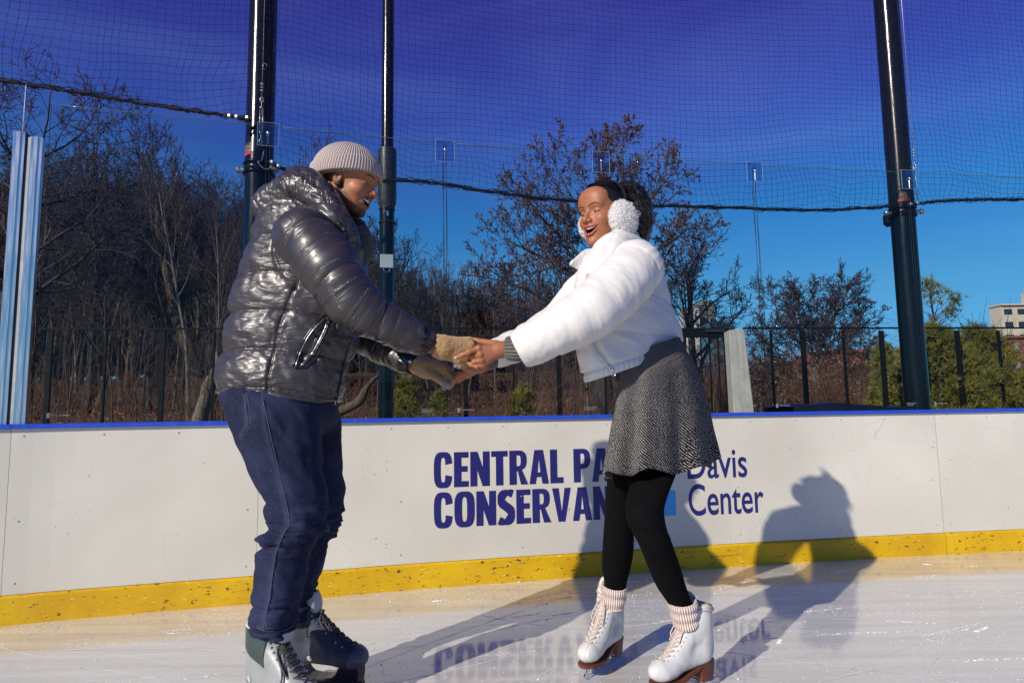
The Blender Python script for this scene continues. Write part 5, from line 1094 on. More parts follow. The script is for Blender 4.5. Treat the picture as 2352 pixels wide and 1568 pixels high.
# tweed: diagonal twill of black and off-white slubs
t = NT('black_white_tweed'); s = t.sep(attr(t)); jit = t.noise(attr(t), 60, 2); ph = t.math('ADD', t.math('ADD', t.math('MULTIPLY', s[0], 800.), t.math('MULTIPLY', s[1], 620.)), t.math('MULTIPLY', jit, 7.)); w = t.math('ADD', t.math('MULTIPLY', t.math('SINE', ph), .5), .5)
br = t.noise(attr(t, scale=(1, 1, 1)), 240, 2, .6); tw = t.math('MULTIPLY', w, t.ramp(br, [(.36, (.15,)*3), (.6, (1.0,)*3)])); sl = t.ramp(t.noise(attr(t), 120, 2, .6), [(.69, (0, 0, 0)), (.73, (1, 1, 1))]); fac = t.math('MAXIMUM', t.ramp(tw, [(.46, (0, 0, 0)), (.64, (.60, .60, .60))]), sl)
t.set(Base_Color=t.mix(fac, (.004, .004, .005), (.80, .76, .72)), Roughness=.9); t.b.inputs['Specular IOR Level'].default_value = .1; t.bump(fac, .6, .002); TWEED = t.m
HAIR = NT('black_hair'); nh = HAIR.noise(HAIR.coord(), 200, 3); HAIR.set(Base_Color=HAIR.ramp(nh, [(.3, (.004, .003, .003)), (.7, (.010, .008, .007))]), Roughness=.45); HAIR = HAIR.m
BROW = simple('soft_brow', (.085, .035, .020), .9)
FUR = NT('white_faux_fur'); FUR.set(Base_Color=(.93, .92, .90), Roughness=.9); _tr = FUR.n.new('ShaderNodeBsdfTranslucent'); _tr.inputs[0].default_value = (.95, .94, .92, 1); _mx = FUR.n.new('ShaderNodeMixShader'); _mx.inputs[0].default_value = .45; FUR.l.new(FUR.b.outputs[0], _mx.inputs[1]); FUR.l.new(_tr.outputs[0], _mx.inputs[2]); FUR.l.new(_mx.outputs[0], FUR.out.inputs[0]); FUR = FUR.m
TOOTH = simple('teeth', (.88, .85, .78), .2, var=.04); EYEW = simple('eye_white', (.7, .68, .64), .15, var=.02); IRIS = simple('dark_iris', (.015, .008, .004), .1)
LEATHW = NT('white_leather'); nl = LEATHW.noise(LEATHW.coord(), 30, 4); LEATHW.set(Base_Color=LEATHW.ramp(nl, [(.3, (.60, .60, .57)), (.7, (.67, .67, .64))]), Roughness=.32); LEATHW.b.inputs['Coat Weight'].default_value = .25; LEATHW.b.inputs['Coat Roughness'].default_value = .15; LEATHW.bump(nl, .12, .003); LEATHW = LEATHW.m
HEELB = simple('brown_heel', (.13, .035, .018), .4, var=.25, scale=30); TANL = simple('tan_lining', (.45, .28, .12), .6); LACEW = simple('cream_lace', (.58, .48, .42), .85, var=.12, scale=200, bump=.4); CHROME = simple('chrome_blade', (.75, .76, .78), .12, 1.0, var=.05)
HOLE = simple('eyelet_hole', (.01, .01, .01), .6)
GSH = simple('grey_boot_shell', (.30, .32, .31), .42, var=.08, scale=40); GDK = simple('dark_green_grey_cuff', (.045, .065, .062), .4, var=.1); GPAD = simple('pale_boot_padding', (.55, .54, .52), .6, var=.06); GLACE = simple('dark_grey_lace', (.055, .055, .055), .7, var=.3, scale=200); GSH_SHADE = simple('shaded_grey_boot_shell', (.055, .058, .085), .42, var=.1); DOTM = simple('boot_spot', (.50, .50, .52), .5); HOLDER = simple('black_blade_holder', (.010, .010, .011), .3)  # far boot's shell is the grey one with shade painted into its colour
def front_x(fn, y, z, x1=.24):
    xs = np.linspace(x1, -.04, 220); P = np.stack([xs, xs*0+y, xs*0+z], -1); v = fn(P); i = int(np.argmax(v < 0)); return xs[max(i-1, 0)]
def poly_groove(P, pts, w=.006):
    """distance in the x-z plane to a seam line given in picture points at depth Y"""
    Z = [W(x, y, Y)[[0, 2]] for x, y, Y in pts]; d = None
    for a, b in zip(Z[:-1], Z[1:]):
        ab = b-a; t_ = np.clip(((P[:, [0, 2]]-a)@ab)/(ab@ab), 0, 1); e = np.linalg.norm(P[:, [0, 2]]-a-t_[:, None]*ab, axis=1); d = e if d is None else np.minimum(d, e)
    return d
def quilt(t_, ang_len, L, A, seed=0, wr=.0028, t0=0.0):
    s = (t_-t0)/L; sn_ = np.abs(np.sin(PI*s)); q_ = t_+.25*ang_len; n = fbm(np.stack([ang_len/.048, q_/.030, t_*0+seed], -1), seed, 2); n2 = fbm(np.stack([ang_len/.028, t_/.05, t_*0+seed], -1), seed+7, 2)
    return A*(sn_**.38-.75)+wr*n+wr*.75*(1-sn_)*n2
def endcut(P, pts): b = np.asarray(pts[-1]); return (P-b)@nrm(b-np.asarray(pts[-3]))
def bbox(pts, pad): A = np.array(pts); return A.min(0)-pad, A.max(0)+pad
# ================================================================== THE MAN
man = empty('person', (-.62, 2.25, 0), 'man in glossy dark puffer jacket, jeans and beige beanie holding the woman by both hands', 'person')
mO = W(806, 420, 2.25); b_ = math.radians(13); p_ = math.radians(17); mA = frame((math.cos(b_)*math.cos(p_), -math.sin(b_)*math.cos(p_), -math.sin(p_)), (0, 0, 1))
LM = lambda p: to_local(p, mO, mA)/.95; WM = lambda p: to_world(np.asarray(p, float)*.95, mO, mA)
# sleeves
mN = smooth_path([W(700, 545, 2.03), W(760, 620, 1.99), W(808, 692, 1.99), W(885, 743, 2.03), W(972, 786, 2.10)], [.096, .088, .077, .063, .044], 2)
mF = smooth_path([W(735, 560, 2.45), W(780, 670, 2.50), W(815, 750, 2.47), W(880, 799, 2.40), W(936, 831, 2.33)], [.092, .082, .070, .056, .043], 2)
mT = Loft([(925, 505, 786, 2.25, .165), (860, 508, 792, 2.25, .165), (800, 518, 816, 2.25, .152), (760, 525, 822, 2.25, .155), (713, 532, 834, 2.25, .155), (650, 550, 840, 2.25, .155), (595, 569, 836, 2.25, .155), (545, 586, 828, 2.25, .155), (507, 605, 812, 2.25, .155), (478, 625, 795, 2.25, .140), (455, 650, 770, 2.25, .10)], 2.3)
hemA, hemB, hemC = W(503, 905, 2.25), W(655, 911, 2.25), W(773, 940, 2.25)
z_hem = lambda x: np.interp(x, [hemA[0]-.3, hemA[0], hemB[0], hemC[0], hemC[0]+.3], [hemA[2], hemA[2], hemB[2], hemC[2], hemC[2]-.02])
side_seam = [(672, 650, 2.06), (653, 690, 2.06), (636, 729, 2.06), (622, 790, 2.06), (612, 850, 2.06), (604, 908, 2.06)]
zip_line = [(800, 530, 2.15), (796, 560, 2.15), (812, 620, 2.15), (822, 690, 2.15), (812, 760, 2.12), (790, 840, 2.12), (771, 930, 2.15)]
poc = [(745, 726, 2.06), (712, 760, 2.05), (688, 802, 2.05), (674, 842, 2.05), (690, 842, 2.05), (715, 815, 2.05), (738, 775, 2.05), (750, 745, 2.05), (749, 728, 2.05)]
def man_jacket(P):
    a_ = mT.ang(P); tz = P[:, 2]; sag = .012*np.cos(a_*2)+.02*np.sin(a_+2)
    g = quilt(tz+sag, a_*.2, .126, .017, 2, .0036, float(W(600, 893, 2.06)[2]))
    near = P[:, 1] < 2.2
    ds = poly_groove(P, side_seam); g = g-np.where(near, .006*np.exp(-(ds/.0045)**2), 0)+np.where(near, .003*np.exp(-(ds/.03)**2)*fbm(np.stack([tz/.012, ds*0, ds/.02], -1), 4, 2), 0)
    dz = poly_groove(P, zip_line); g = g-np.where(near, .010*np.exp(-(dz/.009)**2), 0)
    d = mT.f(P, 0, .02, g); d = smax(d, z_hem(P[:, 0])-tz, .012)
    hem = np.abs(tz-z_hem(P[:, 0])-.012); d = d-.004*np.exp(-(hem/.008)**2)
    n, tn = chain(P, *mN, .014); f_, tf = chain(P, *mF, .014)
    def arm(dd, tt, pts, seed):
        a = np.asarray(pts[0]); b = np.asarray(pts[-1]); ax = nrm(b-a); e1 = nrm(np.cross(ax, [0, 1, 0])); e2 = np.cross(ax, e1); v = P-a; an = np.arctan2(v@e2-.0, v@e1); return dd-quilt(tt+.035*np.sin(an+.6), an*.08, .172, .0115, seed, .0024, .05)
    n = arm(n, tn, mN[0], 5); f_ = arm(f_, tf, mF[0], 9); n = smax(n, endcut(P, mN[0]), .008); f_ = smax(f_, endcut(P, mF[0]), .008)
    d = smin(d, f_, .018); d = smin(d, n, .014)
    # armhole seam
    c = np.asarray(W(668, 560, 2.02)); d = d+.006*np.exp(-(np.abs(np.linalg.norm((P-c)*[1, .35, .8], axis=1)-.085)/.006)**2)*np.exp(-((P[:, 1]-2.0)/.12)**2)*(P[:, 0] < W(672, 560, 2.02)[0])
    # hood lying on the shoulders, tall collar
    Q = P
    h1, th = chain(Q, *smooth_path([W(618, 482, 2.20), W(650, 455, 2.17), W(690, 432, 2.14), W(722, 440, 2.13), W(748, 470, 2.11), W(770, 505, 2.10)], [.030, .052, .060, .050, .044, .036]), .02)
    h2, _ = chain(Q, *smooth_path([W(622, 484, 2.27), W(655, 452, 2.32), W(692, 425, 2.36), W(725, 440, 2.38), W(765, 480, 2.38), W(795, 515, 2.36)], [.034, .055, .062, .050, .044, .036]), .02)
    h3 = cap(Q, W(705, 424, 2.20), W(702, 424, 2.31), .054, .054); h4, _ = chain(Q, [W(625, 486, 2.2), W(622, 486, 2.32)], [.040, .040]); h5 = ell(Q, W(655, 476, 2.26), (.11, .13, .07))
    hd = smin(smin(smin(smin(h1, h2, .03), h3, .03), h4, .03), h5, .04); hn = fbm(np.stack([Q[:, 0]/.035+Q[:, 2]/.06, Q[:, 1]/.03, Q[:, 2]/.03], -1), 31, 3); hd = hd-.0045*hn+.006*np.exp(-(np.abs(np.sin((Q[:, 0]+Q[:, 2]*.6)*22))/.10)**2)
    col, tc_ = chain(Q, *smooth_path([W(758, 490, 2.11), W(785, 520, 2.10), W(802, 555, 2.12), W(815, 600, 2.14)], [.040, .034, .028, .026]), .02); col = col-.003*fbm(Q/.02, 8, 2)
    hd = smin(hd, col, .02)
    d = smin(d, hd, .012)
    # neck opening
    n_ax = WM([[.03, 0, -.10], [-.02, 0, -.23]]); d = smax(d, -cap(Q, n_ax[0]+np.array([.01, 0, .03]), n_ax[1], .066, .058), .012)
    # pocket slit
    pz = np.array([W(x, y, Y)[[0, 2]] for x, y, Y in poc]); cx_ = pz.mean(0); dp = poly_groove(P, poc+[poc[0]]); d = d+np.where(near, .005*np.exp(-(dp/.006)**2), 0)
    # sleeve mouths
    return d
def jac_uvw(P):
    n, tn = chain(P, *mN); f_, tf = chain(P, *mF); a_ = mT.ang(P); base = np.stack([P[:, 2], a_*.2, P[:, 1]*0], -1); dT = mT.f(P)
    def au(tt, pts): a = np.asarray(pts[0]); ax = nrm(np.asarray(pts[-1])-a); e1 = nrm(np.cross(ax, [0, 1, 0])); e2 = np.cross(ax, e1); v = P-a; return np.stack([tt, np.arctan2(v@e2, v@e1)*.08, tt*0+3], -1)
    U = np.where((n < f_)[:, None], au(tn, mN[0]), au(tf, mF[0])); w_ = np.clip((dT-np.minimum(n, f_))/.01, -1, 1)[:, None] > 0
    hood = (P[:, 2] > W(700, 500, 2.2)[2])&(dT > -.01); return np.where(hood[:, None], P*[1, 1, 1.0]*1.0, np.where(w_, U, base))
lo, hi = bbox([hemA, hemC, W(690, 380, 2.2), mN[0][-1], mF[0][-1], (hemA[0], 1.9, 1.2), (0, 2.62, 1.2)], .05)
jk = sdf_obj('jacket', man_jacket, lo, hi, .0042, NYL, man, jac_uvw)
# cuffs of the sleeves
def sleeve_cuff(nm, a, b, ra, rb, mat, parent, ribs=26, amp=.003, nseg=14, snap=None):
    a = np.asarray(a); b = np.asarray(b); ax = nrm(b-a); e1 = nrm(np.cross(ax, [0, 1, .2])); e2 = np.cross(ax, e1); th = np.linspace(0, 2*PI, 97)[:-1]; rows = []
    for u in np.linspace(0, 1, nseg):
        r = ra+(rb-ra)*u+.004*math.sin(PI*u)+amp*np.cos(th*ribs)*(1-.4*u); rows.append(a+ax*np.linalg.norm(b-a)*u+np.outer(r*np.cos(th), e1)+np.outer(r*np.sin(th), e2))
    r = rb-.006; rows.append(b+np.outer(r*np.cos(th), e1)+np.outer(r*np.sin(th), e2)); rows.append(b-ax*.03+np.outer(r*np.cos(th), e1)+np.outer(r*np.sin(th), e2)); rows.append(b-ax*.03+np.outer(th*0+.0005, e1))
    m = MB(); m.add(np.concatenate(rows), [grid(None, len(rows), 96, True)]); o = m.build(nm, mat, parent, True); U = np.concatenate([np.stack([th*ribs, th*0+i*.004, th*0], -1) for i in range(len(rows))]); at = o.data.attributes.new('uvw', 'FLOAT_VECTOR', 'POINT'); at.data.foreach_set('vector', U.astype(np.float32).ravel()); return o
sleeve_cuff('cuff', W(960, 777, 2.09), W(984, 793, 2.11), .046, .037, NTRIM, jk, 15, .0025)
sleeve_cuff('cuff', W(926, 824, 2.34), W(950, 838, 2.315), .044, .037, NTRIM, jk, 15, .0015)
m = MB(); m.lathe([(0, .003), (.007, .003), (.008, 0), (0, -.002)], W(941.5, 829.5, 2.275), frame((0, 1, 0), (0, 0, 1))[[1, 2, 0]]*[[1], [1], [-1]], 14); m.build('snap_button', STEEL, jk, True)
def on_front(fn, x, y, Y0=1.85, Y1=2.3, off=.001):
    Ys = np.linspace(Y0, Y1, 240); P = np.array([W(x, y, Y) for Y in Ys]); v = fn(P); i = np.argmax(v < 0); 
    return W(x, y, Ys[max(i-1, 0)]-off) if v.min() < 0 else W(x, y, (Y0+Y1)/2)
def surf_line(fn, pts, n=5, off=.001, Y0=1.85, Y1=2.45): return np.array([on_front(fn, x, y, Y0, Y1, off) for x, y in catmull(pts, n)])
m = MB(); L1 = surf_line(man_jacket, [(p[0], p[1]) for p in poc[:4]], 5, .003); L2 = surf_line(man_jacket, [(p[0]+4, p[1]) for p in poc[4:]], 5, .003); m.tube(L1, .0048, 6); m.tube(L2, .0040, 6); pk_ = m.build('pocket', NTRIM, jk, True)
m = MB(); m.tube(L1+[.006, -.002, -.002], .0018, 5); m.tube(L2+[-.006, -.002, .002], .0018, 5); m.build('zip_teeth', STEEL, jk, True)
m = MB(); Lz = surf_line(man_jacket, [(x, y) for x, y, _ in zip_line[4:]], 6, .002); m.tube(Lz, .0036, 6); m.build('front_zip', NTRIM, jk, True)
m = MB(); Lz = surf_line(man_jacket, [(770, 503), (790, 520), (799, 545), (794, 560)], 6, .002, 1.9, 2.5); m.tube(Lz, .0020, 6); m.build('collar_zip', NTRIM, jk, True)
# grey fleece collar of the layer beneath, black neck warmer
f_ = lambda P: smin(chain(P, *smooth_path([W(806, 512, 2.26), W(826, 540, 2.25), W(836, 575, 2.25), W(822, 604, 2.24)], [.026, .030, .026, .016]), .02)[0], chain(P, [W(800, 520, 2.33), W(826, 560, 2.33)], [.03, .028])[0], .03)-.002*fbm(P/.012, 3, 2)
sdf_obj('fleece_collar', f_, *bbox([W(806, 512, 2.2), W(826, 610, 2.36), W(842, 560, 2.2), W(790, 500, 2.4)], .06), .004, FLEECE, man)
nk = WM([[.010, 0, -.135], [-.035, 0, -.175], [-.05, 0, -.25]])
f_ = lambda P: smin(smin(cap(P, W(754, 436, 2.25), W(792, 474, 2.25), .060, .058), cap(P, W(792, 474, 2.24), W(814, 506, 2.24), .058, .040), .03), cap(P, W(735, 430, 2.25), W(735, 470, 2.25), .05, .06), .03)-.0015*fbm(P/.015, 3, 2)
def neckw(P):
    d = f_(P); q = LM(P); top = q[:, 2]-np.interp(q[:, 0], [-.12, -.06, 0, .04, .08], [-.060, -.085, -.118, -.128, -.128]); return smax(d, top, .006)
sdf_obj('neck_warmer', neckw, *bbox([W(735, 400, 2.25), W(820, 530, 2.25)], .10), .004, BLKK, man)
# body: head, neck, trunk, arms, hands and legs are one skin
wrN, wrF = W(990, 793, 2.115), W(957, 842, 2.31)
def man_head(P): return head_local(LM(P), False, .95)
def man_body_f(P):
    q = LM(P); h = head_local(q, False, .95); nkk = smin(cap(q, (-.030, 0, -.04), (-.075, 0, -.20), .056, .062), cap(q, (.0, 0, -.075), (-.05, 0, -.19), .045, .055), .02); return smin(h, nkk, .018)
msk, mbd = (.40, .155, .070), (.022, .013, .009)
parts = []
V, Q = mesh_sdf(man_body_f, *bbox(WM([[-.13, -.09, -.24], [.13, .09, .14], [-.13, .09, .14], [.13, -.09, -.24]]), .02), .0021); parts.append((V, Q, head_tint(LM(V), msk, (.36, .12, .09), (.016, .009, .006))))
def arm_f(P, pts, r): return chain(P, pts, r, .01)[0]
core = lambda P: smin(smin(cap(P, WM([[-.06, 0, -.20]])[0], W(690, 880, 2.25), .10, .10), arm_f(P, mN[0], [x*.55 for x in mN[1]]), .03), arm_f(P, mF[0], [x*.55 for x in mF[1]]), .03)
core2 = lambda P: smin(core(P), np.minimum(chain(P, [W(640, 900, 2.17), W(690, 1170, 2.14), W(632, 1430, 2.12)], [.06, .045, .035])[0], chain(P, [W(700, 900, 2.36), W(725, 1170, 2.42), W(685, 1400, 2.38)], [.06, .045, .035])[0]), .03)
V, Q = mesh_sdf(core2, *bbox([W(600, 430, 2.0), W(1000, 1440, 2.0), W(560, 1440, 2.55)], .08), .012); parts.append((V, Q, np.tile(msk, (len(V), 1))))
V, Q = mesh_sdf(lambda P: smin(cap(P, W(968, 786, 2.105), W(1004, 795, 2.12), .030, .027), cap(P, W(930, 828, 2.335), W(968, 846, 2.305), .030, .027), .005), *bbox([W(960, 786, 2.10), W(1004, 795, 2.12), W(930, 828, 2.335), W(968, 846, 2.30)], .04), .004); parts.append((V, Q, np.tile((.24, .095, .045), (len(V), 1))))
m = MB()
for V, Q, c in parts: m.add(V, [Q], c)
m.build('body', SKINM, man, True, True)
def face_bits(root, LW, brow, browmat, lid_h=.0, mouth=1.0, skinc=None, female=True, sides=(-1, 1)):
    # upper teeth in an arc, a few lower ones
    m = MB()
    for i in range(10):
        a = (i-4.5)*.165; w_ = [.0056, .0054, .0052, .0050, .0046][int(abs(i-4.5))]; y = .0265*(i-4.5)/4.5*(1-.06*abs(i-4.5)/4.5); x = .0885-.016*(abs(y)/.027)**2; hgt = .0118-.0009*abs(i-4.5); ax = frame((math.cos(a*1.2), math.sin(a*1.2), 0), (0, 0, 1)); c = np.array([x, y, -.0475+.003*(y/.027)**2-hgt/2])
        q = MB(); q.box((0, 0, 0), (.0045, w_*1.12, hgt), ax, .0012); m.add(LW(np.concatenate(q.v)+c), q.f)
    for i in range(8):
        a = (i-3.5)*.165; y = .0048*(i-3.5); x = .0835-.014*(abs(y)/.02)**2; ax = frame((math.cos(a*1.2), math.sin(a*1.2), 0), (0, 0, 1)); q = MB(); q.box((0, 0, 0), (.004, .0050, .006), ax, .0012); m.add(LW(np.concatenate(q.v)+np.array([x, y, -.0745+.004*(y/.017)**2])), q.f)
    m.build('teeth', TOOTH, root, True)
    for s in sides:
        th = np.linspace(-1.05, 1.05, 12); c = np.array([.0705, .0315*s, .004]); R_ = .0138
        # narrowed eye: a sliver of white and iris between the lids, lash line above
        m = MB(); lash = np.array([c+R_*1.03*np.array([math.cos(t_)*math.cos(-.22+.05*math.cos(t_)), s*math.sin(t_), math.sin(-.22+.12*math.cos(t_*1.4))*math.cos(t_*.6)]) for t_ in th]); m.tube(LW(lash), .0011, 5); lash2 = lash+np.array([.0015, 0, -.0012]); m.tube(LW(lash2), .0006, 4); m.build('eyelash', browmat, root, True)
        m = MB(); n_ = 12; a1 = np.linspace(-.85, .85, n_); rows = [np.array([c+R_*1.012*np.array([math.cos(t_)*math.cos(e), s*math.sin(t_), math.sin(e*np.cos(t_*1.3)-.05)]) for t_ in a1]) for e in (-.20, -.29, -.38)]; m.add(LW(np.concatenate(rows)), [grid(None, 3, n_)]); ey = m.build('eye', EYEW, root, True)
        m = MB(); a2 = np.linspace(-.34, .24, 6)+.0*s; rows = [np.array([c+R_*1.022*np.array([math.cos(t_)*math.cos(e), s*math.sin(t_), math.sin(e*np.cos(t_*1.3)-.05)]) for t_ in a2]) for e in (-.19, -.28, -.37)]; m.add(LW(np.concatenate(rows)), [grid(None, 3, 6)]); m.build('iris', IRIS, ey, True)
        m = MB(); bp = catmull([(x, y*s, z) for x, y, z in brow], 5); n_ = len(bp); bp = np.array([[front_x(lambda P: head_local(P, female, 1.0), p[1], p[2], .13)+.0006, p[1], p[2]] for p in bp]); m.tube(LW(bp), np.interp(np.linspace(0, 1, n_), [0, .25, .7, 1], [.0011, .0017, .0014, .0005])*(1.0 if female else 1.25), 6); m.build('eyebrow', browmat, root, True)
face_bits(man, WM, [(.0895, .012, .0275), (.0885, .025, .032), (.0775, .042, .0325), (.066, .052, .026)], HAIR, female=False)
# hair under the beanie at temple and nape
# beanie: ribbed cap with a turned-up brim
bc = W(798, 398, 2.26); bA = frame(mA[0]+np.array([0, 0, .10]), (0, 0, 1))
bl0, bl1 = W(742, 414, 2.26), W(866, 413, 2.26); cutn = nrm(np.cross(nrm(bl1-bl0), [0, 1, 0])); cutn = cutn if cutn[2] > 0 else -cutn
def beanie(P):
    d = ell(P, bc+np.array([-.003, 0, -.004]), (.1265, .108, .1130), bA); q = to_local(P, bc, bA); hgt = (P-bl0)@cutn; an = np.arctan2(q[:, 1], q[:, 0]); rib = np.cos(an*72)
    d = d-.0006*rib*sstep(.115, .04, hgt); brim = sstep(.058, .052, hgt-.006*np.cos(an)); d = d-.0055*brim+.002*np.exp(-((hgt-.055)/.004)**2); d = smax(d, -hgt, .006); inner = ell(P, bc+np.array([-.002, 0, -.006]), (.098, .082, .090), bA); return smax(d, -smax(inner, hgt-.02, .01), .004)
def bean_uvw(P): q = to_local(P, bc, bA); an = np.arctan2(q[:, 1], q[:, 0]); return np.stack([an*72, q[:, 2], q[:, 2]*0], -1)
sdf_obj('beanie', beanie, *bbox([bc], .14), .0021, BEANIE, man, bean_uvw)
# jeans
jN = Loft([(890, 530, 690, 2.20, .10), (912, 521, 706, 2.18, .12), (960, 533, 732, 2.16, .125), (1010, 553, 738, 2.15, .115), (1060, 574, 740, 2.15, .11), (1109, 593, 743, 2.14, .105), (1141, 613, 748, 2.14, .10), (1170, 615, 751, 2.14, .10), (1190, 622, 750, 2.14, .095), (1207, 627, 742, 2.14, .09), (1222, 612, 738, 2.14, .095), (1236, 607, 727, 2.14, .095), (1274, 596, 710, 2.14, .09), (1310, 591, 703, 2.13, .085), (1353, 589, 696, 2.13, .08), (1400, 588, 686, 2.12, .076), (1425, 586, 680, 2.12, .076), (1447, 589, 672, 2.12, .070)], 2.15, 4)
jF = Loft([(890, 600, 765, 2.32, .10), (960, 610, 780, 2.36, .12), (1067, 630, 783, 2.40, .105), (1123, 645, 789, 2.41, .10), (1169, 655, 790, 2.41, .10), (1200, 660, 784, 2.41, .09), (1222, 652, 770, 2.41, .09), (1250, 648, 757, 2.40, .088), (1307, 640, 738, 2.40, .080), (1366, 640, 717, 2.39, .074), (1415, 643, 712, 2.38, .070)], 2.15, 4)
jP = Loft([(1000, 560, 745, 2.27, .10), (960, 530, 770, 2.26, .16), (905, 524, 768, 2.25, .150), (870, 532, 760, 2.25, .135)], 2.2, 4)
def wrk(P, seed, zk, za):
    z = P[:, 2]; k = np.exp(-((z-zk)/.07)**2); an = np.exp(-((z-za)/.06)**2); fr = fbm(np.stack([P[:, 0]/.09+z/.05, P[:, 1]/.09, z/.026], -1), seed, 3); fr2 = fbm(np.stack([P[:, 0]/.10, P[:, 1]/.1, z/.20], -1), seed+3, 2); return .015*k*fr+.014*an*fbm(np.stack([P[:, 0]/.12, P[:, 1]/.12, z/.020], -1), seed+5, 2)+.0055*fbm(np.stack([P[:, 0]/.05+z/.08, P[:, 1]/.05, z/.09], -1), seed+8, 2)+.006*fr2
zk1, za1 = W(680, 1215, 2.14)[2], W(635, 1425, 2.12)[2]; zk2, za2 = W(720, 1210, 2.4)[2], W(680, 1385, 2.38)[2]
def jeans(P):
    a = jN.f(P, 0, .012)-wrk(P, 3, zk1, za1); b = jF.f(P, 0, .012)-wrk(P, 13, zk2, za2); c = jP.f(P, 0, .02); d = smin(np.minimum(a, b), c, .02)
    ds = poly_groove(P, seamJ); d = d-np.where(P[:, 1] < 2.2, .0022*np.exp(-(ds/.004)**2), 0); dp = poly_groove(P, pockJ); return d-np.where(P[:, 1] < 2.2, .0025*np.exp(-(dp/.005)**2), 0)
seamJ = [(599, 905, 2.04), (611, 960, 2.04), (622, 1010, 2.04), (634, 1060, 2.04), (645, 1110, 2.04), (655, 1150, 2.04), (662, 1200, 2.04), (650, 1225, 2.04), (632, 1270, 2.04), (624, 1320, 2.04), (618, 1370, 2.04), (610, 1410, 2.04), (611, 1446, 2.04)]
pockJ = [(564, 905, 2.06), (570, 940, 2.06), (574, 975, 2.06), (563, 990, 2.06), (554, 1004, 2.06)]
def jtint(P):
    near = P[:, 1] < 2.2; ds = poly_groove(P, seamJ); dp = poly_groove(P, pockJ); st = np.where(near, np.exp(-(ds/.012)**2)*.25+np.exp(-(dp/.008)**2)*.25, 0); wear = np.clip(fbm(P/.06, 6, 3)-.25, 0, 1)*.5*sstep(0, .2, 1-np.abs(P[:, 2]-zk1)*5); v = 1-np.clip(st+.35*wear, 0, 1); return np.stack([v, v, v], -1)
je = sdf_obj('jeans', jeans, *bbox([W(500, 870, 2.0), W(800, 1450, 2.0), W(500, 1450, 2.56)], .03), .0045, DEN, man, None, jtint)
m = MB()
hp = surf_line(jeans, [(592, 1440), (602, 1445), (620, 1449), (640, 1449), (660, 1443), (672, 1436)], 4, .001, 1.95, 2.3); m.tube(hp, .0022, 5); m.build('hem', DEN, je, True)
THR = simple('pale_thread', (.09, .09, .12), .8, var=.5, scale=150)
m = MB(); m.tube(surf_line(jeans, [(x+2, y) for x, y, _ in seamJ], 7, .0002, 1.9, 2.3), .0011, 4); m.tube(surf_line(jeans, [(x-4, y) for x, y, _ in pockJ], 5, .0002, 1.9, 2.3), .0010, 4); m.tube(surf_line(jeans, [(x+3, y) for x, y, _ in pockJ], 5, .0002, 1.9, 2.3), .0010, 4); m.tube(surf_line(jeans, [(590, 1437), (602, 1440), (620, 1443), (642, 1442), (662, 1436)], 5, .0004, 1.9, 2.3), .0009, 4); m.build('stitching', THR, je, True)
# gloves (knitted, grey fingertips)
TANu = lambda P: np.stack([P[:, 2]+.3*P[:, 0], P[:, 0], P[:, 1]], -1)
kN = [W(1074, 788, 2.155), W(1078, 800, 2.145), W(1070, 812, 2.14), W(1056, 822, 2.135)]
fN = [[W(1090, 800, 2.155), W(1092, 822, 2.17), W(1082, 836, 2.18)], [W(1086, 816, 2.15), W(1080, 834, 2.165), W(1066, 840, 2.17)], [W(1076, 826, 2.14), W(1066, 838, 2.15), W(1054, 841, 2.155)], [W(1064, 832, 2.13), W(1056, 840, 2.14), W(1046, 837, 2.145)]]
def gloveN(P):
    d = hand_sdf(P, W(1012, 795, 2.125), kN, fN, None, .036, .026, .0100); d = smin(d, cap(P, W(1000, 793, 2.12), W(1018, 799, 2.125), .036, .040), .012); d = smin(d, ell(P, W(1046, 803, 2.135), (.060, .026, .036), frame(W(1080, 812, 2.14)-W(1015, 792, 2.12), (0, 0, 1))), .012); wcut = (P-W(996, 792, 2.118))@nrm(W(1060, 804, 2.14)-W(996, 792, 2.118)); return smax(d, -wcut, .006)-.0012*fbm(P/.009, 3, 2)
g1 = sdf_obj('glove', gloveN, *bbox([W(985, 760, 2.05), W(1100, 850, 2.05), W(985, 850, 2.24)], .02), .0026, TAN, man, TANu); g1['label'] = 'tan knitted glove with grey fingertips, palm down'
def tips(fs, r, nm='fingertip', par=None):
    for f in fs:
        a, b = np.asarray(f[-2]), np.asarray(f[-1]); d_ = nrm(b-a); m = MB(); pr = [(0.0001, -.014), (r*.75, -.013)]+[(r, -.012), (r*1.02, -.002), (r*.92, .003), (r*.6, .0065), (.0001, .0085)]; e1 = nrm(np.cross(d_, [0, 1, .3])); m.lathe(pr, b, np.array([e1, np.cross(d_, e1), d_]), 14); m.build(nm, GREYK, par, True)
tips(fN[1:], .0108, par=g1)
kF = [W(1020, 852, 2.255), W(1030, 858, 2.27), W(1034, 866, 2.29), W(1030, 872, 2.31)]
fF = [[W(1036, 868, 2.24), W(1034, 880, 2.235), W(1029, 887, 2.235)], [W(1040, 872, 2.262), W(1036, 884, 2.265)], [W(1040, 876, 2.29), W(1030, 888, 2.295)], [W(1030, 882, 2.315), W(1019, 889, 2.315)]]
thF = [W(985, 855, 2.26), W(1003, 868, 2.235), W(1018, 878, 2.225), W(1029, 884, 2.222)]
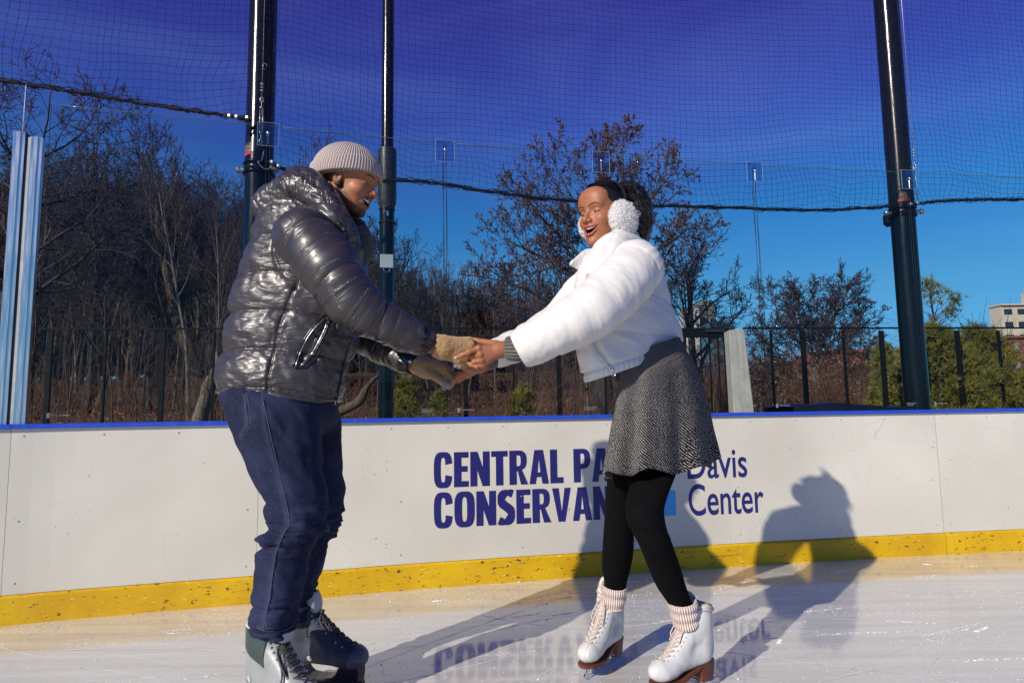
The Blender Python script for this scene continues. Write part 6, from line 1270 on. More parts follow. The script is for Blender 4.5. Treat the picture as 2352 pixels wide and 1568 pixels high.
def gloveF(P):
    d = hand_sdf(P, W(975, 842, 2.30), kF, fF, thF, .032, .023, .0098); d = smin(d, cap(P, W(958, 838, 2.31), W(982, 848, 2.30), .034, .034), .012); d = smin(d, ell(P, W(1005, 850, 2.28), (.055, .030, .034), frame(W(1035, 868, 2.27)-W(975, 840, 2.3), (0, 0, 1))), .012)
    sl = cap(P, W(1022, 867, 2.215), W(1040, 882, 2.215), .003, .003); d = smax(d, -sl, .003); wcut = (P-W(954, 838, 2.31))@nrm(W(1030, 864, 2.28)-W(954, 838, 2.31)); return smax(d, -wcut, .006)-.0012*fbm(P/.009, 5, 2)
g2 = sdf_obj('glove', gloveF, *bbox([W(945, 810, 2.2), W(1052, 900, 2.2), W(945, 900, 2.36)], .02), .0026, TAN, man, lambda P: np.stack([P[:, 2]*.9+.6*P[:, 0], P[:, 0], P[:, 1]], -1)); g2['label'] = 'tan knitted glove pointing down, grey thumb tip'
tips([thF, fF[3], fF[2]], .0112, par=g2)
# ================================================================== SKATES (local axes: x toe, y left, z up, blade on z = 0)
def place_skate(O, fwd, roll=0.0, pitch=0.0):
    f = nrm(fwd); A = frame((f[0], f[1], math.tan(pitch)), (0, 0, 1)); c, s = math.cos(roll), math.sin(roll); l, u = A[1]*c+A[2]*s, A[2]*c-A[1]*s; A = np.array([A[0], l, u]); return lambda p: to_world(p, np.asarray(O, float), A), lambda P: to_local(P, np.asarray(O, float), A)
def fig_boot(q):
    y = q[:, 1]; d = cap(q, (-.030, 0, .300), (-.032, 0, .20), .050, .047); d = smin(d, ell(q, (-.034, 0, .155), (.052, .040, .050)), .02); d = smin(d, cap(q, (-.012, 0, .235), (.075, 0, .150), .043, .036), .025)
    foot = cap(q*[1, 1, 1.05], (-.02, 0, .150), (.10, 0, .138), .038, .036); d = smin(d, foot, .02); d = smin(d, ell(q, (.135, 0, .118), (.058, .040, .033)), .02); arch = np.interp(q[:, 0], [-.1, -.02, .04, .09, .2], [.118, .118, .098, .086, .088]); d = smax(d, arch-q[:, 2], .006)
    d = smax(d, q[:, 2]-.292-np.interp(q[:, 0], [-.08, -.03, .02], [-.02, .0, -.012]), .006); inner = cap(q, (-.030, 0, .32), (-.030, 0, .24), .044, .038); d = smax(d, -inner, .004)
    # seam between quarters and tongue
    ph = np.abs(y)-np.interp(q[:, 2], [.14, .30], [.014, .030]); d = d+.0018*np.exp(-(ph/.0022)**2)*sstep(.02, .04, q[:, 0]+(q[:, 2]-.12)*.75-.06+.03)
    return d-.0008*fbm(q/.03, 4, 2)
def lace_path(fn, y, z, off=.002): return np.array([front_x(fn, y, z)+off, y, z])
def figure_skate(root, LW0, WL0, bow_seed, label):
    zs_ = np.array([1, 1, 1.16]); dz_ = np.array([0, 0, .0476]); LW = lambda p: LW0(np.asarray(p, float)*zs_-dz_); WL = lambda P: (WL0(P)+dz_)/zs_; LWB = lambda p: LW0(np.asarray(p, float)*[1, 1, .565])
    pts = LW([[-.1, -.06, .07], [.2, .06, .32], [-.1, .06, .32], [.2, -.06, .07]]); bt = sdf_obj('skate', lambda P: fig_boot(WL(P)), *bbox(pts, .02), .0026, LEATHW, root); bt['label'] = label
    # sole and stacked heel
    n = 40; prof = []; xs = np.linspace(-.075, .19, n)
    def hw(x): return np.interp(x, [-.088, -.075, -.04, .02, .08, .13, .17, .187, .192], [.004, .026, .036, .030, .040, .042, .032, .016, .004])
    arch = lambda x: np.interp(x, [-.1, -.02, .04, .09, .2], [.117, .117, .097, .085, .087])
    V = []; xs = np.linspace(-.086, .191, n)
    for x in xs: w = hw(x); z = arch(x); V += [(x, -w, z+.003), (x, w, z+.003), (x, w, z-.006), (x, -w, z-.006)]
    m = MB(); m.add(LW(np.array(V)), [grid(None, n, 4, True), np.array([[0, 1, 2, 3]]), np.array([[4*n-1, 4*n-2, 4*n-3, 4*n-4]])]); m.build('sole', HEELB, bt)
    V = []; xs = np.linspace(-.085, -.012, 10)
    for x in xs: w = hw(x)*.98; bx = x*.92+.000; V += [(x, -w, .116), (x, w, .116), (bx, w*.86, .066), (bx, -w*.86, .066)]
    m = MB(); m.add(LW(np.array(V)), [grid(None, 10, 4, True), np.array([[0, 1, 2, 3]]), np.array([[39, 38, 37, 36]])]); m.build('heel', HEELB, bt)
    # blade: runner, two stanchions, sole plates, toe pick
    m = MB(); out = catmull([(-.115, .030), (-.112, .006), (-.06, .0015), (.02, 0), (.10, .0015), (.165, .006), (.178, .014), (.182, .030), (.172, .046), (.160, .040), (.150, .024), (.10, .018), (.0, .018), (-.06, .020), (-.10, .028)], 4)[:-1]; nP = len(out)
    Vf = np.array([(x, -.0022, z) for x, z in out]+[(x, .0022, z) for x, z in out]); m.add(LWB(Vf), [np.array([list(range(nP))[::-1]]), np.array([list(range(nP, 2*nP))]), np.array([[i, (i+1) % nP, (i+1) % nP+nP, i+nP] for i in range(nP)])])
    for xa, xb, zt in ((-.065, -.045, .066), (-.025, -.040, .066), (.085, .10, .080), (.150, .160, .080)):
        q = np.array([(xb-.008, 0, .014), (xb+.008, 0, .014), (xa+.012, 0, zt), (xa-.012, 0, zt)]); Vf = np.concatenate([q-[0, .002, 0], q+[0, .002, 0]]); m.add(LWB(Vf), [np.array([[0, 1, 2, 3][::-1], [4, 5, 6, 7], [0, 4, 5, 1][::-1], [1, 5, 6, 2][::-1], [2, 6, 7, 3][::-1], [3, 7, 4, 0][::-1]])])
    for c, s in (((-.045, 0, .0665), (.072, .040, .003)), ((.12, 0, .0785), (.105, .052, .003))): q = MB(); q.box(c, s); m.add(LWB(np.concatenate(q.v)), q.f)
    m.build('blade', CHROME, bt)
    # tongue, lining edge
    fn = fig_boot
    th = np.linspace(0, 2*PI, 40); m = MB(); zt = .292+np.interp(-.030+.047*np.cos(th), [-.08, -.03, .02], [-.02, 0, -.012]); m.tube(LW(np.stack([-.030+.047*np.cos(th), .047*np.sin(th), zt+.001], -1)), .0028, 6); m.build('lining_edge', TANL, bt, True)
    tg = lambda q: smax(smax(ell(q, (.004, 0, .290), (.020, .030, .034)), q[:, 0]*-1-.004, .004), -ell(q, (-.008, 0, .292), (.018, .026, .05)), .003)
    V, Q = mesh_sdf(tg, (-.03, -.04, .24), (.04, .04, .34), .003); m = MB(); m.add(LW(V), [Q]); m.build('tongue', LEATHW, bt, True)
    # laces: rungs, crossings, bow
    zs = np.concatenate([np.linspace(.148, .215, 7), np.linspace(.230, .270, 4)]); m = MB(); hk = MB(); ho = MB()
    for i, z in enumerate(zs):
        hw_ = np.interp(z, [.14, .30], [.015, .030])+.002; rung = [lace_path(fn, y, z, .0016+.002*(1-abs(y)/hw_)) for y in np.linspace(-hw_, hw_, 7)]; m.tube(LW(np.array(rung)), .0021, 5)
        if i < len(zs)-1:
            z2 = zs[i+1]; h2 = np.interp(z2, [.14, .30], [.015, .030])+.002
            for s in (-1, 1): cr = [lace_path(fn, s*(hw_*(1-u)-h2*u), z+(z2-z)*u, .0035) for u in np.linspace(0, 1, 5)]; m.tube(LW(np.array(cr)), .0020, 5)
        for s in (-1, 1):
            c = lace_path(fn, s*(hw_+.007), z, .0004); q = MB(); q.lathe([(0, .0012), (.0022, .0010), (.0028, -.001)], (0, 0, 0), frame((0, 0, 1), (1, 0, 0)), 8) if False else q.box((0, 0, 0), (.003, .0034, .0034), None, .001); w8 = MB(); w8.add(LW(np.concatenate(q.v)+c), q.f); w8.build('hook' if i >= 7 else 'eyelet', STEEL if i >= 7 else HOLE, bt)
    # wrap round the ankle under the top
    th = np.linspace(-2.9, 2.9, 30); m.tube(LW(np.stack([-.030+.053*np.cos(th), .053*np.sin(th), .272+.004*np.sin(th*2)+.0*th], -1)), .0026, 5)
    rg_ = np.random.default_rng(bow_seed); kn = lace_path(fn, .0, .262, .008)
    for (dy, dz, L) in ((.016, -.075, 1), (-.018, -.062, 1)):
        a = kn; lp = [a, a+[.006, dy*.6, dz*.4], a+[.010+.7*-dz*.55, dy, dz], a+[.004-dz*.55, dy*1.5, dz*.92], a+[.004-dz*.2, dy*1.1, dz*.4], a]; m.tube(LW(catmull(lp, 6)), .0024, 5)
    for (dy, dz) in ((.006, -.085), (-.008, -.070)): a = kn; m.tube(LW(catmull([a, a+[.008, dy, dz*.4], a+[.020+.35*-dz, dy*1.4, dz*.8], a+[.016-dz*.62, dy*1.2, dz]], 6)), .0023, 5)
    m.tube(LW(catmull([kn-[0, .006, 0], kn+[.004, 0, .003], kn+[0, .006, 0]], 4)), .0045, 6); m.build('laces', LACEW, bt, True); 
    return bt
def man_boot(q):
    d = cap(q, (-.028, 0, .300), (-.035, 0, .19), .062, .058); d = smin(d, ell(q, (-.035, 0, .150), (.066, .050, .062)), .02); d = smin(d, cap(q, (0, 0, .235), (.095, 0, .160), .050, .046), .025); d = smin(d, cap(q, (-.02, 0, .145), (.13, 0, .135), .048, .046), .02); d = smin(d, ell(q, (.165, 0, .125), (.062, .051, .042)), .02)
    d = smax(d, .092-q[:, 2], .010); d = smax(d, q[:, 2]-.305-np.interp(q[:, 0], [-.09, -.03, .03], [.0, -.004, -.03]), .010); inner = cap(q, (-.030, 0, .34), (-.032, 0, .25), .052, .046); return smax(d, -inner, .006)
def man_tint(q):
    return q
def hockey_skate(root, LW, WL, shell, label, seed, cuffm, tx=.022):
    fn = man_boot; box = np.array([[-.12, -.08, .08], [.25, .08, .33], [-.12, .08, .33], [.25, -.08, .08]]); P = LW(box); bt = sdf_obj('skate', lambda P_: fn(WL(P_)), *bbox(P, .02), .003, shell, root); bt['label'] = label
    # darker ankle cuff laid over the shell
    cf = lambda q: smax(smax(fn(q)-.0028, q[:, 0]*-.55+.0-(q[:, 2]-.205)*1.0, .003), smax(q[:, 0]-.028, q[:, 2]-.298, .004), .003)
    V, Q = mesh_sdf(cf, (-.12, -.08, .10), (.06, .08, .33), .0035); m = MB(); m.add(LW(V), [Q]); m.build('ankle_cuff', cuffm, bt, True)
    # padded pale tongue and back collar
    tg = lambda q: smax(ell(q, (tx, 0, .306), (.022, .040, .050), frame((1, 0, .35), (0, 0, 1))), -ell(q, (.0, 0, .335), (.030, .036, .06)), .005)
    V, Q = mesh_sdf(tg, (-.04, -.06, .24), (.08, .06, .40), .003); m = MB(); m.add(LW(V), [Q]); m.build('tongue', GPAD, bt, True)
    th = np.linspace(1.1, 2*PI-1.1, 24); m = MB(); m.tube(LW(np.stack([-.030+.056*np.cos(th), .054*np.sin(th), .306+.004*np.cos(th)], -1)), .0095, 8); m.build('collar_padding', GPAD, bt, True)
    # toe cap of a lighter tone; the far skate's is darkened to paint its shade
    tc = lambda q: smax(fn(q)-.0020, .175+.25*(q[:, 2]-.12)-q[:, 0], .004); V, Q = mesh_sdf(tc, (.14, -.07, .08), (.26, .07, .19), .0035); m = MB(); m.add(LW(V), [Q]); m.build('toe_cap', GSH if shell is GSH else simple('shaded_grey_toe', (.10, .10, .13), .4), bt, True)
    # black blade holder and runner
    m = MB(); out = catmull([(-.10, .098), (-.105, .06), (-.10, .030), (.19, .030), (.205, .06), (.20, .098), (.14, .098), (.11, .060), (.02, .060), (-.01, .098)], 3)[:-1]; nP = len(out)
    w_ = np.array([.010 if z < .05 else .028 for x, z in out]); Vf = np.array([(x, -w, z) for (x, z), w in zip(out, w_)]+[(x, w, z) for (x, z), w in zip(out, w_)]); m.add(LW(Vf), [np.array([list(range(nP))[::-1]]), np.array([list(range(nP, 2*nP))]), np.array([[i, (i+1) % nP, (i+1) % nP+nP, i+nP] for i in range(nP)])]); m.build('blade_holder', HOLDER, bt)
    m = MB(); out = [(-.11, .034), (-.112, .012), (-.09, .002), (.17, .002), (.20, .012), (.208, .034)]; nP = len(out); Vf = np.array([(x, -.0018, z) for x, z in out]+[(x, .0018, z) for x, z in out]); m.add(LW(Vf), [np.array([list(range(nP))[::-1]]), np.array([list(range(nP, 2*nP))]), np.array([[i, (i+1) % nP, (i+1) % nP+nP, i+nP] for i in range(nP)])]); m.build('blade', CHROME, bt)
    # spots, laces, hooks
    def side(x, z, s, off=.0012):
        ys = np.linspace(.09, 0, 150)*s; Pq = np.stack([ys*0+x, ys, ys*0+z], -1); v = fn(Pq); i = int(np.argmax(v < 0)); return np.array([x, ys[max(i-1, 0)]+off*s, z])
    for s in (-1, 1):
        for x, z, r in ((-.035, .150, .010), (.035, .125, .010), (-.075, .125, .013)):
            c = side(x, z, s); e1 = nrm(side(x+.006, z, s)-side(x-.006, z, s)); e2 = nrm(side(x, z+.006, s)-side(x, z-.006, s)); n_ = nrm(np.cross(e1, e2)); th = np.linspace(0, 2*PI, 19)[:-1] if r < .012 else np.array([.7, 2.4, 3.9, 5.4]); pv = np.array([side(x+r*math.cos(t_)*e1[0], z+r*math.sin(t_), s, .0020) for t_ in th]); m = MB(); m.add(LW(np.vstack([[side(x, z, s, .0022)], pv])), [np.array([[0, i+1, (i+1) % len(th)+1] for i in range(len(th))])]); m.build('side_spot', DOTM, bt)
    m = MB(); hk = MB(); zs = np.concatenate([np.linspace(.165, .222, 5), np.linspace(.238, .262, 3)])
    for i, z in enumerate(zs):
        hw_ = .024; rung = [lace_path(fn, y, z, .002+.002*(1-abs(y)/hw_)) for y in np.linspace(-hw_, hw_, 7)]; m.tube(LW(np.array(rung)), .0026, 5)
        if i < len(zs)-1:
            for s in (-1, 1): m.tube(LW(np.array([lace_path(fn, s*hw_*(1-2*u), z+(zs[i+1]-z)*u, .004) for u in np.linspace(0, 1, 5)])), .0026, 5)
        for s in (-1, 1):
            c = lace_path(fn, s*(hw_+.010), z, .002); q = MB(); q.box((0, 0, 0), (.006, .010, .008), None, .003); w8 = MB(); w8.add(LW(np.concatenate(q.v)+c), q.f); w8.build('hook', STEEL, bt)
    kn = lace_path(fn, 0, .268, .012)
    for (dy, dz) in ((-.030, -.080), (-.012, -.070)): a = kn; m.tube(LW(catmull([a, a+[.012, dy*.4, dz*.3], a+[.030-.4*dz, dy, dz], a+[.018-.5*dz, dy*1.3, dz*.9], a+[.008, dy*.9, dz*.35], a], 6)), .0033, 5)
    for (dy, dz) in ((-.050, -.105), (.006, -.095)): a = kn; m.tube(LW(catmull([a, a+[.012, dy*.4, dz*.3], a+[.028-.30*dz, dy*.9, dz*.8], a+[.020-.4*dz, dy*1.1, dz]], 6)), .0030, 5)
    m.tube(LW(np.array([kn-[0, .008, 0], kn+[.002, 0, 0], kn+[0, .008, 0]])), .006, 6); m.build('laces', GLACE, bt, True)
    return bt
# man's skates
LW1, WL1 = place_skate(W(622, 1500, 2.14)*[1, 1, 0]+[0.005, 0, .0], (math.cos(-.62), math.sin(-.62), 0), 0, 0)
hockey_skate(man, LW1, WL1, GSH, 'light grey hockey-style skate with dark cuff, grey laces', 3, GDK, .048)
LW2, WL2 = place_skate(W(700, 1450, 2.40)*[1, 1, 0]+[0.01, 0, .0], (math.cos(-.22), math.sin(-.22), 0), 0, 0)
hockey_skate(man, LW2, WL2, GSH_SHADE, 'grey skate coloured dark as if in shade, with black blade holder and dark laces', 5, GDK)
# ================================================================== THE WOMAN
wom = empty('person', (.42, 2.35, 0), 'laughing woman in cropped white puffer jacket, tweed skirt and fluffy white earmuffs', 'person')
a_ = math.radians(41); wO = W(1388, 497, 2.36); wA = frame((-math.cos(a_), -math.sin(a_), -.06), (0, 0, 1)); LWm = lambda P: to_local(P, wO, wA); WWm = lambda p: to_world(p, wO, wA)
wN = smooth_path([W(1462, 614, 2.20), W(1412, 668, 2.13), W(1362, 714, 2.08), W(1275, 763, 2.07), W(1197, 802, 2.10)], [.094, .091, .087, .073, .062], 2)
wF = smooth_path([W(1390, 640, 2.47), W(1340, 680, 2.50), W(1292, 732, 2.47), W(1215, 780, 2.38), W(1138, 812, 2.28)], [.088, .082, .074, .060, .050], 2)
wT = Loft([(905, 1345, 1560, 2.35, .125), (870, 1338, 1566, 2.35, .13), (840, 1330, 1570, 2.35, .135), (806, 1324, 1573, 2.35, .126), (750, 1318, 1565, 2.35, .130), (711, 1318, 1550, 2.35, .132), (650, 1324, 1531, 2.35, .132), (610, 1340, 1520, 2.35, .132), (581, 1358, 1508, 2.35, .126), (558, 1380, 1480, 2.35, .12), (545, 1395, 1462, 2.35, .08)], 2.2, 6, .68)
wh1, wh0 = W(1573, 806, 2.45)*[1, 0, 1]+[0, 2.35, 0], W(1361, 874, 2.25)*[1, 0, 1]+[0, 2.35, 0]; whn = nrm(np.cross(nrm(wh1-wh0), [0, 1, 0])); whn = whn if whn[2] > 0 else -whn
fr_line = [(1352, 640, 2.2), (1346, 700, 2.2), (1350, 760, 2.2), (1373, 810, 2.2), (1405, 852, 2.2)]
wseam = [(1502, 700, 2.2), (1512, 760, 2.2), (1528, 830, 2.2)]
def wom_jacket(P):
    an = wT.ang(P); hgt = (P-wh0)@whn; g = quilt(P[:, 2]+.02*np.sin(an*1.0+.5), an*.18, .150, .0085, 12, .0016, float(W(1500, 772, 2.2)[2])); near = P[:, 1] < 2.35
    dz = poly_groove(P, fr_line); g = g-np.where(near, .012*np.exp(-(dz/.010)**2), 0)+.004*fbm(np.stack([P[:, 0]/.10+P[:, 2]/.07, P[:, 1]/.08, P[:, 2]/.06], -1), 3, 2)
    bnd = sstep(.034, .026, hgt); el = np.cos(an*62)*.0016; g = g*(1-bnd)+bnd*(-.004+el); d = wT.f(P, 0, .02, g); d = d+.007*np.exp(-((hgt-.031)/.005)**2); d = smax(d, -hgt, .008)
    def arm(dd, tt, pts, seed): a = np.asarray(pts[0]); b = np.asarray(pts[-1]); ax = nrm(b-a); e1 = nrm(np.cross(ax, [0, 1, 0])); e2 = np.cross(ax, e1); v = P-a; ag = np.arctan2(v@e2, v@e1); return dd-quilt(tt+.025*np.sin(ag), ag*.08, .205, .0075, seed, .0019, .03)
    n, tn = chain(P, *wN, .014); f_, tf = chain(P, *wF, .014); n = smax(arm(n, tn, wN[0], 15), endcut(P, wN[0]), .008); f_ = smax(arm(f_, tf, wF[0], 19), endcut(P, wF[0]), .008); d = smin(d, f_, .02); d = smin(d, n, .012)
    # collar: puffy stand-up ring with an open pointed leaf at the front
    nk = cap(P, WWm([[.035, 0, -.09]])[0], W(1405, 640, 2.36), .062, .05); d = smax(d, -nk, .012); fo = chain(P, [W(1338, 600, 2.30), W(1362, 640, 2.20)], [.010, .004])[0]
    return d
def wj_uvw(P):
    n, tn = chain(P, *wN); f_, tf = chain(P, *wF); ag = wT.ang(P); dT = wT.f(P)
    def au(tt, pts): a = np.asarray(pts[0]); ax = nrm(np.asarray(pts[-1])-a); e1 = nrm(np.cross(ax, [0, 1, 0])); e2 = np.cross(ax, e1); v = P-a; return np.stack([tt, np.arctan2(v@e2, v@e1)*.08, tt*0+3], -1)
    U = np.where((n < f_)[:, None], au(tn, wN[0]), au(tf, wF[0])); return np.where((np.minimum(n, f_) < dT)[:, None], U, np.stack([P[:, 2], ag*.18, ag*0], -1))
wj = sdf_obj('jacket', wom_jacket, *bbox([W(1361, 885, 2.1), W(1575, 800, 2.1), W(1450, 530, 2.1), W(1138, 812, 2.2), W(1575, 800, 2.64), (.5, 1.96, 1.3)], .05), .0042, WNYL, wom, wj_uvw)
def ribbon_loft(secs, th, nseg=5, ns=20, seed=1):
    B = catmull([W(*b) for b, t_ in secs], nseg); T = catmull([W(*t_) for b, t_ in secs], nseg); n = len(B); C = (B+T)/2; A = (T-B)/2; D = np.gradient(C, axis=0); N = np.cross(D, A); N /= np.linalg.norm(N, axis=1, keepdims=True)+1e-9
    ph = np.linspace(0, 2*PI, ns+1)[:-1]; u = np.linspace(0, 1, n); tk = th*np.clip(np.minimum(u, 1-u)*9+.35, 0, 1)
    V = C[:, None]+A[:, None]*np.sign(np.cos(ph))[None, :, None]*(np.abs(np.cos(ph))**.8)[None, :, None]+N[:, None]*(tk[:, None]*np.sin(ph)[None]*(1+.25*np.sin(u*40)[:, None]*np.cos(ph)[None]))[..., None]
    m = MB(); m.add((V+.0025*fbm(V/.025, seed, 2)[..., None]).reshape(-1, 3), [grid(None, n, ns, True), np.array([list(range(ns))]), np.array([list(range(n*ns-1, (n-1)*ns-1, -1))])]); return m
cl_ = ribbon_loft([((1356, 634, 2.225), (1364, 572, 2.255)), ((1382, 606, 2.185), (1378, 554, 2.24)), ((1414, 576, 2.18), (1404, 533, 2.25)), ((1446, 560, 2.24), (1436, 526, 2.29)), ((1468, 564, 2.36), (1454, 532, 2.36)), ((1445, 568, 2.47), (1436, 532, 2.44)), ((1400, 584, 2.51), (1398, 550, 2.46)), ((1362, 604, 2.47), (1366, 568, 2.42))], .015)
cl_.build('collar', WNYL, wj, True)
lf_ = ribbon_loft([((1366, 632, 2.24), (1370, 572, 2.30)), ((1350, 632, 2.225), (1356, 570, 2.28)), ((1332, 623, 2.21), (1338, 577, 2.25)), ((1318, 612, 2.20), (1322, 591, 2.22)), ((1309, 606, 2.19), (1310, 601, 2.20))], .012, seed=5)
lf_.build('collar_leaf', WNYL, wj, True)
m = MB(); L_ = surf_line(wom_jacket, [(1375, 813), (1389, 832), (1405, 851)], 6, .0025, 1.95, 2.5); m.tube(L_, .0028, 6); m.build('front_zip', simple('white_zip', (.62, .61, .60), .4), wj, True)
m = MB(); q = on_front(wom_jacket, 1407, 849, 1.95, 2.5, .004); m.box(q, (.010, .006, .016), None, .003); m.tube(catmull([q+[0, -.004, -.006], q+[.008, -.006, -.014], q+[.004, -.006, -.022], q+[-.004, -.006, -.016], q+[0, -.004, -.006]], 4), .0014, 5); m.build('zip_pull', CHROME, wj, True)
# sleeve ends and knitted cuffs
def edge_ring(nm, c, ax, r, tube, mat, par): ax = nrm(ax); e1 = nrm(np.cross(ax, [0, 1, .2])); e2 = np.cross(ax, e1); th = np.linspace(0, 2*PI, 41); m = MB(); m.tube(c+np.outer(r*np.cos(th), e1)+np.outer(r*np.sin(th), e2), tube, 8, False); return m.build(nm, mat, par, True)
ca, cb = W(1212, 794, 2.095), W(1191, 805, 2.10); sleeve_cuff('sleeve_end', ca, cb, .062, .058, WTRIM, wj, 30, .0006)
ka, kb = W(1205, 799, 2.10), W(1164, 800, 2.115); sleeve_cuff('knit_cuff', ka, kb, .040, .036, CUFFK, wom, 22, .0022, 20)
ca, cb = W(1152, 806, 2.29), W(1130, 815, 2.275); sleeve_cuff('sleeve_end', ca, cb, .050, .045, WTRIM, wj, 30, .0006)
ka, kb = W(1140, 815, 2.285), W(1112, 834, 2.265); sleeve_cuff('knit_cuff', ka, kb, .033, .030, CUFFK, wom, 20, .0022, 20)
# hands and body as one skin
wk = [W(1100, 800, 2.085), W(1103, 814, 2.088), W(1106, 827, 2.095), W(1110, 838, 2.105)]
wf = [[W(1078, 808, 2.078), W(1060, 816, 2.088), W(1047, 822, 2.094)], [W(1084, 819, 2.098), W(1076, 826, 2.125)], [W(1090, 831, 2.098), W(1080, 835, 2.12)], [W(1096, 842, 2.10), W(1082, 838, 2.105), W(1073, 831, 2.108)]]
wth = [W(1140, 790, 2.13), W(1115, 786, 2.155), W(1094, 782, 2.175), W(1079, 778, 2.18)]
gk = [W(1076, 848, 2.24), W(1076, 853, 2.255), W(1075, 858, 2.275), W(1075, 862, 2.295)]
gf = [[W(1058, 858, 2.22), W(1050, 866, 2.215), W(1043, 873, 2.21)], [W(1057, 863, 2.25), W(1048, 870, 2.25)], [W(1057, 868, 2.275), W(1048, 875, 2.28)], [W(1060, 870, 2.30), W(1052, 876, 2.31)]]
def wom_hands(P):
    a = hand_sdf(P, W(1146, 804, 2.105), wk, wf, wth, .023, .0125, .0080); a = smin(a, cap(P, W(1185, 799, 2.11), W(1146, 803, 2.108), .030, .026), .012)
    for k in wk: a = smin(a, sph(P, k+np.array([0, -.003, .001]), .0105), .004)
    b = hand_sdf(P, W(1108, 838, 2.265), gk, gf, [W(1090, 845, 2.25), W(1076, 844, 2.225), W(1066, 845, 2.21)], .021, .012, .0078); b = smin(b, cap(P, W(1135, 822, 2.28), W(1106, 839, 2.265), .026, .023), .012); return np.minimum(a, b)
def wom_head_f(P): q = LWm(P); h = head_local(q, True, 1.0); n = smin(cap(q, (-.030, 0, -.04), (-.055, 0, -.20), .048, .052), cap(q, (.0, 0, -.07), (-.04, 0, -.19), .040, .046), .02); return smin(h, n, .018)
wsk = (.36, .140, .066); parts = []
V, Q = mesh_sdf(wom_head_f, *bbox(WWm([[-.13, -.09, -.22], [.13, .09, .14], [-.13, .09, .14], [.13, -.09, -.22]]), .02), .0019); parts.append((V, Q, head_tint(LWm(V), wsk, (.42, .095, .085))))
V, Q = mesh_sdf(wom_hands, *bbox([W(1035, 765, 2.05), W(1190, 890, 2.05), W(1035, 890, 2.34)], .02), .0017)
tn_ = np.tile(wsk, (len(V), 1)); 
for tip, pv in ((wf[0][2], wf[0][1]), (wf[3][2], wf[3][1])):
    c = np.asarray(tip)+nrm(np.asarray(tip)-np.asarray(pv))*.004+np.array([0, -.006, .002]); m_ = (np.linalg.norm((V-c)*[1, 1, 1.3], axis=1) < .0065)[:, None]; tn_ = np.where(m_, (.62, .32, .22), tn_)
gr = np.exp(-((V-W(1060, 862, 2.2))**2).sum(1)/.004)[:, None]*.5; tn_ = tn_*(1-gr)+np.array([.50, .17, .10])*gr; parts.append((V, Q, tn_))
core = lambda P: smin(smin(cap(P, WWm([[-.05, 0, -.17]])[0], W(1495, 870, 2.36), .08, .075), chain(P, wN[0], [x*.5 for x in wN[1]])[0], .03), chain(P, wF[0], [x*.5 for x in wF[1]])[0], .03)
core2 = lambda P: smin(core(P), np.minimum(chain(P, [W(1470, 900, 2.40), W(1425, 1180, 2.45), W(1412, 1370, 2.555)], [.05, .035, .020])[0], chain(P, [W(1515, 900, 2.38), W(1506, 1060, 2.36), W(1498, 1110, 2.28), W(1488, 1170, 2.20), W(1568, 1400, 2.335)], [.035, .030, .028, .028, .018])[0]), .03)
V, Q = mesh_sdf(core2, *bbox([W(1130, 540, 2.0), W(1620, 1450, 2.0), W(1300, 1450, 2.65)], .06), .012); parts.append((V, Q, np.tile(wsk, (len(V), 1))))
m = MB()
for V, Q, c in parts: m.add(V, [Q], c)
m.build('body', SKINW, wom, True, True)
face_bits(wom, WWm, [(.0895, .012, .0225), (.0885, .024, .0285), (.0785, .040, .0305), (.067, .052, .0245)], BROW)
# hair: smooth pulled-back cap, high curly pony tail falling behind
def hair_f(P):
    q = LWm(P); d = ell(q, (-.016, 0, .040), (.106, .084, .097)); d = smin(d, ell(q, (-.06, 0, .02), (.062, .066, .075)), .02); line = q[:, 2]+.005*vnoise(P/.008, 7)-np.interp(q[:, 0], [-.13, -.08, -.03, .02, .05, .070, .09], [-.075, -.06, -.015, .022, .050, .072, .095])
    d = smax(d, -line, .006); an = np.arctan2(q[:, 2]-.02, np.abs(q[:, 1])+.001); st = fbm(np.stack([an*26, q[:, 0]*9, q[:, 1]*0], -1), 5, 3); d = smin(d, ell(P, W(1442, 448, 2.39), (.060, .064, .050)), .015); d = smin(d, ell(P, W(1466, 488, 2.40), (.043, .055, .085)), .02); d = smin(d, chain(P, [W(1476, 470, 2.40), W(1484, 510, 2.41), W(1472, 545, 2.41)], [.030, .026, .014])[0], .02); cu = sstep(1.0, .0, (d+.0)/.01)*sstep(W(1440, 430, 2.38)[0]-.02, W(1462, 430, 2.38)[0], P[:, 0]); return d-.0016*st-cu*(.007*fbm(P/.016, 9, 2)+.003*vnoise(P/.006, 2))
hr = sdf_obj('hair', hair_f, *bbox(np.vstack([WWm([[-.14, -.1, -.09], [.11, .1, .15], [-.14, .1, .15], [.11, -.1, -.09]]), W(1500, 560, 2.4)]), .03), .0025, HAIR, wom)
rg = np.random.default_rng(6); P_ = []; R_ = []
root_ = W(1432, 440, 2.38)
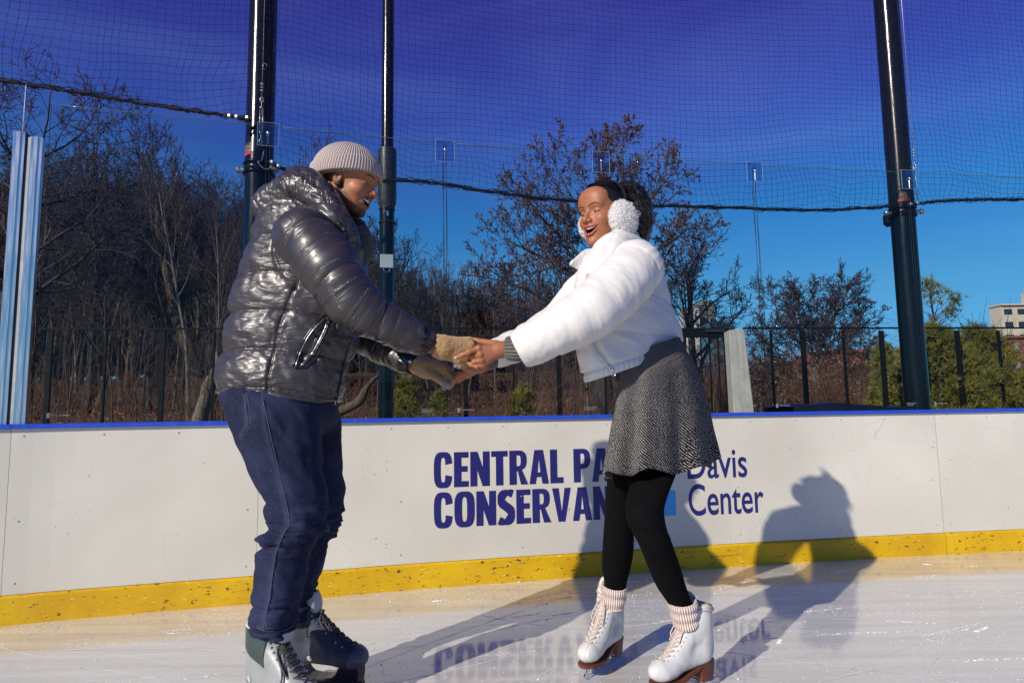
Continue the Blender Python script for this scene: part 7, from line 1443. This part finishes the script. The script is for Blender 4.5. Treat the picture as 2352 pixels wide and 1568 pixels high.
for i in range(520):
    a = rg.normal(0, 1, 3); a /= np.linalg.norm(a); s = root_+a*[.040, .040, .030]; u = rg.random()
    tgt = np.array([W(1462, 470, 2.38), W(1482, 505, 2.38), W(1470, 540, 2.40)]); spread = rg.normal(0, 1, 3)*[.015, .026, .010]; c0 = W(1440+rg.normal(0, 9), 424+abs(rg.normal(0, 6)), 2.38+rg.normal(0, .03)); L = rg.uniform(.5, .88)
    pth = np.array([s, c0, tgt[0]+spread*.7, tgt[1]+spread, tgt[2]+spread*1.0+[rg.normal(0, .006)-.006, 0, rg.uniform(-.01, .03)]]); pth = catmull(pth, 5); k = int(len(pth)*L); pth = pth[:max(8, k)]; n = len(pth); uu = np.linspace(0, 1, n)
    pth = pth+np.stack([np.sin(uu*14+i)*.004*uu, np.cos(uu*13+i*2)*.004*uu, np.sin(uu*11+i*3)*.003*uu], -1)*2.2; P_.append(pth); R_.append(np.linspace(.0014, .0007, n))
m = MB(); m.tubes(P_, R_, 3, False); m.build('pony_tail', HAIR, hr, True)
P_ = []; R_ = []
for i in range(900):       # sleek strands over the skull, brow to crown
    y = rg.uniform(-1, 1); x0 = np.interp(abs(y), [0, .5, 1], [.078, .060, .018]); z0 = np.interp(abs(y), [0, .5, 1], [.098, .078, .035])+rg.uniform(-.004, .01); pts = []
    for u in np.linspace(0, 1, 7):
        x = x0+(-.075-x0)*u; yy = y*.078*(1-.35*u*u); z = .038+.095*math.sqrt(max(0, 1-(yy/.088)**2-((x+.016)/.112)**2)) if True else 0; pts.append([x, yy, max(z, z0 if u == 0 else -.02)])
    P_.append(WWm(np.array(pts)+rg.normal(0, .0008, 3))); R_.append(np.full(7, .0006))
m = MB(); m.tubes(P_, R_, 3, False); m.build('hair_strand', HAIR, hr, True)
# earmuffs
em = empty('dummy', (0, 0, 0)); bpy.data.objects.remove(em)
band = []; 
for t_ in np.linspace(-1.45, 1.45, 30): band.append([-.010, .098*math.sin(t_), .030+.103*math.cos(t_)])
band = np.array(band); V = []
for i, p in enumerate(band):
    rad = nrm(np.array([0, p[1], p[2]-.03])); V += [p+[-.007, 0, 0], p+[.007, 0, 0], p+[.007, 0, 0]+rad*.003, p+[-.007, 0, 0]+rad*.003]
m = MB(); m.add(WWm(np.array(V)), [grid(None, 30, 4, True)]); eb = m.build('earmuffs', BLKK, wom, True); eb['label'] = 'fluffy white earmuffs on a thin black band'
for s, rr in ((1, .072), (-1, .056)):
    c = WWm([[.010 if s > 0 else -.022, .082*s, -.032 if s > 0 else -.016]])[0]; if_ax = wA[1]*s; rg = np.random.default_rng(9+s); N = 15000; a = rg.normal(0, 1, (N, 3)); a /= np.linalg.norm(a, axis=1)[:, None]
    ctr = c+if_ax*.014; N = 2600; a = a[:N]; sq = lambda v: v-np.outer(v@if_ax, if_ax)*.42
    tuft = lambda v: rr*(.90+.050*vnoise(v*5.5, 3)+.035*vnoise(v*13, 5))[:, None]
    b0 = ctr+sq(a)*tuft(a)*.97; cl2 = np.stack([vnoise(a*6+k*9, 4) for k in range(3)], -1); dr = a+.40*cl2+.16*rg.normal(0, 1, (N, 3)); dr /= np.linalg.norm(dr, axis=1)[:, None]; L = rr*(.07+.08*rg.random((N, 1)))
    tip = b0+dr*L; mid = (b0+tip)/2; sd = np.cross(dr, rg.normal(0, 1, (N, 3))); sd /= np.linalg.norm(sd, axis=1)[:, None]; w_ = .0009; V = np.stack([b0-sd*w_, b0+sd*w_, mid+sd*w_*.8, tip, mid-sd*w_*.8], 1).reshape(-1, 3); k5 = np.arange(N)[:, None]*5
    m = MB(); m.add(V, [k5+np.array([[0, 1, 2, 3, 4]])]); n_ = 60; th, ph = np.meshgrid(np.linspace(0, PI, n_), np.linspace(0, 2*PI, n_)[:-1], indexing='ij'); sv = np.stack([np.sin(th)*np.cos(ph), np.sin(th)*np.sin(ph), np.cos(th)], -1).reshape(-1, 3); m.add(ctr+sq(sv)*tuft(sv), [grid(None, n_, n_-1, True)]); m.build('fur_pad', FUR, eb)
# tights
tF = Loft([(1000, 1400, 1480, 2.40, .085), (1089, 1396, 1455, 2.42, .072), (1150, 1391, 1458, 2.44, .065), (1200, 1388, 1456, 2.45, .060), (1260, 1384, 1455, 2.48, .060), (1300, 1383, 1449, 2.51, .056), (1343, 1389, 1438, 2.54, .040), (1375, 1393, 1433, 2.56, .034)], 2.0, 5)
tN = Loft([(1000, 1452, 1570, 2.37, .070), (1050, 1452, 1562, 2.34, .070), (1085, 1451, 1553, 2.30, .070), (1125, 1444, 1537, 2.24, .072), (1160, 1437, 1526, 2.19, .068), (1185, 1438, 1525, 2.18, .064), (1210, 1447, 1530, 2.18, .062), (1255, 1470, 1546, 2.19, .060), (1300, 1488, 1562, 2.25, .056), (1345, 1508, 1575, 2.29, .048), (1378, 1530, 1587, 2.325, .040), (1400, 1545, 1592, 2.34, .036)], 2.0, 5)
hipT = Loft([(1010, 1420, 1580, 2.36, .09), (920, 1426, 1590, 2.36, .10), (840, 1440, 1565, 2.36, .09)], 2.1, 4, .3)
def tights(P): return smin(smin(tF.f(P, 0, .01), tN.f(P, 0, .01), .006), hipT.f(P, 0, .02), .03)-.0012*fbm(np.stack([P[:, 0]/.05, P[:, 1]/.05, P[:, 2]/.012], -1), 3, 2)*np.exp(-((P[:, 2]-W(1500, 1205, 2.2)[2])/.05)**2)
sdf_obj('tights', tights, *bbox([W(1375, 840, 2.1), W(1610, 1400, 2.1), W(1375, 1400, 2.64)], .03), .0045, TIGHT, wom)
# skirt: flared, gently pleated
rows = [(792, 1448, 1560, 2.36, .10), (822, 1436, 1577, 2.35, .115), (850, 1425, 1592, 2.35, .135), (900, 1414, 1613, 2.35, .13), (950, 1407, 1624, 2.35, .132), (1000, 1399, 1632, 2.35, .132), (1040, 1392, 1640, 2.35, .135), (1072, 1388, 1645, 2.35, .137)]
R0_ = []
for qy, l, r, Y, b in rows: hw = (r-l)/2/FQ*Y*.45; A, B = W(l, qy, Y-hw), W(r, qy, Y+hw); R0_.append([(A[2]+B[2])/2, (A[0]+B[0])/2, Y, (B[0]-A[0])/2, b])
R0_ = catmull(R0_, 6); nr = len(R0_); th = np.linspace(0, 2*PI, 241)[:-1]; V = []; U = []
for side_ in (0, 1):
    rr_ = range(nr) if side_ == 0 else range(nr-1, -1, -1)
    for i in rr_:
        z, cx, cy, a, b = R0_[i]; u = i/(nr-1); fl = u**1.3; pl = .016*fl*np.cos(th*7+.6+.5*np.sin(th*2))+.007*fl*np.cos(th*13+2); g = pl-(.004 if side_ else 0); hz = z+(.026*np.sin(th+.3)*0+.012*np.cos(th*7+.9)+.018*np.cos(th-0.2)+.012*np.sin(th*2))*fl*u
        tilt = .030*np.cos(th)*(1-u)*1.0; x = cx+(a+g)*np.cos(th); y = cy+(b+g)*np.sin(th)+.45*(x-cx); V.append(np.stack([x, y, hz+tilt], -1)); U.append(np.stack([th*(.16), np.full(240, z), th*0], -1))
V = np.concatenate(V); m = MB(); m.add(V, [grid(None, 2*nr, 240, True)]); sk = m.build('skirt', TWEED, wom, True); at = sk.data.attributes.new('uvw', 'FLOAT_VECTOR', 'POINT'); at.data.foreach_set('vector', np.concatenate(U).astype(np.float32).ravel())
# socks
def sock(nm, a, b, ra, rb, folds):
    a = np.asarray(a); b = np.asarray(b); ax = nrm(b-a); e1 = nrm(np.cross(ax, [0, 1, .2])); e2 = np.cross(ax, e1); th = np.linspace(0, 2*PI, 145)[:-1]; rows = []; U = []; n = 26; rb2 = 34
    for k, u in enumerate(np.linspace(0, 1, n)):
        r = ra+(rb-ra)*u+.0045*math.sin(u*PI*folds)**2+.0016*np.cos(th*rb2)+.0015*np.sin(th*2+u*4); off = .005*np.cos(th+1)*(1-u); rows.append(a+np.outer(np.linalg.norm(b-a)*u+off, ax)+np.outer(r*np.cos(th), e1)+np.outer(r*np.sin(th), e2)); U.append(np.stack([th*rb2, th*0+u*.08, th*0], -1))
    r = ra-.008; rows.insert(0, rows[0]*0+a+ax*.010+np.outer(r*np.cos(th), e1)+np.outer(r*np.sin(th), e2)); U.insert(0, U[0])
    m = MB(); m.add(np.concatenate(rows), [grid(None, len(rows), 144, True)]); o = m.build('sock', SOCK, wom, True); at = o.data.attributes.new('uvw', 'FLOAT_VECTOR', 'POINT'); at.data.foreach_set('vector', np.concatenate(U).astype(np.float32).ravel()); return o
sock('sock', W(1411, 1341, 2.545), W(1409, 1388, 2.575), .045, .040, 2.2)
sock('sock', W(1566, 1377, 2.325), W(1577, 1432, 2.352), .046, .041, 2.8)
# her skates
gA, gB = G(1351, 1558), G(1431, 1506); fw_ = nrm((gA-gB)*[1, 1, 0]); O_ = gB+fw_*.112
O_ = np.array([O_[0], O_[1], 0]); LW3, WL3 = place_skate(O_, fw_, .0, 0.0)
print('far skate origin', O_, 'fwd', fw_)
figure_skate(wom, LW3, WL3, 3, 'white figure skate farther from the viewer, toe pointing at the viewer')
O4 = W(1592, 1500, 2.365)*[1, 1, 0]; LW4, WL4 = place_skate(O4, (-math.cos(.50), -math.sin(.50), 0), 0, 0)
figure_skate(wom, LW4, WL4, 7, 'white figure skate nearer to the viewer, side on')
